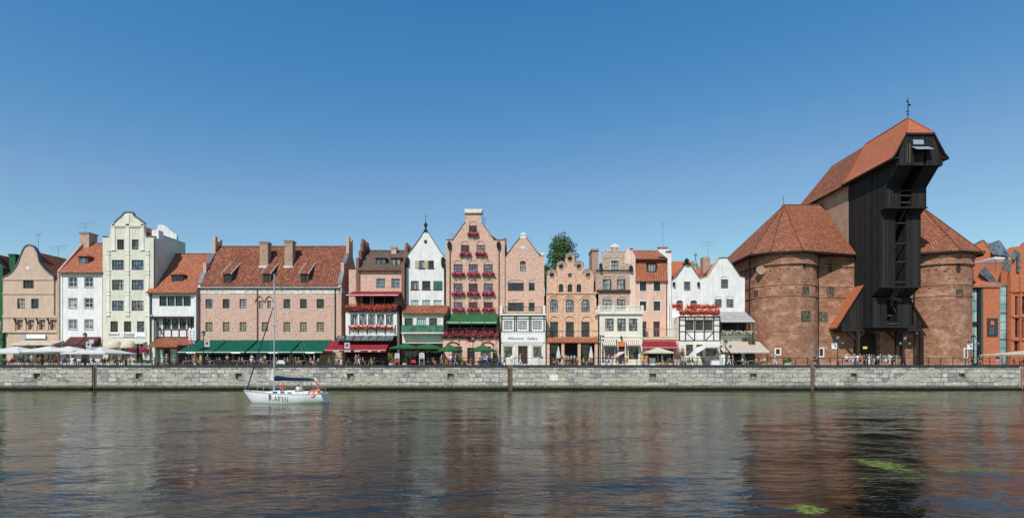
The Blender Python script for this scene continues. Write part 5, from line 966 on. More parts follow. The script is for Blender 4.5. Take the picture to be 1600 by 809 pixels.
for xc, pu in ((48.4, 0), (75.5, 31)):
    arc_wall(xc, 98, RT, 180, 360, GZ-.1, ZE-1.5, 36, 'brick_old', ys=113, pu=pu); arc_wall(xc, 98, RT+.28, 180, 360, ZE-1.5, ZE+.3, 36, 'brick_old', name='tower_parapet', ys=113, pu=pu)
    for z, hh, pr in ((ZE-1.56, .16, .34), (ZE-5.1, .14, .09), (ZE-7.0, .12, .1), (ZE-.35, .2, .42)): band(xc, RT, z, hh, pr)
    b = MB(); rg = random.Random(int(xc))
    for a in range(190, 352, 13):
        for z in (ZE-2.6, ZE-4.2, ZE-5.7):
            if rg.random() < .5: t = R(a+rg.uniform(-3, 3)); x, y = xc+(RT+.005)*math.cos(t), 98+(RT+.005)*math.sin(t); d = Vector((math.cos(t), math.sin(t), 0)); s_ = Vector((-d.y, d.x, 0))*.13; p = Vector((x, y, z)); b.face([p-s_, p+s_, p+s_+Vector((0, 0, .22)), p-s_+Vector((0, 0, .22))])
    tag(b.build('putlog_holes', 'dark_interior', CR), kind='stuff')
def tower_win(xc, px, py0, py1, w_, mat='glass_olive', fm='frame_brown', yd=None, wall='cyl', sill=True, surround=None):
    """window let into a round tower, found by column at the wall face"""
    if wall == 'cyl':
        k = (px-CX)/F; A = k*k+1; B = -2*(xc*k+98); C = xc*xc+98*98-RT*RT; Yw = (-B-math.sqrt(B*B-4*A*C))/(2*A); X = k*Yw; t = math.atan2(Yw-98, X-xc)
    else: Yw = wall; X = PX(px, Yw); t = R(270)
    d = Vector((math.cos(t), math.sin(t), 0)); s_ = Vector((-d.y, d.x, 0)); z0, z1 = PZ(py1, Yw), PZ(py0, Yw); c = Vector((X, Yw, 0))
    def pt(u, v, z): q = c+s_*u+d*v; return (q.x, q.y, z)
    b = MB()
    for (u0, u1, a, e) in ((-w_/2, w_/2, z1-.1, z1), (-w_/2, w_/2, z0, z0+.1), (-w_/2, -w_/2+.1, z0+.1, z1-.1), (w_/2-.1, w_/2, z0+.1, z1-.1)): b.prism([pt(u0, -.2, a), pt(u1, -.2, a), pt(u1, -.2, e), pt(u0, -.2, e)], d*.24)
    n = max(1, int(w_/.45))
    for k in range(1, n): u = -w_/2+w_*k/n; b.prism([pt(u-.03, -.05, z0), pt(u+.03, -.05, z0), pt(u+.03, -.05, z1), pt(u-.03, -.05, z1)], d*.075)
    for k in range(1, 3): z = z0+(z1-z0)*k/3; b.prism([pt(-w_/2+.1, -.05, z-.03), pt(w_/2-.1, -.05, z-.03), pt(w_/2-.1, -.05, z+.03), pt(-w_/2+.1, -.05, z+.03)], d*.07)
    f = b.build('window', fm, CR); MB().face([pt(-w_/2, .012, z0), pt(w_/2, .012, z0), pt(w_/2, .012, z1), pt(-w_/2, .012, z1)]).build('pane', mat, f)
    if surround:
        b = MB(); s = .22
        for (u0, u1, a, e) in ((-w_/2-s, w_/2+s, z1, z1+s), (-w_/2-s, w_/2+s, z0-s, z0), (-w_/2-s, -w_/2, z0, z1), (w_/2, w_/2+s, z0, z1)): b.prism([pt(u0, -.15, a), pt(u1, -.15, a), pt(u1, -.15, e), pt(u0, -.15, e)], d*.22)
        b.build('surround', surround, f)
for px, y0, y1, w_ in ((1259, 448, 462, 1.25), (1259, 485.5, 501.5, 1.8), (1181, 453, 463, .9), (1257, 409, 419, .6), (1179.5, 414, 425, .6)): tower_win(48.4, px, y0, y1, w_, mat='glass_olive' if w_ > .8 else 'dark_interior')
tower_win(48.4, 1215.5, 545, 553, .6, mat='dark_interior', surround='plaster_trim'); tower_win(0, 1298, 449.5, 463, 1.2, wall=95.38); tower_win(0, 1286, 487, 502, 1.5, wall=95.38); tower_win(0, 1296.5, 411, 425, .9, wall=95.38, mat='dark_interior', fm='brick_old'); tower_win(0, 1283, 544.5, 556, .6, wall=95.38, mat='dark_interior', surround='plaster_trim')
for px, y0, y1, w_ in ((1499, 452, 465, 1.2), (1497.5, 410, 426, .7), (1477, 422, 424, .5)): tower_win(75.5, px, y0, y1, w_, mat='glass_olive' if w_ > 1 else 'dark_interior')
tower_win(75.5, 1509, 545, 558, .5, mat='glass_olive', surround='plaster_trim'); tower_win(75.5, 1433, 545.5, 556.5, .9, wall='cyl', surround='teal_frame', mat='dark_interior') if 0 else tower_win(0, 1434, 545, 556.5, .8, wall=95.3, surround='teal_frame', mat='dark_interior')
c = P(1189.3, 422, 94.35); MB().prism([(c.x+.75*math.cos(t), c.y, c.z+.75*math.sin(t)) for t in [math.pi*k/10 for k in range(20)]], (0, .5, 0)).build('stone_roundel', 'brick_light', CR)
# curtain walls and the gate arch between the towers
holes = []; yw = 95.4
def gate(px0, px1, yt): holes.append(shape('seg', PX(px0, yw), GZ+.02, PX(px1, yw), PZ(yt, yw)))
gate(1334, 1375, 517); gate(1403, 1411, 521)
b = MB(); panel(b, [(52.6, GZ-.1), (71.4, GZ-.1), (71.4, ZE+.3), (52.6, ZE+.3)], holes, yw, 1.2, 1.1); b.build('gate_wall', 'brick_old', CR)
for hh in holes: MB().face([(x, yw+1.09, z) for x, z in hh]).build('gate_darkness', 'dark_interior', CR)  # dark sheet closing each arch, the passage's shade put into its colour
b = MB()
for z, hh, pr in ((ZE-1.56, .16, .2), (ZE-5.1, .14, .09), (ZE-7.0, .12, .1)): b.box(53.4, 59.9, yw-pr, yw-.002, z, z+hh).box(66.6, 70.5, yw-pr, yw-.002, z, z+hh)
b.build('string_course', 'brick_old', CR)
def pipes(pts, r=.1): MB().tube(pts, r, 6).build('downpipe', 'metal_dark', CR)
pipes([(53.0, 93.3, ZE+.3), (53.45, 94.9, ZE-.8), (53.45, 94.9, GZ)]); pipes([(41.9, 96, ZE+.2), (42.55, 97.4, ZE-1.6), (42.4, 97.4, GZ)], .12); pipes([(70.2, 93.8, ZE+.2), (70.2, 94.9, ZE-.9), (70.2, 94.9, GZ)])
# tower roofs
def hip_roof(eave, A, B, Bk, mat='tile_aged'):
    b = MB(); zE = ZE+.5; E = [Vector((x, y, zE)) for x, y in eave]; A, B = Vector(A), Vector(B)
    for i in range(len(E)-1):
        last = i == len(E)-2
        if last: b.face([E[i], E[i+1], B, A])
        else: b.face([E[i], E[i+1], A])
    b.face([E[0], A, B, Vector((B.x, 113, zE)), Vector((E[0].x, 113, zE))]); b.face([Vector((x, y, zE-.02)) for x, y in eave]+[Vector((B.x, 113, zE-.02)), Vector((eave[0][0], 113, zE-.02))])
    r = b.build('tower_roof', mat, CR)
    b = MB(); zf = zE-.3
    for p, q in zip(E, E[1:]): b.prism([(p.x, p.y, zE-.02), (q.x, q.y, zE-.02), (q.x, q.y, zf), (p.x, p.y, zf)], (Vector((0, 0, 1)).cross(q-p)).normalized()*(.12 if (Vector((0,0,1)).cross(q-p)).y > 0 else -.12))
    b.build('eaves_board', 'beam_black', r)
    b = MB()
    for p in E[1:-1]:
        n = 30
        for k in range(n): u = A+(p-A)*(k+.15)/n; v = A+(p-A)*(k+.85)/n; b.bar(u+Vector((0, 0, .07)), v+Vector((0, 0, .1)), .26, .16)
    n = 14
    for k in range(n): u = A+(B-A)*k/n; b.bar(u+Vector((0, 0, .04)), A+(B-A)*(k+.85)/n+Vector((0, 0, .07)), .26, .16)
    b.build('ridge_tiles', 'tile_aged', r); return r
hip_roof([(41.6, 104), (41.4, 94.2), (43.9, 92.4), (48.7, 91.1), (59.88, 94.6)], (52.4, 105, 34.6), (59.88, 105, 34.6), 0)
hip_roof([(82.3, 104), (82.1, 94.6), (79.7, 92.3), (75.2, 91.1), (66.62, 94.4)], (77.3, 103, 33.8), (66.62, 103, 33.8), 0)
MB().bar((52.4, 105, 34.5), (52.4, 105, 36.2), .06).build('roof_spike', 'metal_dark', CR)
# tall central block
XL, XR, XC = 59.9, 66.6, 63.25; b = MB(); b.prism([(XL, 97, 20), (XR, 97, 20), (XR, 97, 35.7), (XC, 97, 42.5), (XL, 97, 35.7)], (0, 9.5, 0)).box(XL, XR, 106.5, 113, 20, 35.7); b.build('tall_block', 'brick_light', CR)
b = MB()
for x0, x1 in ((XL-.16, XL-.004), (XR+.004, XR+.16)): b.box(x0, x1, 97.4, 112.8, 34.9, 35.15).box(x0, x1, 97.4, 112.8, 35.4, 35.7)
b.build('brick_cornice', 'brick_light', CR)
def main_roof(y0, y1, mat, name, lift=0, hip=False):
    b = MB(); zr, ze = 43.1+lift, 35.9+lift; prof = [(XC-4.35, ze-.05), (XC-3.85, ze+.55), (XC, zr)]
    for s_ in (1, -1):
        P_ = [(XC+(x-XC)*s_, z) for x, z in prof]
        for (xa, za), (xb, zb) in zip(P_, P_[1:]):
            yb = y1 if not hip or zb < zr-.1 else y1-5.5; b.face([(xa, y0, za), (xb, y0, zb), (xb, yb, zb), (xa, y1, za)]); b.face([(xa, y0, za-.18), (xb, y0, zb-.2), (xb, yb, zb-.2), (xa, y1, za-.18)][::-1])
        b.face([(P_[0][0], y0, P_[0][1]), (P_[0][0], y1, P_[0][1]), (P_[0][0], y1, P_[0][1]-.18), (P_[0][0], y0, P_[0][1]-.18)]); b.face([(P_[0][0], y0, P_[0][1]), (P_[1][0], y0, P_[1][1]), (P_[2][0], y0, P_[2][1]), (P_[2][0], y0, P_[2][1]-.2), (P_[1][0], y0, P_[1][1]-.2), (P_[0][0], y0, P_[0][1]-.18)])
    if hip: b.face([(XC-3.85, y1, ze+.5), (XC+3.85, y1, ze+.5), (XC, y1-5.5, zr)])
    return b.build(name, mat, CR)
main_roof(97.0, 113, 'tile_aged', 'block_roof', 0, True)
b = MB(); b.face([(XC, 87.0, 43.35), (XC-3.85, 84.9, 36.5), (XC-3.85, 97.2, 36.7), (XC, 97.2, 43.4)][::-1]) if 0 else None
zr, ze = 43.25, 36.05; hx, hz, hy = 2.15, 39.85, 84.25
for s_ in (-1, 1):
    X = lambda d: XC+s_*d
    b.face([(X(0), 86.9, zr), (X(0), 97.3, zr), (X(3.85), 97.3, ze+.6), (X(3.85), hy, ze+.6), (X(hx), hy, hz)]); b.face([(X(3.85), hy, ze+.6), (X(3.85), 97.3, ze+.6), (X(4.4), 97.3, ze-.05), (X(4.4), hy, ze-.05)])
    b.face([(X(0), 97.3, zr), (X(0), 97.3, zr-.3), (X(3.85), 97.3, ze+.3), (X(4.4), 97.3, ze-.3), (X(4.4), 97.3, ze), (X(3.85), 97.3, ze+.6)])
b.face([(XC-hx, hy, hz), (XC+hx, hy, hz), (XC, 86.9, zr)]); rf = b.build('hoist_roof', 'tile_fresh', CR)
b = MB()
for s_ in (-1, 1):
    X = lambda d: XC+s_*d; pts = [(X(hx), hz), (X(3.85), ze+.6), (X(4.4), ze-.05)]
    for (xa, za), (xb, zb) in zip(pts, pts[1:]): b.prism([(xa, hy-.06, za+.05), (xb, hy-.06, zb+.05), (xb, hy-.06, zb-.32), (xa, hy-.06, za-.32)], (0, .14, 0))
    b.box(*sorted((X(4.42), X(4.28))), hy, 97.3, ze-.3, ze-.06); b.prism([(X(4.3), hy, ze-.16), (X(3.25), hy, ze+.1), (X(3.25), hy, ze-.2)], (0, 13, 0))
b.box(XC-hx-.1, XC+hx+.1, hy-.08, hy+.1, hz-.32, hz-.02); b.build('bargeboard', 'beam_black', rf)
b = MB()
for k in range(14):
    u, v = Vector((XC, 86.9, zr)), Vector((XC-hx, hy, hz)); b.bar(u+(v-u)*(k+.1)/14+Vector((0, 0, .05)), u+(v-u)*(k+.9)/14+Vector((0, 0, .08)), .2, .12); v = Vector((XC+hx, hy, hz)); b.bar(u+(v-u)*(k+.1)/14+Vector((0, 0, .05)), u+(v-u)*(k+.9)/14+Vector((0, 0, .08)), .2, .12)
for k in range(24): b.bar((XC, 86.9+k*.43, zr+.04), (XC, 87.25+k*.43, zr+.07), .22, .14)
for k in range(18): u, v = Vector((XC, 97.2, zr)), Vector((XC-4.3, 97.2, ze+.2)); b.bar(u+(v-u)*(k+.1)/18+Vector((0, 0, .06)), u+(v-u)*(k+.9)/18+Vector((0, 0, .09)), .22, .14)
b.build('ridge_tiles', 'tile_fresh', rf)
# timber hoist tower
prof = [(97.05, 10.3), (90.5, 10.3), (90.5, 14.9), (90.9, 15.2), (88.5, 16.6), (88.5, 28.3), (87.3, 29.3), (87.3, 32.3), (84.6, 34.9), (84.6, 36.3), (97.05, 36.3)]
def side_piece(x0, x1, prof, name): return MB().prism([(x0, y, z) for y, z in prof], (x1-x0, 0, 0)).build(name, 'timber_black', CR)
side_piece(60.0, 62.35, prof, 'hoist_casing'); side_piece(64.15, 66.5, prof, 'hoist_casing')
inner = [(97, 10.3), (92.6, 10.3), (92.6, 15), (91.2, 16.6), (91.2, 28.3), (89.6, 29.3), (89.6, 33), (89.0, 34.9), (89, 36.3), (97, 36.3)]
o = MB().prism([(62.36, y, z) for y, z in inner], (1.78, 0, 0)).build('hoist_shaft', 'dark_interior', CR)
b = MB()
for z in (17.3, 20.6, 23.6, 26.9): b.box(62.36, 64.14, 88.62, 88.85, z, z+.16)
for z in (29.9, 31.0, 31.8): b.box(62.36, 64.14, 87.45, 87.7, z, z+.18)
for z, r in ((23.0, .35), (12.0, .4)): b.lathe((63.25, 89.6 if z > 20 else 91.2, z), [(0, -.01), (r, 0), (r, .28), (0, .29)], 12)
b.box(62.36, 64.14, 90.55, 90.8, 10.6, 10.9); b.bar((64.1, 90.9, 12.6), (63.2, 91.2, 15.2), .14); b.build('shaft_beam', 'beam_brown', CR)
b = MB().box(59.85, 66.65, 87.2, 88.5, 29.0, 29.22).box(59.9, 66.6, 88.4, 88.6, 16.45, 16.65).box(59.9, 66.6, 90.38, 90.6, 10.1, 10.4).box(59.9, 66.6, 90.4, 90.55, 14.7, 14.95); b.build('jetty_beam', 'beam_black', CR)
# hood front
b = MB(); panel(b, [(59.95, 34.85), (66.85, 34.85), (66.85, 36.0), (66.3, 36.9), (65.3, 39.7), (61.2, 39.7), (60.2, 36.9), (59.95, 36.0)], [[(62.45, 34.95), (64.35, 34.95), (64.35, 37.9), (62.45, 37.9)]], 84.4, .2, .18); b.build('hood_front', 'timber_black', CR)
MB().box(62.5, 64.3, 86.4, 86.5, 35.0, 38).build('hood_opening', 'dark_interior', CR)
MB().box(59.95, 62.4, 84.62, 88, 34.83, 34.95).box(64.4, 66.85, 84.62, 88, 34.83, 34.95).build('hood_floor', 'timber_black', CR)
b = MB(); b.prism([(61.95, 83.3, 37.0), (61.95, 84.38, 37.75), (61.95, 84.38, 37.68), (61.95, 83.3, 36.93)], (2.7, 0, 0)); b.prism([(62.2, 84.2, 38.05), (62.2, 84.38, 38.8), (62.2, 84.38, 38.0)], (1.6, 0, 0)); b.build('hatch_canopy', 'lead_pale', CR)
b = MB()
for x in (61.3, 61.7): b.box(x-.06, x+.06, 84.34, 84.398, 35.2, 38.2)
b.build('worn_board', 'timber_old', CR); MB().tube([(62.6, 84.9, 36.3), (64.2, 84.9, 36.3)], .3, 10).build('winding_drum', 'timber_old', CR)
b = MB().bar((63.4, 86.2, 34.8), (63.2, 84.9, 36.2), .16).bar((63.2, 88.3, 33.6), (63.3, 85.6, 35.0), .2); b.build('jib_beam', 'beam_black', CR)
MB().tube([(63.25, 84.95, 36), (63.25, 84.95, 35.0)], .03, 5).build('rope', 'timber_old', CR)
# weather vane
b = MB().bar((XC, 86.9, 43.2), (XC, 86.9, 46.6), .07).ball((XC, 86.9, 43.9), .16).ball((XC, 86.9, 44.9), .12); b.prism([(XC-.05, 86.88, 45.1), (XC+.55, 86.88, 45.3), (XC+.35, 86.88, 45.55), (XC, 86.88, 45.5)], (0, .04, 0)); b.prism([(XC-.45, 86.88, 44.35), (XC-.1, 86.88, 44.5), (XC+.35, 86.88, 44.35), (XC, 86.88, 44.25)], (0, .04, 0)); b.prism([(XC-.3, 86.88, 46.0), (XC+.05, 86.88, 46.2), (XC+.1, 86.88, 45.6), (XC-.05, 86.88, 45.7)], (0, .04, 0)); b.build('weather_vane', 'metal_dark', CR)
# skirts: pent roofs left and right of the hoist
for s_ in (-1, 1):
    xi = 60.0 if s_ < 0 else 66.5; xo = 55.5 if s_ < 0 else 71.0
    b = MB(); a = [(xi, 17.5), (xo, 10.35)]; b.prism([(a[0][0], 92.85, a[0][1]), (a[1][0], 92.85, a[1][1]), (a[1][0], 92.85, a[1][1]-.2), (a[0][0], 92.85, a[0][1]-.25)], (0, 3.2 if s_ < 0 else 2.5, 0)); r = b.build('side_roof', 'tile_fresh', CR)
    MB().prism([(xi, 92.8, 17.45), (xo-.06*s_*-1, 92.8, 10.3), (xo, 92.8, 10.0), (xi, 92.8, 17.1)], (0, .05, 0)).build('verge_board', 'beam_black', r)
    MB().prism([(xi, 93.1, 17.1), (xo-s_*.9, 93.1, 11.0), (xo-s_*1.0, 93.1, 9.75), (xi, 93.1, 9.75)], (0, .2, 0)).build('side_boarding', 'timber_black', CR)
b = MB().box(56.3, 70.2, 92.9, 93.3, 9.6, 10.0).box(56.3, 56.7, 93, 95.4, 9.5, 9.9).box(69.9, 70.2, 93, 95.4, 9.5, 9.9).box(60, 66.5, 90.5, 95.35, 10.12, 10.29); b.build('floor_beam', 'beam_black', CR)
for x, y in ((59.1, 93.1), (65.9, 93.1), (70.0, 93.1)):
    MB().box(x-.27, x+.27, y-.27, y+.27, GZ, 9.6).build('post', 'timber_dark', CR)
    if x < 69: MB().bar((x, y, 7.9), (x-1.7, y, 9.6), .3).build('brace', 'timber_dark', CR); MB().bar((x, y, 8.3), (x+1.2, y, 9.6), .3).build('brace', 'timber_dark', CR)
MB().box(59.7, 60.4, 92.5, 92.55, 6.6, 7.0).build('notice', 'sign_yellow', CR)

# ---------------------------------------------------------------- modern brick building on the right
h = House('modern_museum', 'modern red brick building with glass strips and glazed roof beside the round tower', 'museum building', 1518, 1720, 97)
b = MB(); h.Y = 97
h.win(1519, 452, 1529, 503, fm='metal_dark', nx=2, ny=3, pm='glass_green', depth=.3); h.win(1519, 508, 1529, 568, fm='metal_dark', nx=2, ny=3, pm='glass_green', depth=.3); h.rect(1508, 445, 1534, 569.4, 'metal_dark')
h.trim([(1532.8, 444, 1534.6, 569)], 'metal_grey', 'steel_post', .2); h.Y = 96.8; h.rect(1535, 446.5, 1561.5, 569.4, 'brick_new'); h.trim([(1534.6, 445, 1562, 447)], 'metal_grey', 'roof_edge', .15)
h.trim([(1542, 497, 1558.3, 525)], 'slate_plaque', 'plaque', .15); pq = [o for o in h.root.children if o.name.startswith('plaque')][0]
c = P(1550, 504, 96.6); b = MB(); sh_ = [(-.28, -.4), (.45, -.4), (.45, .05), (.3, .3), (.05, .42), (-.2, .42), (-.22, .1)]; b.prism([(c.x+x, 96.6, c.z+z) for x, z in sh_], (0, .045, 0)); b.build('emblem', 'brick_new', pq)
b = MB()
for k, y in enumerate((511.5, 514.5, 517.5, 520.5)): b.box(PX(1546, 96.6), PX(1555-k % 2*2, 96.6), 96.62, 96.645, PZ(y+.7, 96.6), PZ(y, 96.6))
b.build('plaque_lines', 'metal_grey', pq)
h.Y = 98; h.win(1562.5, 447, 1576, 488, fm='metal_grey', nx=1, ny=3, pm='glass_green', depth=.12); h.win(1562.5, 489, 1576, 529, fm='metal_grey', nx=1, ny=3, pm='glass_green', depth=.12); h.win(1562.5, 530, 1576, 568, fm='metal_grey', nx=1, ny=3, pm='glass_green', depth=.12); h.rect(1560, 445, 1578, 569.2, 'metal_grey')
h.Y = 97.3
for x0, x1, y0, y1 in ((1586, 1591, 462, 492), (1597, 1603, 462, 490), (1586, 1592, 497, 527), (1594, 1600, 499, 528), (1585, 1592, 533, 548), (1610, 1618, 497, 527), (1625, 1633, 462, 492), (1625, 1633, 497, 527), (1645, 1655, 462, 492), (1645, 1655, 497, 527)): h.win(x0, y0, x1, y1, nx=1, ny=1, fm='metal_dark', pm='glass_dark', depth=.4, t=.06)
h.wall([(1577, 569.3), (1720, 569.3), (1720, 390), (1640, 380), (1600, 378.5), (1590, 393), (1577, 432)], 'brick_new', reveal=.5)
h.trim([(x, 430, x+2.2, 569) for x in (1577.5, 1592, 1605, 1620, 1638, 1660, 1690)]+[(1577, y, 1720, y+1.6) for y in (455, 494, 530)], 'brick_new', 'brick_pier', .25)
X0, X1 = PX(1508, 97), PX(1562, 97); MB().prism([(X0, 96.6, PZ(447, 96.6)), (X0, 96.6, PZ(447, 96.6)-.2), (X0, 103, PZ(420, 103)-.2), (X0, 103, PZ(420, 103))], (X1-X0, 0, 0)).build('front_roof', 'tile_fresh', h.root)
b = MB(); b.prism([P(1530, 426, 98), P(1551, 444, 98), P(1560, 442, 98.2), P(1540, 416, 98.5)], (0, .1, .1)); g_ = b.build('glass_roof', 'glass_roof', h.root); b = MB()
for t in (0, .25, .5, .75, 1): a = P(1530, 426, 97.9)+(P(1551, 444, 97.9)-P(1530, 426, 97.9))*t; c = P(1540, 416, 98.4)+(P(1560, 442, 98.1)-P(1540, 416, 98.4))*t; b.bar(a, c, .1)
b.build('glazing_frame', 'metal_grey', g_)
h.Y = 104; h.wall([(1500, 560), (1720, 560), (1720, 378), (1600, 384), (1580, 386), (1568, 398), (1560, 400), (1548, 392), (1536, 375.5), (1520, 384), (1500, 398)], 'brick_new'); coping_line(h, [(1500, 398), (1520, 384), (1536, 375.5), (1548, 392), (1560, 400)], 'metal_grey', .15)
MB().prism([P(1590, 393, 103), P(1622, 372, 112), P(1720, 372, 112), P(1720, 393, 103)], (0, .2, -.2)).build('rear_roof', 'tile_fresh', h.root); MB().prism([P(1503, 392, 103.6), P(1528, 378, 109), P(1560, 380, 109), P(1540, 392, 103.6)], (0, .2, -.2)).build('rear_roof', 'tile_fresh', h.root)
b = MB(); A, B, C_, D = P(1552, 397, 103), P(1566, 398, 103), P(1578, 400, 103), P(1561, 375.5, 106); b.face([A, B, D]); b.face([B, C_, D]); b.face([A, P(1541, 383, 106), D]); g_ = b.build('glass_lantern', 'glass_roof', h.root); b = MB()
for p, q in ((A, B), (B, C_), (B, D), (C_, D), (A, D), (P(1541, 383, 106), D), (A, P(1541, 383, 106))): b.bar(p, q, .18)
b.build('glazing_frame', 'metal_grey', g_)
for q in (((1566, 421), (1572, 402), (1577, 402), (1571, 422)), ((1580, 403), (1586, 391), (1592, 394), (1586, 406)), ((1573, 424), (1577, 412), (1582, 412), (1578, 424)), ((1590, 424), (1590, 398), (1594, 394), (1594, 424))): MB().prism([P(x, y, 96.9) for x, y in q], (0, .2, 0)).build('roof_panel', 'glass_roof', h.root)
MB().box(PX(1535, 96.8), PX(1578, 96.8), 98.6, 106, GZ, PZ(425, 100)).build('rear_wall', 'brick_new', h.root)

# ---------------------------------------------------------------- trees
def tree(name, label, x, y, z0, trunk_h, crown, nleaf, leaf, mat='leaf', group=None, seed=1):
    rg = random.Random(seed); o = thing(name, label, 'tree', (x, y, z0), group); b = MB(); b.tube([(x, y, z0-.2), (x+.2, y, z0+trunk_h*.5), (x, y, z0+trunk_h)], .5, 8, .28)
    for (dx, dy, dz, r) in crown[::2]: b.tube([(x, y, z0+trunk_h*.9), (x+dx*.6, y+dy*.6, z0+trunk_h+dz*.5), (x+dx, y+dy, z0+trunk_h+dz)], .18, 5, .05)
    b.build('trunk', 'bark', o); b = MB(); tot = sum(r**2 for *_, r in crown)
    for dx, dy, dz, r in crown:
        c0 = Vector((x+dx, y+dy, z0+trunk_h+dz))
        for k in range(int(nleaf*r*r/tot)):
            d = Vector((rg.gauss(0, 1), rg.gauss(0, 1), rg.gauss(0, .85))).normalized(); q = c0+d*r*(rg.random()**.35)*(1+.18*math.sin(d.x*7+dx)+.15*math.sin(d.z*9+dy)); s = leaf*rg.uniform(.6, 1.4)
            n = (d+Vector((rg.uniform(-.8, .8), rg.uniform(-.8, .8), rg.uniform(-.4, 1)))).normalized(); a = n.cross(Vector((rg.uniform(-1, 1), rg.uniform(-1, 1), .3))).normalized()*s; e = n.cross(a).normalized()*s*.6
            b.face([q-a, q-e, q+a, q+e])
    b.build('crown', mat, o); return o
tree('broadleaf_tree', 'tall leafy green tree rising behind the arched orange gable', PX(877, 120), 120, GZ, 20.0, [(0, 0, 7.2, 1.9), (-.9, .2, 5.8, 2.0), (1.2, -.3, 5.9, 1.9), (-1.6, 0, 3.6, 1.9), (1.6, .4, 3.7, 2.0), (0, -.6, 3.2, 2.0), (-1.3, 0, 1.2, 1.7), (1.3, 0, 1.3, 1.8), (.4, 0, -.6, 1.7), (0, 0, 5, 1.9)], 7500, .19, 'leaf_dark', seed=4)
tree('broadleaf_tree', 'dark green tree top just left of the arched orange gable', PX(853, 116), 116, GZ, 17, [(0, 0, 3.5, 1.0), (0, 0, 2, 1.2), (.3, 0, .5, 1.3)], 1500, .18, 'leaf_dark', seed=5)

# ---------------------------------------------------------------- street lamps
def lamp_proto(arms, Y=86.6):
    o = thing('street_lamp', None, 'street lamp', (0, 0, 0), 'street lamps along the quay'); H = 5.6
    MB().lathe((0, 0, 0), [(.2, 0), (.2, .25), (.12, .35), (.1, .9), (.065, 1.0), (.05, H-1.3), (.1, H-1.25), (.04, H-1.1), (.04, H-.9)], 10).build('post', 'metal_dark', o)
    pos = [(0, H-.9, 1)]
    if arms: pos += [(-.75, H-1.75, .7), (.75, H-1.75, .7)]; MB().tube([(-.75, 0, H-1.75), (-.45, 0, H-1.55), (0, 0, H-1.9), (.45, 0, H-1.55), (.75, 0, H-1.75)], .035, 6).build('arm', 'metal_dark', o)
    for x, z, s in pos:
        l = MB().lathe((x, 0, z), [(.08*s, 0), (.2*s, .06*s), (.06*s, .05*s)], 6).lathe((x, 0, z), [(.36*s, .6*s), (.3*s, .66*s), (.1*s, .85*s), (.06*s, .95*s), (0, 1.05*s)], 6)
        for k in range(6): t = math.pi*k/3; l.bar((x+.17*s*math.cos(t), .17*s*math.sin(t), z+.05*s), (x+.31*s*math.cos(t), .31*s*math.sin(t), z+.62*s), .035*s)
        l.build('lantern', 'metal_dark', o); MB().lathe((x, 0, z), [(.15*s, .07*s), (.28*s, .6*s)], 6).build('lantern_glass', 'lamp_glass', o)
    return o
glass('lamp_glass', (.45, .45, .42), (.6, .6, .56), 4, .2); paint('lead_pale', (.30, .36, .40), .45, .1, metal=.2)
L1, L3 = lamp_proto(0), lamp_proto(1); used = set()
for px, yt, arms, ban, lb in ((133, 518, 0, 1, 'black street lamp with grey banner before the white house'), (318, 515, 0, 1, 'black street lamp before the left end of the long green awning'), (537, 520, 0, 1, 'black street lamp in front of the dark red awning'), (739, 523, 0, 0, 'black street lamp before the tall brick house with pink flowers'), (1309, 521, 1, 1, 'three armed black street lamp left of the crane porch'), (1414, 522, 1, 0, 'three armed black street lamp right of the crowd under the crane'), (1521, 522, 1, 1, 'three armed black street lamp beside the modern brick building'), (1134, 530, 1, 0, 'three armed street lamp before the striped beige awning')):
    src = L3 if arms else L1; o = copy_tree(src); Y = 86.5
    o.location = (PX(px, Y), Y, GZ); z = PZ(yt, Y)-GZ; o.scale = (1, 1, z/5.75); o['label'] = lb; o['category'] = 'street lamp'; o['group'] = 'street lamps along the quay'
    if ban:
        sx = 1 if px < 1000 else -1; b = MB(); x0, x1 = sorted((.12*sx, .98*sx)); b.box(x0, x1, -.02, .02, 3.0, 4.05).build('banner', 'sign_grey' if px < 1000 else 'sign_white', o); MB().prism([(.3*sx+.1, -.035, 3.3), (.62*sx+.1, -.035, 3.4), (.62*sx+.05, -.035, 3.85), (.35*sx, -.035, 3.7)], (0, .012, 0)).build('banner_print', 'slate_plaque', o)
for s_ in (L1, L3):
    for q in list(s_.children): bpy.data.objects.remove(q)
    bpy.data.objects.remove(s_)
o = thing('lamp_post', 'dark post with scroll brackets at the corner of the arched orange house', 'lamp post', (PX(938, 88.5), 88.5, GZ)); X = ORG[o.name][0]
MB().bar((X, 88.5, GZ), (X, 88.5, PZ(523, 88.5)), .14).build('post', 'metal_dark', o); b = MB()
for z in (PZ(524, 88.5), PZ(530, 88.5)): b.bar((X-.5, 88.5, z), (X+.5, 88.5, z-.1), .1).ball((X+.5, 88.5, z-.1), .16)
b.build('bracket', 'metal_dark', o)

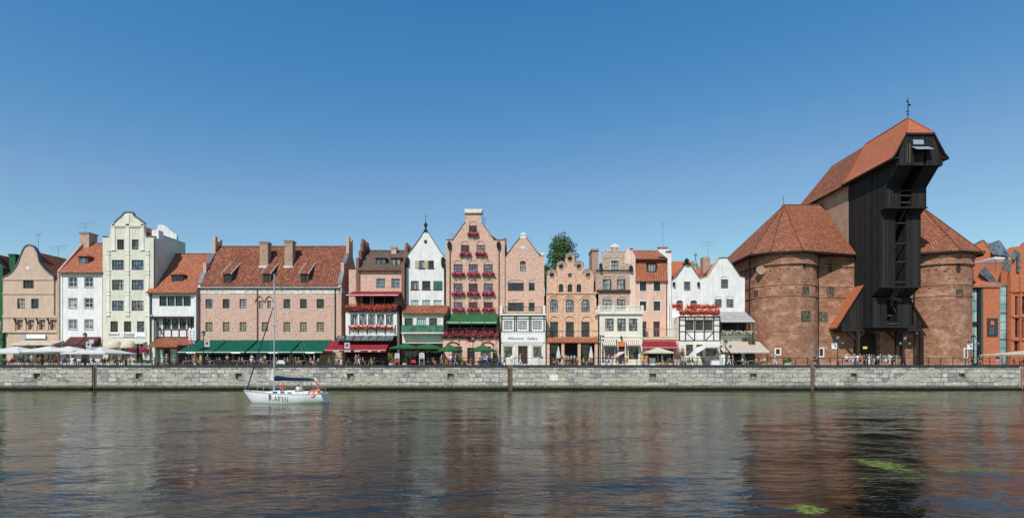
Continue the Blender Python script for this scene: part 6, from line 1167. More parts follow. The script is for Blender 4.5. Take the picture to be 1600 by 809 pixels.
# ---------------------------------------------------------------- parasols
def parasol(name, label, px0, px1, yp, ye, Y, mat, group='open parasols', tilt=0, depth=None, n=8, val=.2, zbase=GZ, square=True):
    X0, X1 = PX(px0, Y), PX(px1, Y); w_ = (X1-X0)/2; d = depth or w_; cx = (X0+X1)/2; zp, ze = PZ(yp, Y)-zbase, PZ(ye, Y)-zbase
    o = thing(name, label, 'parasol', (cx, Y, zbase), group); pts = []
    if square: pts = [(-w_, -d), (0, -d*1.0), (w_, -d), (w_, 0), (w_, d), (0, d), (-w_, d), (-w_, 0)]
    else: pts = [(w_*math.cos(2*math.pi*k/n), d*math.sin(2*math.pi*k/n)) for k in range(n)]
    b = MB(); m = len(pts); T = Matrix.Rotation(tilt, 4, 'Y')
    def tr(x, y, z): v = T @ Vector((x, y, z-zp)); return (v.x+cx, v.y+Y, v.z+zp+zbase)
    for i in range(m):
        p, q = pts[i], pts[(i+1) % m]; mp = (p[0]*.5, p[1]*.5, ze+(zp-ze)*.47); mq = (q[0]*.5, q[1]*.5, ze+(zp-ze)*.47)
        b.face([tr(*p, ze), tr(*q, ze), tr(*mq), tr(*mp)]); b.face([tr(*mp), tr(*mq), tr(0, 0, zp)]); b.face([tr(p[0], p[1], ze), tr(p[0], p[1], ze-val), tr(q[0], q[1], ze-val), tr(q[0], q[1], ze)])
    c = b.build('canopy', mat, o); b = MB(); [b.bar(tr(*p, ze-.02), tr(0, 0, zp-.05), .025) for p in pts]; b.build('ribs', 'metal_grey', o)
    MB().tube([tr(0, 0, zp+.1), tr(0, 0, zp-.8), (cx, Y, zbase+.06)], .035, 6).build('pole', 'metal_grey', o); MB().box(cx-.3, cx+.3, Y-.3, Y+.3, zbase, zbase+.08).build('base', 'slate_plaque', o); return o
parasol('parasol', 'large white parasol at the far left of the quay', -6, 59, 541, 550.5, 88.3, 'canvas_white')
parasol('parasol', 'wide white parasol in front of the beige scroll gable house', 51, 105, 540.3, 548.5, 89.3, 'canvas_white')
parasol('parasol', 'wide white parasol in front of the white house, overlapping its left neighbour', 84, 134, 540.8, 547.8, 87.9, 'canvas_white')
parasol('parasol', 'large white parasol in front of the hostel, rightmost of the white ones at left', 122, 190, 541, 551.5, 88.5, 'canvas_white')
parasol('parasol', 'wide green parasol under the green balcony of the white gable house', 613, 655, 536, 543.2, 88.6, 'canvas_leaf')
parasol('parasol', 'green parasol right of another below the green balcony', 648, 690, 536.3, 543.6, 89.2, 'canvas_leaf')
parasol('parasol', 'green parasol left of the tall brick house door', 681, 723, 537.5, 547, 88.2, 'canvas_leaf', square=False)
parasol('parasol', 'green parasol right of the street lamp at the tall brick house', 733, 775, 538, 547, 88.2, 'canvas_leaf', square=False)
parasol('parasol', 'cream parasol in front of the red awning of the pink mansard house', 1008, 1047, 542.3, 550, 87.8, 'canvas_cream')
parasol('parasol', 'round white parasol tilted steeply before the timber framed front', 1070, 1104, 543, 549, 87.4, 'canvas_white', tilt=R(-32), square=False, n=10, val=.02, depth=1.7)
parasol('parasol', 'flat white parasol beneath the timber framed front, behind the tilted one', 1094, 1127, 536, 541.5, 89.5, 'canvas_white')
parasol('parasol', 'pink parasol tilted before the cream balustraded front', 956, 976.5, 549.5, 554, 87.2, 'canvas_pink', tilt=R(-28), square=False, n=10, val=.02, depth=1.0)
parasol('parasol', 'wide cream parasol at the far right of the quay', 1563, 1640, 547.5, 553.5, 88.2, 'canvas_cream')
parasol('parasol', 'white parasol up on the roof terrace of the modern brick building', 1535, 1576, 401, 407, 99.8, 'canvas_white', zbase=PZ(425, 100)+.0)
for px, lb in ((872.5, 'folded white parasol left of the arched house door'), (923.5, 'folded white parasol at the right pillar of the arched house')):
    X = PX(px, 88.4); o = thing('folded_parasol', lb, 'parasol', (X, 88.4, GZ), 'folded parasols'); z0, z1 = GZ+1.0, PZ(541, 88.4)
    b = MB(); prof = [(.1, 0), (.36, .1), (.34, .5), (.26, 1.0), (.15, 1.5), (.06, z1-z0)]
    for (r0, a0), (r1, a1) in zip(prof, prof[1:]):
        for k in range(16): t, u = math.pi*k/8, math.pi*(k+1)/8; f0, f1 = (1, .72) if k % 2 else (.72, 1); b.face([(X+r0*f0*math.cos(t), 88.4+r0*f0*math.sin(t), z0+a0), (X+r0*f1*math.cos(u), 88.4+r0*f1*math.sin(u), z0+a0), (X+r1*f1*math.cos(u), 88.4+r1*f1*math.sin(u), z0+a1), (X+r1*f0*math.cos(t), 88.4+r1*f0*math.sin(t), z0+a1)])
    b.build('canopy', 'canvas_white', o); MB().tube([(X, 88.4, GZ), (X, 88.4, z0+.1)], .04, 6).build('pole', 'metal_grey', o); MB().box(X-.3, X+.3, 88.1, 88.7, GZ, GZ+.08).build('base', 'slate_plaque', o)

# ---------------------------------------------------------------- cafe furniture
def make_chair(mat):
    o = thing('cafe_chair', None, 'chair', (0, 0, 0)); MB().box(-.21, .21, -.21, .21, .42, .46).build('seat', mat, o)
    b = MB().box(-.21, .21, .19, .22, .72, .9)
    for x in (-.2, 0, .2): b.box(x-.015, x+.015, .19, .22, .46, .75)
    b.build('backrest', mat, o)
    for x in (-.18, .18):
        for y in (-.18, .19): MB().bar((x*1.1, y*1.1, 0), (x, y, .43), .035).build('leg', mat, o)
    return o
def make_table(mat, cloth=None):
    o = thing('cafe_table', None, 'table', (0, 0, 0)); MB().box(-.42, .42, -.42, .42, .71, .745).build('tabletop', mat, o); MB().lathe((0, 0, 0), [(.26, 0), (.24, .04), (.045, .07), (.04, .71)], 8).build('pedestal', 'metal_dark', o); return o
chs = {m: make_chair(m) for m in ('wicker', 'wood_table', 'white_plastic')}; tbs = {m: make_table(m) for m in ('wood_table', 'white_plastic', 'canvas_red')}
zones = [(6, 60, 'wood_table', 'wood_table', 'under the leftmost white parasol', 4), (72, 160, 'wood_table', 'wood_table', 'between the white parasols at left', 6), (165, 205, 'wicker', 'wood_table', 'before the hostel', 2), (288, 500, 'wicker', 'white_plastic', 'under the dark green awnings', 12), (512, 600, 'wicker', 'wood_table', 'under the dark red awning', 5), (618, 690, 'wood_table', 'canvas_red', 'under the wide green parasols', 4), (694, 772, 'wood_table', 'canvas_red', 'before the tall brick house', 4), (860, 930, 'wood_table', 'wood_table', 'before the arched orange house', 3), (1012, 1050, 'wicker', 'white_plastic', 'under the low cream parasol', 2), (1062, 1115, 'wood_table', 'wood_table', 'before the timber framed front', 3), (1148, 1196, 'wicker', 'white_plastic', 'under the striped beige awning', 3), (1580, 1606, 'wicker', 'wood_table', 'under the cream parasol at far right', 1)]
first = {}; ORD = ['first', 'second', 'third', 'fourth', 'fifth', 'sixth', 'seventh', 'eighth', 'ninth', 'tenth', 'eleventh', 'twelfth']
SEATS = []
for a, b_, cm, tm, where, n in zones:
    for k in range(n):
        px = a+(b_-a)*(k+.5)/n; Y = 88.6+.7*(k % 2)+rng.uniform(-.2, .2); X = PX(px, Y)
        def place(src, kind, loc, rz, lab):
            o = src if kind not in first else copy_tree(src); first[kind] = 1; o.location = loc; o.rotation_euler.z = rz; o['label'] = lab; o['category'] = kind.split('|')[0]; o['group'] = kind.split('|')[0]+'s '+where; return o
        tl = {'wood_table': 'brown', 'white_plastic': 'white', 'canvas_red': 'red'}[tm]; cl = {'wicker': 'dark wicker', 'wood_table': 'brown wooden', 'white_plastic': 'white'}[cm]
        place(tbs[tm], 'table|'+tm, (X, Y, GZ), 0, '%s cafe table, %s from left %s' % (tl, ORD[k], where) if n > 1 else '%s cafe table %s' % (tl, where))
        for dx, rz, sd in ((-.72, R(90), 'left'), (.72, R(-90), 'right')): place(chs[cm], 'chair|'+cm, (X+dx, Y+rng.uniform(-.1, .1), GZ), rz+rng.uniform(-.3, .3), '%s chair, %s side of %s table %s' % (cl, sd, ORD[k] if n > 1 else 'cafe', where)); SEATS.append((X+dx, Y, rz, sd, k, n, where))
for m, o in list(chs.items())+list(tbs.items()):
    if o.location.length < 1:
        for c in list(o.children): bpy.data.objects.remove(c)
        bpy.data.objects.remove(o)

# planters and hedges
def bush(label, px0, px1, y0, y1, Y, bloom=None, cat='planter', box='plaster_grey', boxh=.4):
    X0, X1, z1 = PX(px0, Y), PX(px1, Y), PZ(y0, Y); o = thing('planter', label, cat, ((X0+X1)/2, Y, GZ), 'planters'); MB().box(X0+.1, X1-.1, Y-.22, Y+.22, GZ, GZ+boxh).build('tub', box, o)
    b = MB(); petals(b, X0, X1, Y-.4, Y+.4, GZ+boxh*.7, z1, int((X1-X0)*(z1-GZ-boxh*.6)*260), .1); tag(b.build('foliage', 'leaf', o), kind='stuff')
    if bloom: b = MB(); petals(b, X0, X1, Y-.45, Y+.35, GZ+boxh, z1, int((X1-X0)*(z1-GZ-boxh*.6)*180), .08); tag(b.build('blooms', bloom, o), kind='stuff')
bush('low dark green hedge trough in front of the hostel door', 209, 239, 561, 569, 86.9); bush('leafy planter with yellow flowers left of the white gable house', 607, 618, 552, 566, 87.6, 'cloth_yellow'); bush('leafy planter between the two wide green parasols', 628, 637, 556, 567, 88.0); bush('leafy planter at the right end of the brick house front', 770, 777, 540, 566, 90.0)
bush('pink flowering bush left of the cream parasol', 1001, 1013, 548, 562, 88.9, 'flower_pale', boxh=.8); bush('pink flowering bush right of the cream parasol', 1057, 1069, 545, 558, 89.4, 'flower_pale', boxh=1.2); bush('potted shrub at the foot of the left round tower', 1224, 1236, 558, 567, 89.5)
bush('green creeper tub under the upper terrace beside the round tower', 1170, 1179, 520, 566, 90.9)
flower_box(1127, 1180, 516.5, 522, 91.1, 'flower_white', 'row of white and green plants along the grey awning terrace', 'long flower troughs', second='flower_orange', dens=50, leafy=1.2)
for px0, px1, y0, y1, lb in ((184.5, 190, 543, 551, 'hanging basket of pink flowers right of the hostel shop window'), (219, 232, 542, 551, 'hanging basket of pink flowers over the hostel door')): flower_box(px0+19 if px0 < 200 else px0, px1+22 if px0 < 200 else px1, y0, y1, 94.0, 'flower_pink', lb, 'hanging baskets', dens=160)
def board(label, px0, px1, y0, y1, Y, frame, face, z0=None, lean=.12):
    X0, X1, z1 = PX(px0, Y), PX(px1, Y), PZ(y0, Y); z0 = PZ(y1, Y); o = thing('menu_board', label, 'menu board', ((X0+X1)/2, Y, GZ), 'menu boards'); f = MB(); sh = shape('seg', X0, z0, X1, z1); ring(f, sh, scaled(sh, -.07), Y, .06); fr = f.build('frame', frame, o); MB().face([(x, Y+.02, z) for x, z in sh]).build('board', face, o)
    b = MB().bar((X0+.05, Y+.03, GZ), (X0+.05, Y+.03, z0+.1), .05).bar((X1-.05, Y+.03, GZ), (X1-.05, Y+.03, z0+.1), .05); [MB().bar((x, Y+.03, GZ), (x, Y+.03, z0+.05), .05).build('leg', frame, o) for x in (X0+.05, X1-.05)]
board('white framed menu board with arched top left of the green parasols', 617, 624, 550.5, 560, 87, 'frame_white', 'sign_grey'); board('white framed menu board with arched top between the green parasols', 655, 663, 550.5, 560, 87, 'frame_white', 'sign_grey'); board('green framed menu board in front of the tall brick house', 752.5, 761.5, 550.5, 562, 87, 'frame_green', 'sign_white')
board('white notice panel hung on the railing below the green awning', 431, 445, 562, 568.5, 86, 'frame_white', 'sign_white'); board('red menu board under the wide green parasol', 613, 623, 561, 566.5, 86.7, 'canvas_red', 'cloth_red'); board('red menu board left of the second arched menu board', 642, 650, 561, 567, 86.7, 'canvas_red', 'cloth_red')
def stand(label, px0, px1, y0, Y, mat, roof=None):
    X0, X1 = PX(px0, Y), PX(px1, Y); z1 = PZ(y0, Y); o = thing('sales_counter', label, 'counter', ((X0+X1)/2, Y, GZ), 'counters on the promenade'); MB().box(X0, X1, Y, Y+.7, GZ, z1).build('cabinet', mat, o); MB().box(X0-.06, X1+.06, Y-.06, Y+.76, z1, z1+.05).build('counter_top', 'wood_table', o); MB().box(X0+.1, X1-.1, Y-.02, Y-.003, GZ+.2, z1-.15).build('front_panel', 'sign_white', o)
stand('white waiter counter under the cream parasol', 1016, 1024, 558.5, 87.2, 'white_plastic'); stand('white ice cream counter by the street lamp near the beige awning', 1112, 1125, 562, 87.0, 'white_plastic'); stand('white cabinet in front of the grey upper terrace', 1126, 1133, 553, 87.3, 'white_plastic')
for k, (px, c, lb) in enumerate(((297, 'sign_pink', 'white and pink feather flag at the corner of the timbered inn'), (302.5, 'sign_blue', 'white and blue feather flag left of the first green awning'))):
    Y = 89.5; X = PX(px, Y); o = thing('feather_flag', lb, 'flag', (X, Y, GZ), 'feather flags'); z1 = PZ(513, Y); MB().tube([(X-.25, Y, GZ), (X-.25, Y, z1), (X+.05, Y, z1+.25)], .025, 5).build('pole', 'metal_grey', o)
    sh = [(-.25, 7.9-GZ), (-.25, z1-GZ), (.0, z1-GZ+.2), (.3, z1-GZ-.3), (.32, 8.3-GZ)]; MB().prism([(X+x, Y-.01, GZ+z) for x, z in sh], (0, .02, 0)).build('cloth', 'sign_white', o)
    b = MB()
    for j in range(5): b.prism([(X-.15+.08*(j % 2), Y-.025, z1-.5-j*.45), (X+.15, Y-.025, z1-.35-j*.45), (X+.22, Y-.025, z1-.6-j*.45), (X-.05, Y-.025, z1-.75-j*.45)], (0, .01, 0))
    b.build('flag_print', c, o)
for px, y, lb in ((1142, 540, 'small parking of'),): pass

# ---------------------------------------------------------------- people
def skin(verts, edges, radii, name, sub=1):
    me = bpy.data.meshes.new(name); me.from_pydata([tuple(v) for v in verts], edges, []); o = bpy.data.objects.new(name, me); COL.objects.link(o)
    sk = o.modifiers.new('s', 'SKIN'); sk.use_smooth_shade = True
    for i, r in enumerate(radii): me.skin_vertices[0].data[i].radius = r if isinstance(r, tuple) else (r, r)
    me.skin_vertices[0].data[0].use_root = True
    if sub: o.modifiers.new('d', 'SUBSURF').levels = sub
    bpy.context.view_layer.update(); m2 = bpy.data.meshes.new_from_object(o.evaluated_get(bpy.context.evaluated_depsgraph_get())); bpy.data.objects.remove(o); m2.name = name; return m2
def chain(segs):
    """segs: lists of (point, radius); a string key refers to an earlier joint"""
    V, E, Rr, K = [], [], [], {}
    for seg in segs:
        prev = None
        for it in seg:
            if isinstance(it, str): prev = K[it]; continue
            key, p, r = it; V.append(Vector(p)); Rr.append(r); i = len(V)-1
            if key: K[key] = i
            if prev is not None: E.append((prev, i))
            prev = i
    return V, E, Rr
POSES = {
 'standing': dict(hipz=.92, kn=[(-.10, -.01, .5), (.10, -.02, .5)], an=[(-.11, .03, .08), (.12, .02, .08)], el=[(-.25, .03, 1.15), (.25, .02, 1.15)], wr=[(-.27, -.05, .92), (.26, -.07, .92)], lean=0),
 'walking': dict(hipz=.90, kn=[(-.09, -.16, .50), (.09, .06, .48)], an=[(-.10, -.26, .10), (.10, .32, .16)], el=[(-.25, .12, 1.15), (.25, -.10, 1.16)], wr=[(-.26, .06, .92), (.25, -.26, .98)], lean=-.03),
 'arms_bent': dict(hipz=.92, kn=[(-.11, -.03, .5), (.10, .0, .5)], an=[(-.13, .0, .08), (.12, .03, .08)], el=[(-.26, .0, 1.17), (.27, .02, 1.17)], wr=[(-.12, -.24, 1.22), (.1, -.26, 1.25)], lean=-.01),
 'arm_raised': dict(hipz=.92, kn=[(-.10, 0, .5), (.12, -.04, .5)], an=[(-.11, .03, .08), (.14, .0, .08)], el=[(-.28, .0, 1.2), (.32, -.12, 1.36)], wr=[(-.32, -.05, .98), (.22, -.26, 1.58)], lean=0),
 'sitting': dict(hipz=.50, kn=[(-.12, -.44, .50), (.12, -.44, .51)], an=[(-.13, -.42, .08), (.13, -.46, .08)], el=[(-.25, -.05, .74), (.25, -.06, .74)], wr=[(-.16, -.32, .68), (.16, -.34, .70)], lean=-.03)}
def make_person(pose):
    p = POSES[pose]; H = p['hipz']; L = p['lean']; up = H+.01
    S_ = lambda z: (0, L*(z-H)/.6, z)
    segs = [[('pelvis', S_(H+.02), (.145, .10)), ('waist', S_(H+.2), (.125, .09)), ('chest', S_(H+.42), (.16, .105)), ('neck0', S_(H+.54), .065), ('neck', S_(H+.59), .05), ('head0', (0, L-.015, H+.66), (.068, .078)), ('head', (0, L-.01, H+.73), (.078, .095)), (None, (0, L, H+.80), (.06, .072))]]
    for i, s in enumerate((-1, 1)):
        segs.append(['chest', ('sh%d' % i, (s*.185, L, H+.48), .055), ('el%d' % i, p['el'][i], .042), ('wr%d' % i, p['wr'][i], .028), ('pm%d' % i, tuple(a+(a-b)*.32 for a, b in zip(p['wr'][i], p['el'][i])), (.038, .02))])
        w_, e_ = Vector(p['wr'][i]), Vector(p['el'][i]); d = (w_-e_).normalized(); side = Vector((s, 0, 0)).cross(d).normalized()
        base = w_+(w_-e_)*.32
        for j in range(4):
            o_ = side*(.026*(j-1.5)); ln = (.07, .082, .078, .06)[j]; curl = Vector((-s*.025, 0, 0)); segs.append(['pm%d' % i, (None, base+o_+d*.02, .011), (None, base+o_+d*ln*.6+curl*.4, .0095), (None, base+o_+d*ln+curl, .008)])
        segs.append(['wr%d' % i, (None, w_+side*-.035+d*.03, .013), (None, w_+side*-.055+d*.075+Vector((-s*.01, 0, 0)), .010)])
        k, a = Vector(p['kn'][i]), Vector(p['an'][i]); segs.append(['pelvis', (None, (s*.095, L*0, H-.05) if pose != 'sitting' else (s*.1, -.06, H+.0), .09), (None, k, .056), (None, a+Vector((0, 0, .03)), .037), (None, a+Vector((0, .03, -.035)), .036), (None, a+Vector((0, -.15, -.045)), (.04, .025))])
    body = skin(*chain(segs), 'body')
    # face details: nose, eyes, mouth, ears
    hd = Vector((0, L-.01, H+.70)); root = thing('person', None, 'person', (0, 0, 0))
    def add(me, nm, mat, par=root): me.materials.clear(); me.materials.append(MAT[mat]); o = bpy.data.objects.new(nm, me); COL.objects.link(o); o.parent = par; ORG[o.name] = (0, 0, 0); return o
    bd = add(body, 'body', 'skin')
    b = MB().prism([(hd.x-.012, hd.y-.085, hd.z+.01), (hd.x+.012, hd.y-.085, hd.z+.01), (hd.x, hd.y-.115, hd.z-.02)], (0, .02, 0)); b.ball((hd.x-.08, hd.y, hd.z), .012, .02, .03, 6, 4).ball((hd.x+.08, hd.y, hd.z), .012, .02, .03, 6, 4); b.build('nose_and_ears', 'skin', bd)
    MB().ball((hd.x-.03, hd.y-.083, hd.z+.02), .012, .01, .008, 6, 4).ball((hd.x+.03, hd.y-.083, hd.z+.02), .012, .01, .008, 6, 4).build('eyes', 'frame_dark', bd); MB().box(hd.x-.022, hd.x+.022, hd.y-.09, hd.y-.08, hd.z-.045, hd.z-.037).build('mouth', 'cloth_red', bd)
    add(skin([(0, L+.03, H+.66), (0, L+.025, H+.75), (0, L+.0, H+.815)], [(0, 1), (1, 2)], [(.075, .06), (.092, .085), (.072, .07)], 'hair'), 'hair', 'hair_brown')
    sg = [[('p', S_(H+.0), (.158, .118)), ('w', S_(H+.2), (.145, .11)), ('c', S_(H+.42), (.178, .125)), (None, S_(H+.52), (.09, .08))]]
    for i, s in enumerate((-1, 1)): e_ = Vector(p['el'][i]); sh = Vector((s*.185, L, H+.48)); sg.append(['c', (None, sh, .07), (None, sh+(e_-sh)*.75, .06)])
    add(skin(*chain(sg), 'shirt'), 'shirt', 'cloth_white')
    def legs(f, nm):
        sg = [[('p', S_(H+.04), (.15, .115)), (None, S_(H+.1), (.145, .11))]]
        for i, s in enumerate((-1, 1)):
            k, a = Vector(p['kn'][i]), Vector(p['an'][i]); h0 = Vector((s*.095, 0, H-.05)) if pose != 'sitting' else Vector((s*.1, -.06, H)); ss = ['p', (None, h0, .108)]
            if f > 1: ss += [(None, k, .078), (None, a+Vector((0, 0, .05)), .062)]
            else: ss += [(None, h0+(k-h0)*.92, .085)]
            sg.append(ss)
        return skin(*chain(sg), nm)
    add(legs(2, 'trousers') if pose in ('walking', 'arms_bent') else legs(1, 'shorts'), 'trousers' if pose in ('walking', 'arms_bent') else 'shorts', 'cloth_navy')
    b = MB()
    for i in (0, 1): a = Vector(p['an'][i]); b.ball((a.x, a.y-.06, a.z-.04), .052, .145, .05, 8, 5)
    b.build('shoes', 'shoe', root); return root
PR = {k: make_person(k) for k in POSES}; usedp = set()
for m_ in ('hair_brown', 'hair_grey', 'hair_blond'): pass
def person(pose, X, Y, rz, top, bot, label, z=GZ, hair='hair_brown', s=1.0, hat=None, bag=None, group='people on the quay'):
    mats = {'shirt': 'cloth_'+top.replace(' ', '_'), 'trousers': 'cloth_'+bot.replace(' ', '_'), 'shorts': 'cloth_'+bot.replace(' ', '_'), 'hair': hair}
    src = PR[pose]; o = copy_tree(src, None, mats); o.location = (X, Y, z); o.rotation_euler.z = rz; o.scale = (s, s, s); o['label'] = label; o['category'] = 'person'; o['group'] = group
    Hh = POSES[pose]['hipz']
    if hat: b = MB().lathe((0, 0, Hh+.77), [(.19, 0), (.19, .012), (.1, .02), (.095, .09), (.06, .12), (0, .13)], 12); b.build('hat', 'cloth_'+hat, o)
    return o
def bt(pose): return 'trousers' if pose in ('walking', 'arms_bent') else 'shorts'
SP = [ # px, Y, pose, heading(deg, 0 faces the water), top, bottom, hat, where
 (49, 86.6, 'standing', 170, 'light blue', 'grey', None, 'beside the leftmost white parasol'), (8, 88.9, 'sitting', 80, 'white', 'blue', None, 'at a table under the leftmost white parasol'), (19, 88.9, 'sitting', -80, 'red', 'navy', None, 'at a table under the leftmost white parasol'),
 (62, 87.4, 'walking', 95, 'beige', 'brown', None, 'between the two leftmost white parasols'), (117, 88.7, 'sitting', 80, 'orange', 'white', None, 'at a table left of the lamp by the white house'), (128, 88.4, 'sitting', -70, 'red', 'grey', None, 'at a table left of the lamp by the white house'), (140, 88.6, 'sitting', -60, 'white', 'navy', None, 'right of the lamp by the white house'), (163, 88.7, 'sitting', 40, 'brown', 'black', None, 'before the hostel'), (181, 89, 'sitting', 0, 'white', 'beige', None, 'before the hostel'), (202, 89.3, 'sitting', 20, 'pink', 'grey', None, 'before the hostel'),
 (260.5, 86.8, 'walking', -95, 'white', 'beige', 'white', 'in front of the timbered inn shop'), (272, 88.5, 'standing', 30, 'green', 'khaki', None, 'right of the inn shop door'), (291, 88.6, 'sitting', -60, 'black', 'blue', None, 'under the left end of the green awning'),
 (304, 87.2, 'standing', 60, 'orange', 'beige', None, 'left of the lamp by the green awning'), (313.5, 86.9, 'standing', -20, 'yellow', 'khaki', None, 'at the lamp by the green awning'), (324, 86.8, 'walking', 90, 'teal', 'navy', None, 'right of the lamp by the green awning'), (355, 87.3, 'arms_bent', 10, 'pink', 'navy', None, 'under the first green awning'), (393.5, 86.8, 'standing', 175, 'pink', 'white', None, 'left of the sailing boat mast'), (408, 88, 'sitting', 70, 'white', 'grey', None, 'under the green awning left of the mast'), (414, 88.3, 'arm_raised', 0, 'beige', 'brown', None, 'under the green awning left of the mast'), (432, 88.5, 'sitting', -80, 'grey', 'black', None, 'under the green awning right of the mast'), (461, 88.4, 'sitting', 60, 'green', 'navy', None, 'under the rightmost green awning'),
 (486, 87.3, 'sitting', 80, 'red', 'white', None, 'at the right end of the green awning'), (491, 87.4, 'standing', -60, 'light blue', 'navy', None, 'at the right end of the green awning'), (526, 88, 'standing', 0, 'green', 'beige', None, 'under the dark red awning left of the lamp'), (533, 87.5, 'arms_bent', 0, 'grey', 'white', None, 'at the lamp by the dark red awning'), (556, 86.7, 'walking', 90, 'pink', 'beige', None, 'walking before the dark red awning'), (560, 86.9, 'walking', 90, 'red', 'white', None, 'walking before the dark red awning'), (585, 88.8, 'sitting', -90, 'black', 'grey', None, 'under the dark red awning'),
 (641, 88, 'arms_bent', 10, 'brown', 'black', None, 'under the wide green parasols'), (677, 88, 'sitting', 60, 'red', 'grey', None, 'right of the wide green parasols'), (690, 86.8, 'walking', 85, 'beige', 'khaki', None, 'before the left parasol of the brick house'), (698, 87.6, 'sitting', 0, 'red', 'navy', None, 'under the left parasol of the brick house'), (704, 86.7, 'standing', 170, 'white', 'purple', None, 'before the left parasol of the brick house'), (712, 86.8, 'walking', -85, 'pink', 'beige', None, 'before the left parasol of the brick house'), (722, 88, 'standing', 0, 'yellow', 'green', None, 'beside the brick house door'), (736, 86.9, 'sitting', 160, 'brown', 'khaki', None, 'at the foot of the lamp'),
 (753, 86.7, 'walking', 80, 'pink', 'navy', None, 'before the green framed menu board'), (761.5, 86.8, 'walking', -80, 'white', 'blue', None, 'before the green framed menu board'), (781, 86.9, 'walking', 90, 'purple', 'blue', None, 'left of the gallery front'), (788, 87.1, 'walking', 90, 'teal', 'navy', None, 'left of the gallery front'), (799.5, 86.9, 'standing', 160, 'white', 'beige', None, 'before the gallery window'), (805.5, 87, 'arms_bent', 170, 'beige', 'white', None, 'before the gallery window'), (813, 86.8, 'walking', -90, 'white', 'white', 'beige', 'before the gallery door'), (846, 87, 'standing', 150, 'blue', 'white', None, 'at the right gallery window'),
 (869, 87.4, 'sitting', 60, 'brown', 'navy', None, 'by the left folded parasol'), (878, 86.9, 'walking', 90, 'navy', 'white', None, 'right of the left folded parasol'), (883.5, 87.1, 'standing', 30, 'beige', 'brown', None, 'before the arched house door'), (888, 87.2, 'arm_raised', 170, 'khaki', 'black', None, 'before the arched house door'), (893, 86.8, 'walking', -85, 'white', 'black', None, 'before the arched house door'), (897.5, 87, 'arms_bent', 170, 'grey', 'brown', None, 'before the arched house door'), (921, 87.8, 'sitting', -60, 'orange', 'grey', None, 'by the right folded parasol'),
 (951, 86.8, 'walking', 85, 'light blue', 'blue', None, 'left of the pink parasol'), (957, 87.2, 'standing', 175, 'orange', 'beige', None, 'left of the pink parasol'), (965, 87.1, 'standing', 170, 'white', 'grey', None, 'under the tilted pink parasol'), (973, 86.8, 'walking', 90, 'purple', 'pink', None, 'a child right of the pink parasol'), (978.5, 86.9, 'standing', 160, 'yellow', 'khaki', None, 'right of the pink parasol'), (1003, 87.5, 'standing', 0, 'yellow', 'beige', None, 'at the left pink flowering bush'), (1010, 87, 'standing', 175, 'orange', 'orange', None, 'left of the cream parasol'), (1034.5, 86.8, 'walking', 90, 'white', 'beige', None, 'under the cream parasol'), (1044, 88.2, 'sitting', -60, 'pink', 'white', None, 'under the cream parasol'), (1052, 88.3, 'sitting', 60, 'pink', 'grey', None, 'right of the cream parasol'),
 (1075, 87.3, 'walking', -90, 'white', 'blue', None, 'under the steeply tilted white parasol'), (1098, 87.8, 'standing', 20, 'beige', 'green', None, 'right of the steeply tilted white parasol'), (1119, 88.2, 'standing', 30, 'blue', 'navy', None, 'behind the ice cream counter'), (1139, 86.8, 'walking', 90, 'beige', 'white', None, 'right of the lamp by the beige awning'), (1145, 86.9, 'standing', -90, 'purple', 'grey', None, 'right of the lamp by the beige awning'), (1160, 88.8, 'sitting', 60, 'white', 'brown', None, 'under the striped beige awning'), (1206.5, 86.8, 'walking', 90, 'red', 'beige', 'white', 'before the left round tower'), (1210.5, 86.9, 'walking', 90, 'light blue', 'white', None, 'before the left round tower'),
 (1273, 86.9, 'standing', 170, 'navy', 'black', None, 'before the wall between tower and crane'), (1277, 87, 'walking', 90, 'purple', 'navy', None, 'before the wall between tower and crane'),
 (1519, 87.2, 'standing', 0, 'red', 'black', None, 'left of the lamp by the modern building'), (1533, 87.3, 'sitting', -90, 'black', 'grey', None, 'right of the lamp by the modern building'), (1528, 87.3, 'sitting', 60, 'brown', 'navy', None, 'right of the lamp by the modern building'), (1558.5, 86.9, 'standing', 170, 'black', 'light blue', None, 'below the glass strip of the modern building'), (1564, 87.1, 'standing', -150, 'grey', 'khaki', None, 'below the glass strip of the modern building')]
crowd = [(1322.5, 'white'), (1325.5, 'pink'), (1329, 'light blue'), (1333, 'beige'), (1335.5, 'pink'), (1340, 'white'), (1344, 'grey'), (1347.5, 'red'), (1354, 'navy'), (1358, 'white'), (1362, 'brown'), (1365.5, 'black'), (1372, 'light blue'), (1375.5, 'purple'), (1380, 'green'), (1384, 'teal'), (1388.5, 'white'), (1391, 'beige'), (1397.5, 'black'), (1401, 'green'), (1405, 'navy')]
bots = ['navy', 'beige', 'blue', 'white', 'grey', 'khaki']; ph = ['left end', 'left part', 'middle', 'right part', 'right end']
for i, (px, c) in enumerate(crowd): SP.append((px, 86.6+(i*37 % 17)*.11, ['standing', 'walking', 'arms_bent', 'standing', 'arm_raised'][i*3 % 5], [170, 90, 160, -150, 20][i % 5], c, bots[i*5 % 6], 'white' if i in (0, 9, 16) else ('beige' if i in (4, 13) else None), 'at the %s of the crowd under the crane' % ph[min(4, i*5//21)]))
seen = {}
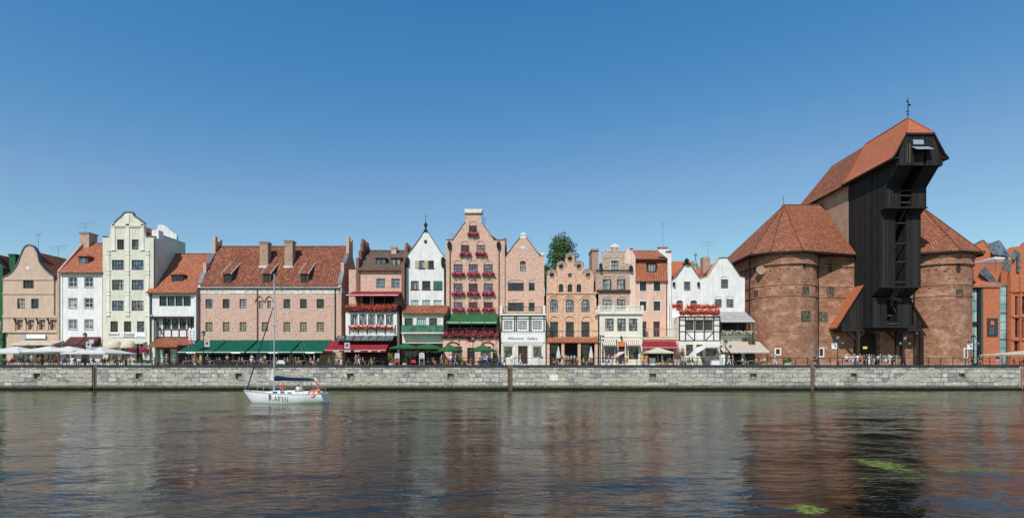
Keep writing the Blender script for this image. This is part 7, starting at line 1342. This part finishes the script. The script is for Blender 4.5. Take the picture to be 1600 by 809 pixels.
for i, (px, Y, pose, hd, top, bot, hat, where) in enumerate(SP):
    act = {'standing': 'standing', 'walking': 'walking', 'arms_bent': 'standing with bent arms', 'arm_raised': 'raising one arm', 'sitting': 'sitting'}[pose]
    if where.startswith('walking'): where = where[8:]
    child = where.startswith('a child'); where = where.replace('a child ', '')
    lb = 'person in %s top and %s %s %s %s' % (top, bot, bt(pose), act, where) if not hat else 'person in %s top and %s hat %s %s' % (top, hat, act, where)
    if child: lb = 'child in %s top %s %s' % (top, act, where)
    w_ = lb.split()
    if len(w_) > 16: lb = lb.replace(act, {'standing with bent arms': 'arms bent', 'raising one arm': 'arm raised'}.get(act, act))
    if len(lb.split()) > 16: lb = lb.replace(' and %s %s' % (bot, bt(pose)), '')
    if len(lb.split()) > 16: lb = lb.replace(' of the crowd under the crane', ' of crane crowd').replace('person in', 'one in')
    z = GZ; person(pose, PX(px, Y), Y, R(hd), top, bot, lb, z=z, hair=rng.choice(['hair_brown', 'hair_brown', 'hair_grey', 'hair_blond']), s=(.68 if child else rng.uniform(.95, 1.04)), hat=hat)
    if pose == 'sitting' and not any(math.hypot(PX(px, Y)-x, Y-y) < .35 for x, y, *_ in SEATS):
        X = PX(px, Y); st = thing('stool', 'dark stool under seated person in %s %s' % (top, where), 'stool', (X, Y, GZ), 'stools under seated people')
        MB().lathe((X, Y, GZ), [(0, .42), (.2, .42), (.2, .46), (0, .465)], 10).build('seat', 'wicker', st)
        for a in range(4): t = R(45+90*a); MB().bar((X+.2*math.cos(t), Y+.2*math.sin(t), GZ), (X+.15*math.cos(t), Y+.15*math.sin(t), GZ+.42), .03).build('leg', 'metal_dark', st)

cols = ['white', 'light blue', 'beige', 'red', 'black', 'pink', 'grey', 'green', 'yellow', 'navy', 'orange', 'brown']; taken = [(PX(q[0], q[1]), q[1]) for q in SP]; i = 0
for (X, Y, rz, sd, k, n, where) in SEATS:
    i += 1
    if rng.random() < .28 or any(math.hypot(X-x, Y-y) < .55 for x, y in taken): continue
    top = cols[(i*7) % 12]; person('sitting', X, Y, rz+math.pi*0, top, bots[i*5 % 6], 'diner in %s at %s side of %s table %s' % (top, sd, ORD[k] if n > 1 else 'cafe', where), z=GZ, hair=rng.choice(['hair_brown', 'hair_brown', 'hair_grey', 'hair_blond']), s=rng.uniform(.94, 1.03), group='diners at the cafe tables')

# ---------------------------------------------------------------- sailing boat
YB = 59.0; bx0, bx1 = PX(382, YB), PX(512, YB); Lb = bx1-bx0
BT_ = thing('sailing_boat', 'white sailing boat with bare mast and rolled blue sails motoring past the quay', 'sailing boat', (bx0+Lb*.5, YB, 0))
def hull_w(t): return 1.42*math.sin(math.pi*min(1, (t*.62+.02)))**.75 if t < .8 else 1.42*(math.sin(math.pi*min(1, (.8*.62+.02)))**.75)*(1-.22*(t-.8)/.2)
ns, nr = 40, 12; secs = []
for i in range(ns+1):
    t = i/ns; wx = max(.015, hull_w(t)); zd = 1.30-.95*t+.62*t*t; zk = -.12-.28*math.sin(math.pi*t)
    row = []
    for j in range(nr+1):
        s_ = j/nr; a = s_*math.pi/2; y = wx*(math.cos(a)**.55 if j < nr else 0); z = zd+(zk-zd)*(math.sin(a)**1.15); xoff = (0 if t > .5 else (1-2*t)**2*.95*((zd-z)/(zd-zk)))-(0 if t < .85 else (t-.85)/.15*-.0)
        xr = 0 if t < .9 else -(t-.9)/.1*.55*(zd-z)/(zd-zk)*-1
        row.append((bx0+t*(Lb-.35)+xoff+(.35*(zd-z)/(zd-zk) if t > .9 else 0)*((t-.9)/.1 if t > .9 else 0), y, z))
    secs.append(row)
b = MB()
for s_ in (1, -1):
    for r0, r1 in zip(secs, secs[1:]):
        for j in range(nr): q = [r0[j], r0[j+1], r1[j+1], r1[j]]; q = [(x, YB+s_*y, z) for x, y, z in q]; b.face(q if s_ > 0 else q[::-1])
b.face([(x, YB+y, z) for x, y, z in secs[-1]]+[(x, YB-y, z) for x, y, z in secs[-1][::-1]]); b.build('hull', 'gelcoat', BT_, smooth=True)
b = MB()
for r0, r1 in zip(secs, secs[1:]): b.face([(r0[0][0], YB-r0[0][1], r0[0][2]-.01), (r1[0][0], YB-r1[0][1], r1[0][2]-.01), (r1[0][0], YB+r1[0][1], r1[0][2]-.01), (r0[0][0], YB+r0[0][1], r0[0][2]-.01)])
b.build('deck', 'boat_deck', BT_)
for s_ in (1, -1):
    b = MB()
    for r0, r1 in zip(secs, secs[1:]): b.bar((r0[0][0], YB+s_*r0[0][1], r0[0][2]+.03), (r1[0][0], YB+s_*r1[0][1], r1[0][2]+.03), .07)
    b.build('toe_rail', 'alu', BT_)
def zdk(t): return 1.30-.95*t+.62*t*t
def bxp(t): return bx0+t*(Lb-.35)
# coach roof
b = MB(); cs = []
for t, w_, hh in ((.26, .25, .02), (.31, .55, .16), (.40, .75, .30), (.55, .85, .38), (.66, .85, .40), (.665, .85, .02)): cs.append([(bxp(t), -w_, zdk(t)), (bxp(t)+.02, -w_*.86, zdk(t)+hh*.85), (bxp(t)+.02, 0, zdk(t)+hh), (bxp(t)+.02, w_*.86, zdk(t)+hh*.85), (bxp(t), w_, zdk(t))])
for r0, r1 in zip(cs, cs[1:]):
    for j in range(4): b.face([(p[0], YB+p[1], p[2]) for p in (r0[j], r1[j], r1[j+1], r0[j+1])])
b.build('coach_roof', 'gelcoat', BT_, smooth=True)
for t in (.42, .52, .60): MB().box(bxp(t)-.22, bxp(t)+.22, YB-.84-.02*(t > .5), YB-.70, zdk(t)+.10, zdk(t)+.22).build('cabin_window', 'glass_dark', BT_)
b = MB(); z = zdk(.8); b.box(bxp(.67), bxp(.95), YB-.95, YB-.78, z-.02, z+.26).box(bxp(.67), bxp(.95), YB+.78, YB+.95, z-.02, z+.26); b.build('cockpit_coaming', 'gelcoat', BT_)
for s_ in (-1, 1): MB().box(bxp(.68), bxp(.94), YB+min(s_*.42, s_*.77), YB+max(s_*.42, s_*.77), z-.01, z+.12).build('cockpit_seat', 'teak', BT_)
MB().lathe((0, 0, 0), [(.4, 0), (.43, .02), (.4, .04)], 20).build('x', 'alu', BT_) if 0 else None
xm = PX(428.5, YB); zm = PZ(428, YB)
MB().tube([(xm, YB, zdk(.36)), (xm, YB, zm)], .085, 8, .055).build('mast', 'alu', BT_); MB().tube([(xm+.1, YB, 2.42), (PX(490, YB), YB, 2.36)], .05, 8).build('boom', 'metal_dark', BT_)
b = MB().bar((xm, YB-.75, PZ(509, YB)), (xm, YB+.75, PZ(509, YB)), .05).bar((xm, YB-.5, PZ(470, YB)), (xm, YB+.5, PZ(470, YB)), .04).bar((xm-.25, YB, PZ(508, YB)), (xm+.1, YB, PZ(509, YB)), .08); b.build('spreader', 'alu', BT_)
MB().bar((xm-.2, YB, zm), (xm+.3, YB, zm+.02), .05).bar((xm, YB, zm), (xm, YB, zm+.4), .03).build('masthead', 'metal_dark', BT_)
prof = [(0, .18, .42), (.06, .2, .55), (.3, .17, .36), (.6, .13, .26), (.9, .1, .2), (1, .05, .1)]; b = MB(); xs0, xs1 = xm+.05, PX(491, YB)
for (t0, w0, h0), (t1, w1, h1) in zip(prof, prof[1:]):
    for k in range(12):
        a0, a1 = 2*math.pi*k/12, 2*math.pi*(k+1)/12; f = lambda t, w_, hh, a: (xs0+(xs1-xs0)*t, YB+w_*math.cos(a)*(1+.1*math.sin(9*t)), 2.5-.05*t+hh*(.55*math.sin(a)+.25)); b.face([f(t0, w0, h0, a0), f(t1, w1, h1, a0), f(t1, w1, h1, a1), f(t0, w0, h0, a1)])
b.build('sail_cover', 'canvas_navy', BT_, smooth=True)
b = MB(); b.prism([(xm-.55, YB-.02, 2.45), (xm+.05, YB-.02, 2.3), (xm+.1, YB-.02, 3.1), (xm-.15, YB-.02, 3.7)], (0, .05, 0)); b.build('sail_head', 'canvas_white', BT_)
fa, fb = Vector((bx0+.25, YB, 1.38)), Vector((xm-.12, YB, PZ(480, YB))); MB().tube([fa, fa+(fb-fa)*.08, fa+(fb-fa)*.85, fb], .075, 7, .045).build('furled_jib', 'canvas_blue', BT_)
b = MB(); ins = Vector((bx1-.25, YB, .95))
for p, q in ((fb, (xm, YB, PZ(478, YB))), ((xm, YB, zm), ins), ((xm, YB, zm-.2), (xm, YB-.75, PZ(509, YB))), ((xm, YB-.75, PZ(509, YB)), (bxp(.38), YB-1.3, zdk(.38))), ((xm, YB, zm-.2), (xm, YB+.75, PZ(509, YB))), ((xm, YB+.75, PZ(509, YB)), (bxp(.38), YB+1.3, zdk(.38))), ((xm, YB, PZ(509, YB)), (bxp(.42), YB-1.25, zdk(.42))), ((xm, YB, zm), (PX(489, YB), YB, 2.4)), ((PX(470, YB), YB, 2.35), (bxp(.72), YB, zdk(.7)))): b.bar(p, q, .018)
b.build('rigging', 'metal_grey', BT_)
b = MB()
for s_ in (-1, 1):
    pr = None
    for t in (.02, .2, .4, .6, .8, .97): x, y, z0 = bxp(t), YB+s_*(hull_w(t)-.06), zdk(t); b.bar((x, y, z0), (x, y, z0+.6), .025); (b.bar(pr, (x, y, z0+.6), .015) if pr else None); pr = (x, y, z0+.6)
for t in (.02, .97): b.tube([(bxp(t), YB-hull_w(t)+.06, zdk(t)+.6), (bxp(t)+(.25 if t > .5 else -.2), YB, zdk(t)+.62), (bxp(t), YB+hull_w(t)-.06, zdk(t)+.6)], .018, 6)
b.build('guard_rail', 'alu', BT_)
b = MB(); c = Vector((PX(487, YB-1.2), YB-1.22, PZ(616.5, YB-1.2)+.1))
for k in range(20):
    a0, a1 = 2*math.pi*k/20, 2*math.pi*(k+1)/20
    for j in range(8): u0, u1 = 2*math.pi*j/8, 2*math.pi*(j+1)/8; f = lambda a, u: (c.x+(.33+.085*math.cos(u))*math.cos(a), c.y+.06*math.sin(u), c.z+(.33+.085*math.cos(u))*math.sin(a)); b.face([f(a0, u0), f(a1, u0), f(a1, u1), f(a0, u1)], m=1 if k % 10 == 0 else 0)
o = b.build('life_ring', ['buoy_orange', 'sign_white'], None, smooth=False, org=tuple(c)); tag(o, 'orange ring lifebuoy hung on the stern rail of the sailing boat', 'lifebuoy')
b = MB().ball((PX(498, YB), YB-.6, PZ(610.5, YB)), .28, .22, .2, 12, 8).ball((PX(501, YB), YB-.45, PZ(609.5, YB)), .2, .18, .2, 10, 6); o = b.build('bundled_raft', 'buoy_orange', None, org=(PX(498, YB), YB-.6, PZ(612, YB))); tag(o, 'orange bundled safety gear stowed on the stern of the sailing boat', 'safety gear')
X = PX(494, YB); fs = thing('ensign', 'small white and red flag on a staff at the stern of the sailing boat', 'flag', (X+.3, YB, .95)); MB().bar((X+.4, YB, .95), (X-.25, YB, 2.7), .025).build('staff', 'alu', fs); MB().prism([(X-.2, YB-.01, 2.6), (X+.05, YB-.01, 1.95), (X+.3, YB-.01, 1.75), (X+.15, YB-.01, 2.2)], (0, .02, 0)).build('red_stripe', 'cloth_red', fs); MB().prism([(X-.23, YB-.01, 2.62), (X+.14, YB-.01, 2.22), (X+.1, YB-.01, 2.45), (X-.15, YB-.01, 2.75)], (0, .02, 0)).build('white_stripe', 'sign_white', fs)
person('sitting', PX(499, YB), YB-.35, R(-80), 'red', 'white', 'person in red top sitting at the stern of the sailing boat', z=zdk(.9)-.3, group='crew of the sailing boat')
# the boat's name in serif letters, following the hull side
def letter(ch, x, z, hgt, out):
    w_ = {'R': .72, 'A': .74, 'F': .6, 'I': .3, 'N': .78}[ch]*hgt; st = .15*hgt; th = .07*hgt; se = .06*hgt; bars = []
    def rc(a, b_, c, d): bars.append([(a, b_), (c, b_), (c, d), (a, d)])
    def serif(cx, zz): rc(cx-st*.5-se, zz-(th*.5 if zz > 0 else 0), cx+st*.5+se, zz+(th*.5 if zz <= 0 else 0))
    def stem(cx, wd=st): rc(cx-wd/2, 0, cx+wd/2, hgt); serif(cx, 0); serif(cx, hgt)
    if ch == 'I': stem(w_/2)
    if ch == 'F': stem(st*.9); rc(st, hgt-th, w_, hgt); rc(w_-th, hgt*.8, w_, hgt); rc(st, hgt*.48, w_*.8, hgt*.48+th); rc(w_*.8-th*.8, hgt*.42, w_*.8, hgt*.62)
    if ch == 'N': stem(st*.7, th*1.1); stem(w_-st*.5, th*1.1); bars.append([(st*.3, hgt), (st*1.2, hgt), (w_-st*.4, 0), (w_-st*.7-th, 0)])
    if ch == 'A': bars.append([(0, 0), (th, 0), (w_*.5+th*.3, hgt), (w_*.5-th*.3, hgt)]); bars.append([(w_-st*1.1, 0), (w_, 0), (w_*.5+th, hgt), (w_*.5-th*.6, hgt)]); rc(w_*.2, hgt*.3, w_*.75, hgt*.3+th); serif(th*.5, 0); serif(w_-st*.4, 0)
    if ch == 'R':
        stem(st*.9); n = 8; cx, cz, ro, ri = st*1.2, hgt*.74, hgt*.27, hgt*.18
        for k in range(n): a0, a1 = math.pi/2-math.pi*k/n, math.pi/2-math.pi*(k+1)/n; bars.append([(cx+ro*1.25*math.cos(a0), cz+ro*math.sin(a0)), (cx+ro*1.25*math.cos(a1), cz+ro*math.sin(a1)), (cx+ri*math.cos(a1), cz+ri*math.sin(a1)), (cx+ri*math.cos(a0), cz+ri*math.sin(a0))])
        bars.append([(st*1.4, hgt*.47), (st*2.3, hgt*.47), (w_+se, 0), (w_-st, 0)])
    for q in bars: out.append([(x+a, z+b_) for a, b_ in q])
    return w_+.16*hgt
def hull_pt(x, z):
    best = None
    for r0, r1 in zip(secs, secs[1:]):
        for r in (r0,):
            if abs(r[0][0]-x) < (Lb/ns):
                for (xa, ya, za), (xb_, yb_, zb_) in zip(r, r[1:]):
                    if zb_ <= z <= za: y = ya+(yb_-ya)*(za-z)/max(1e-6, za-zb_); best = max(best or 0, y)
    return best or 1.3
polys = []; x = PX(418.5, YB-1.2)
for i, ch in enumerate('RAFIN'): x += letter(ch, x, .30-.035*i, .64 if i == 0 else .50, polys)+.04
for k, q in enumerate(polys):
    if k == 0: b = MB()
    b.face([(xx, YB-hull_pt(xx, zz)-.022-.0006*(k % 7), zz) for xx, zz in q])
b.build('name_lettering', 'sign_black', BT_)
# crew
person('sitting', PX(444, YB), YB-.35, R(10), 'red', 'navy', 'person in red top sitting on the cabin roof of the sailing boat', z=zdk(.5)-.08, group='crew of the sailing boat')
person('sitting', PX(475, YB), YB-.6, R(-60), 'grey', 'beige', 'person in grey top sitting in the cockpit of the sailing boat', z=zdk(.74)-.32, group='crew of the sailing boat', hair='hair_grey')
person('sitting', PX(463, YB), YB+.55, R(30), 'white', 'blue', 'person in white top sitting in the cockpit behind the person in grey', z=zdk(.7)-.32, group='crew of the sailing boat')
def wipe(o):
    for c in list(o.children): wipe(c)
    bpy.data.objects.remove(o)
for o in PR.values(): wipe(o)
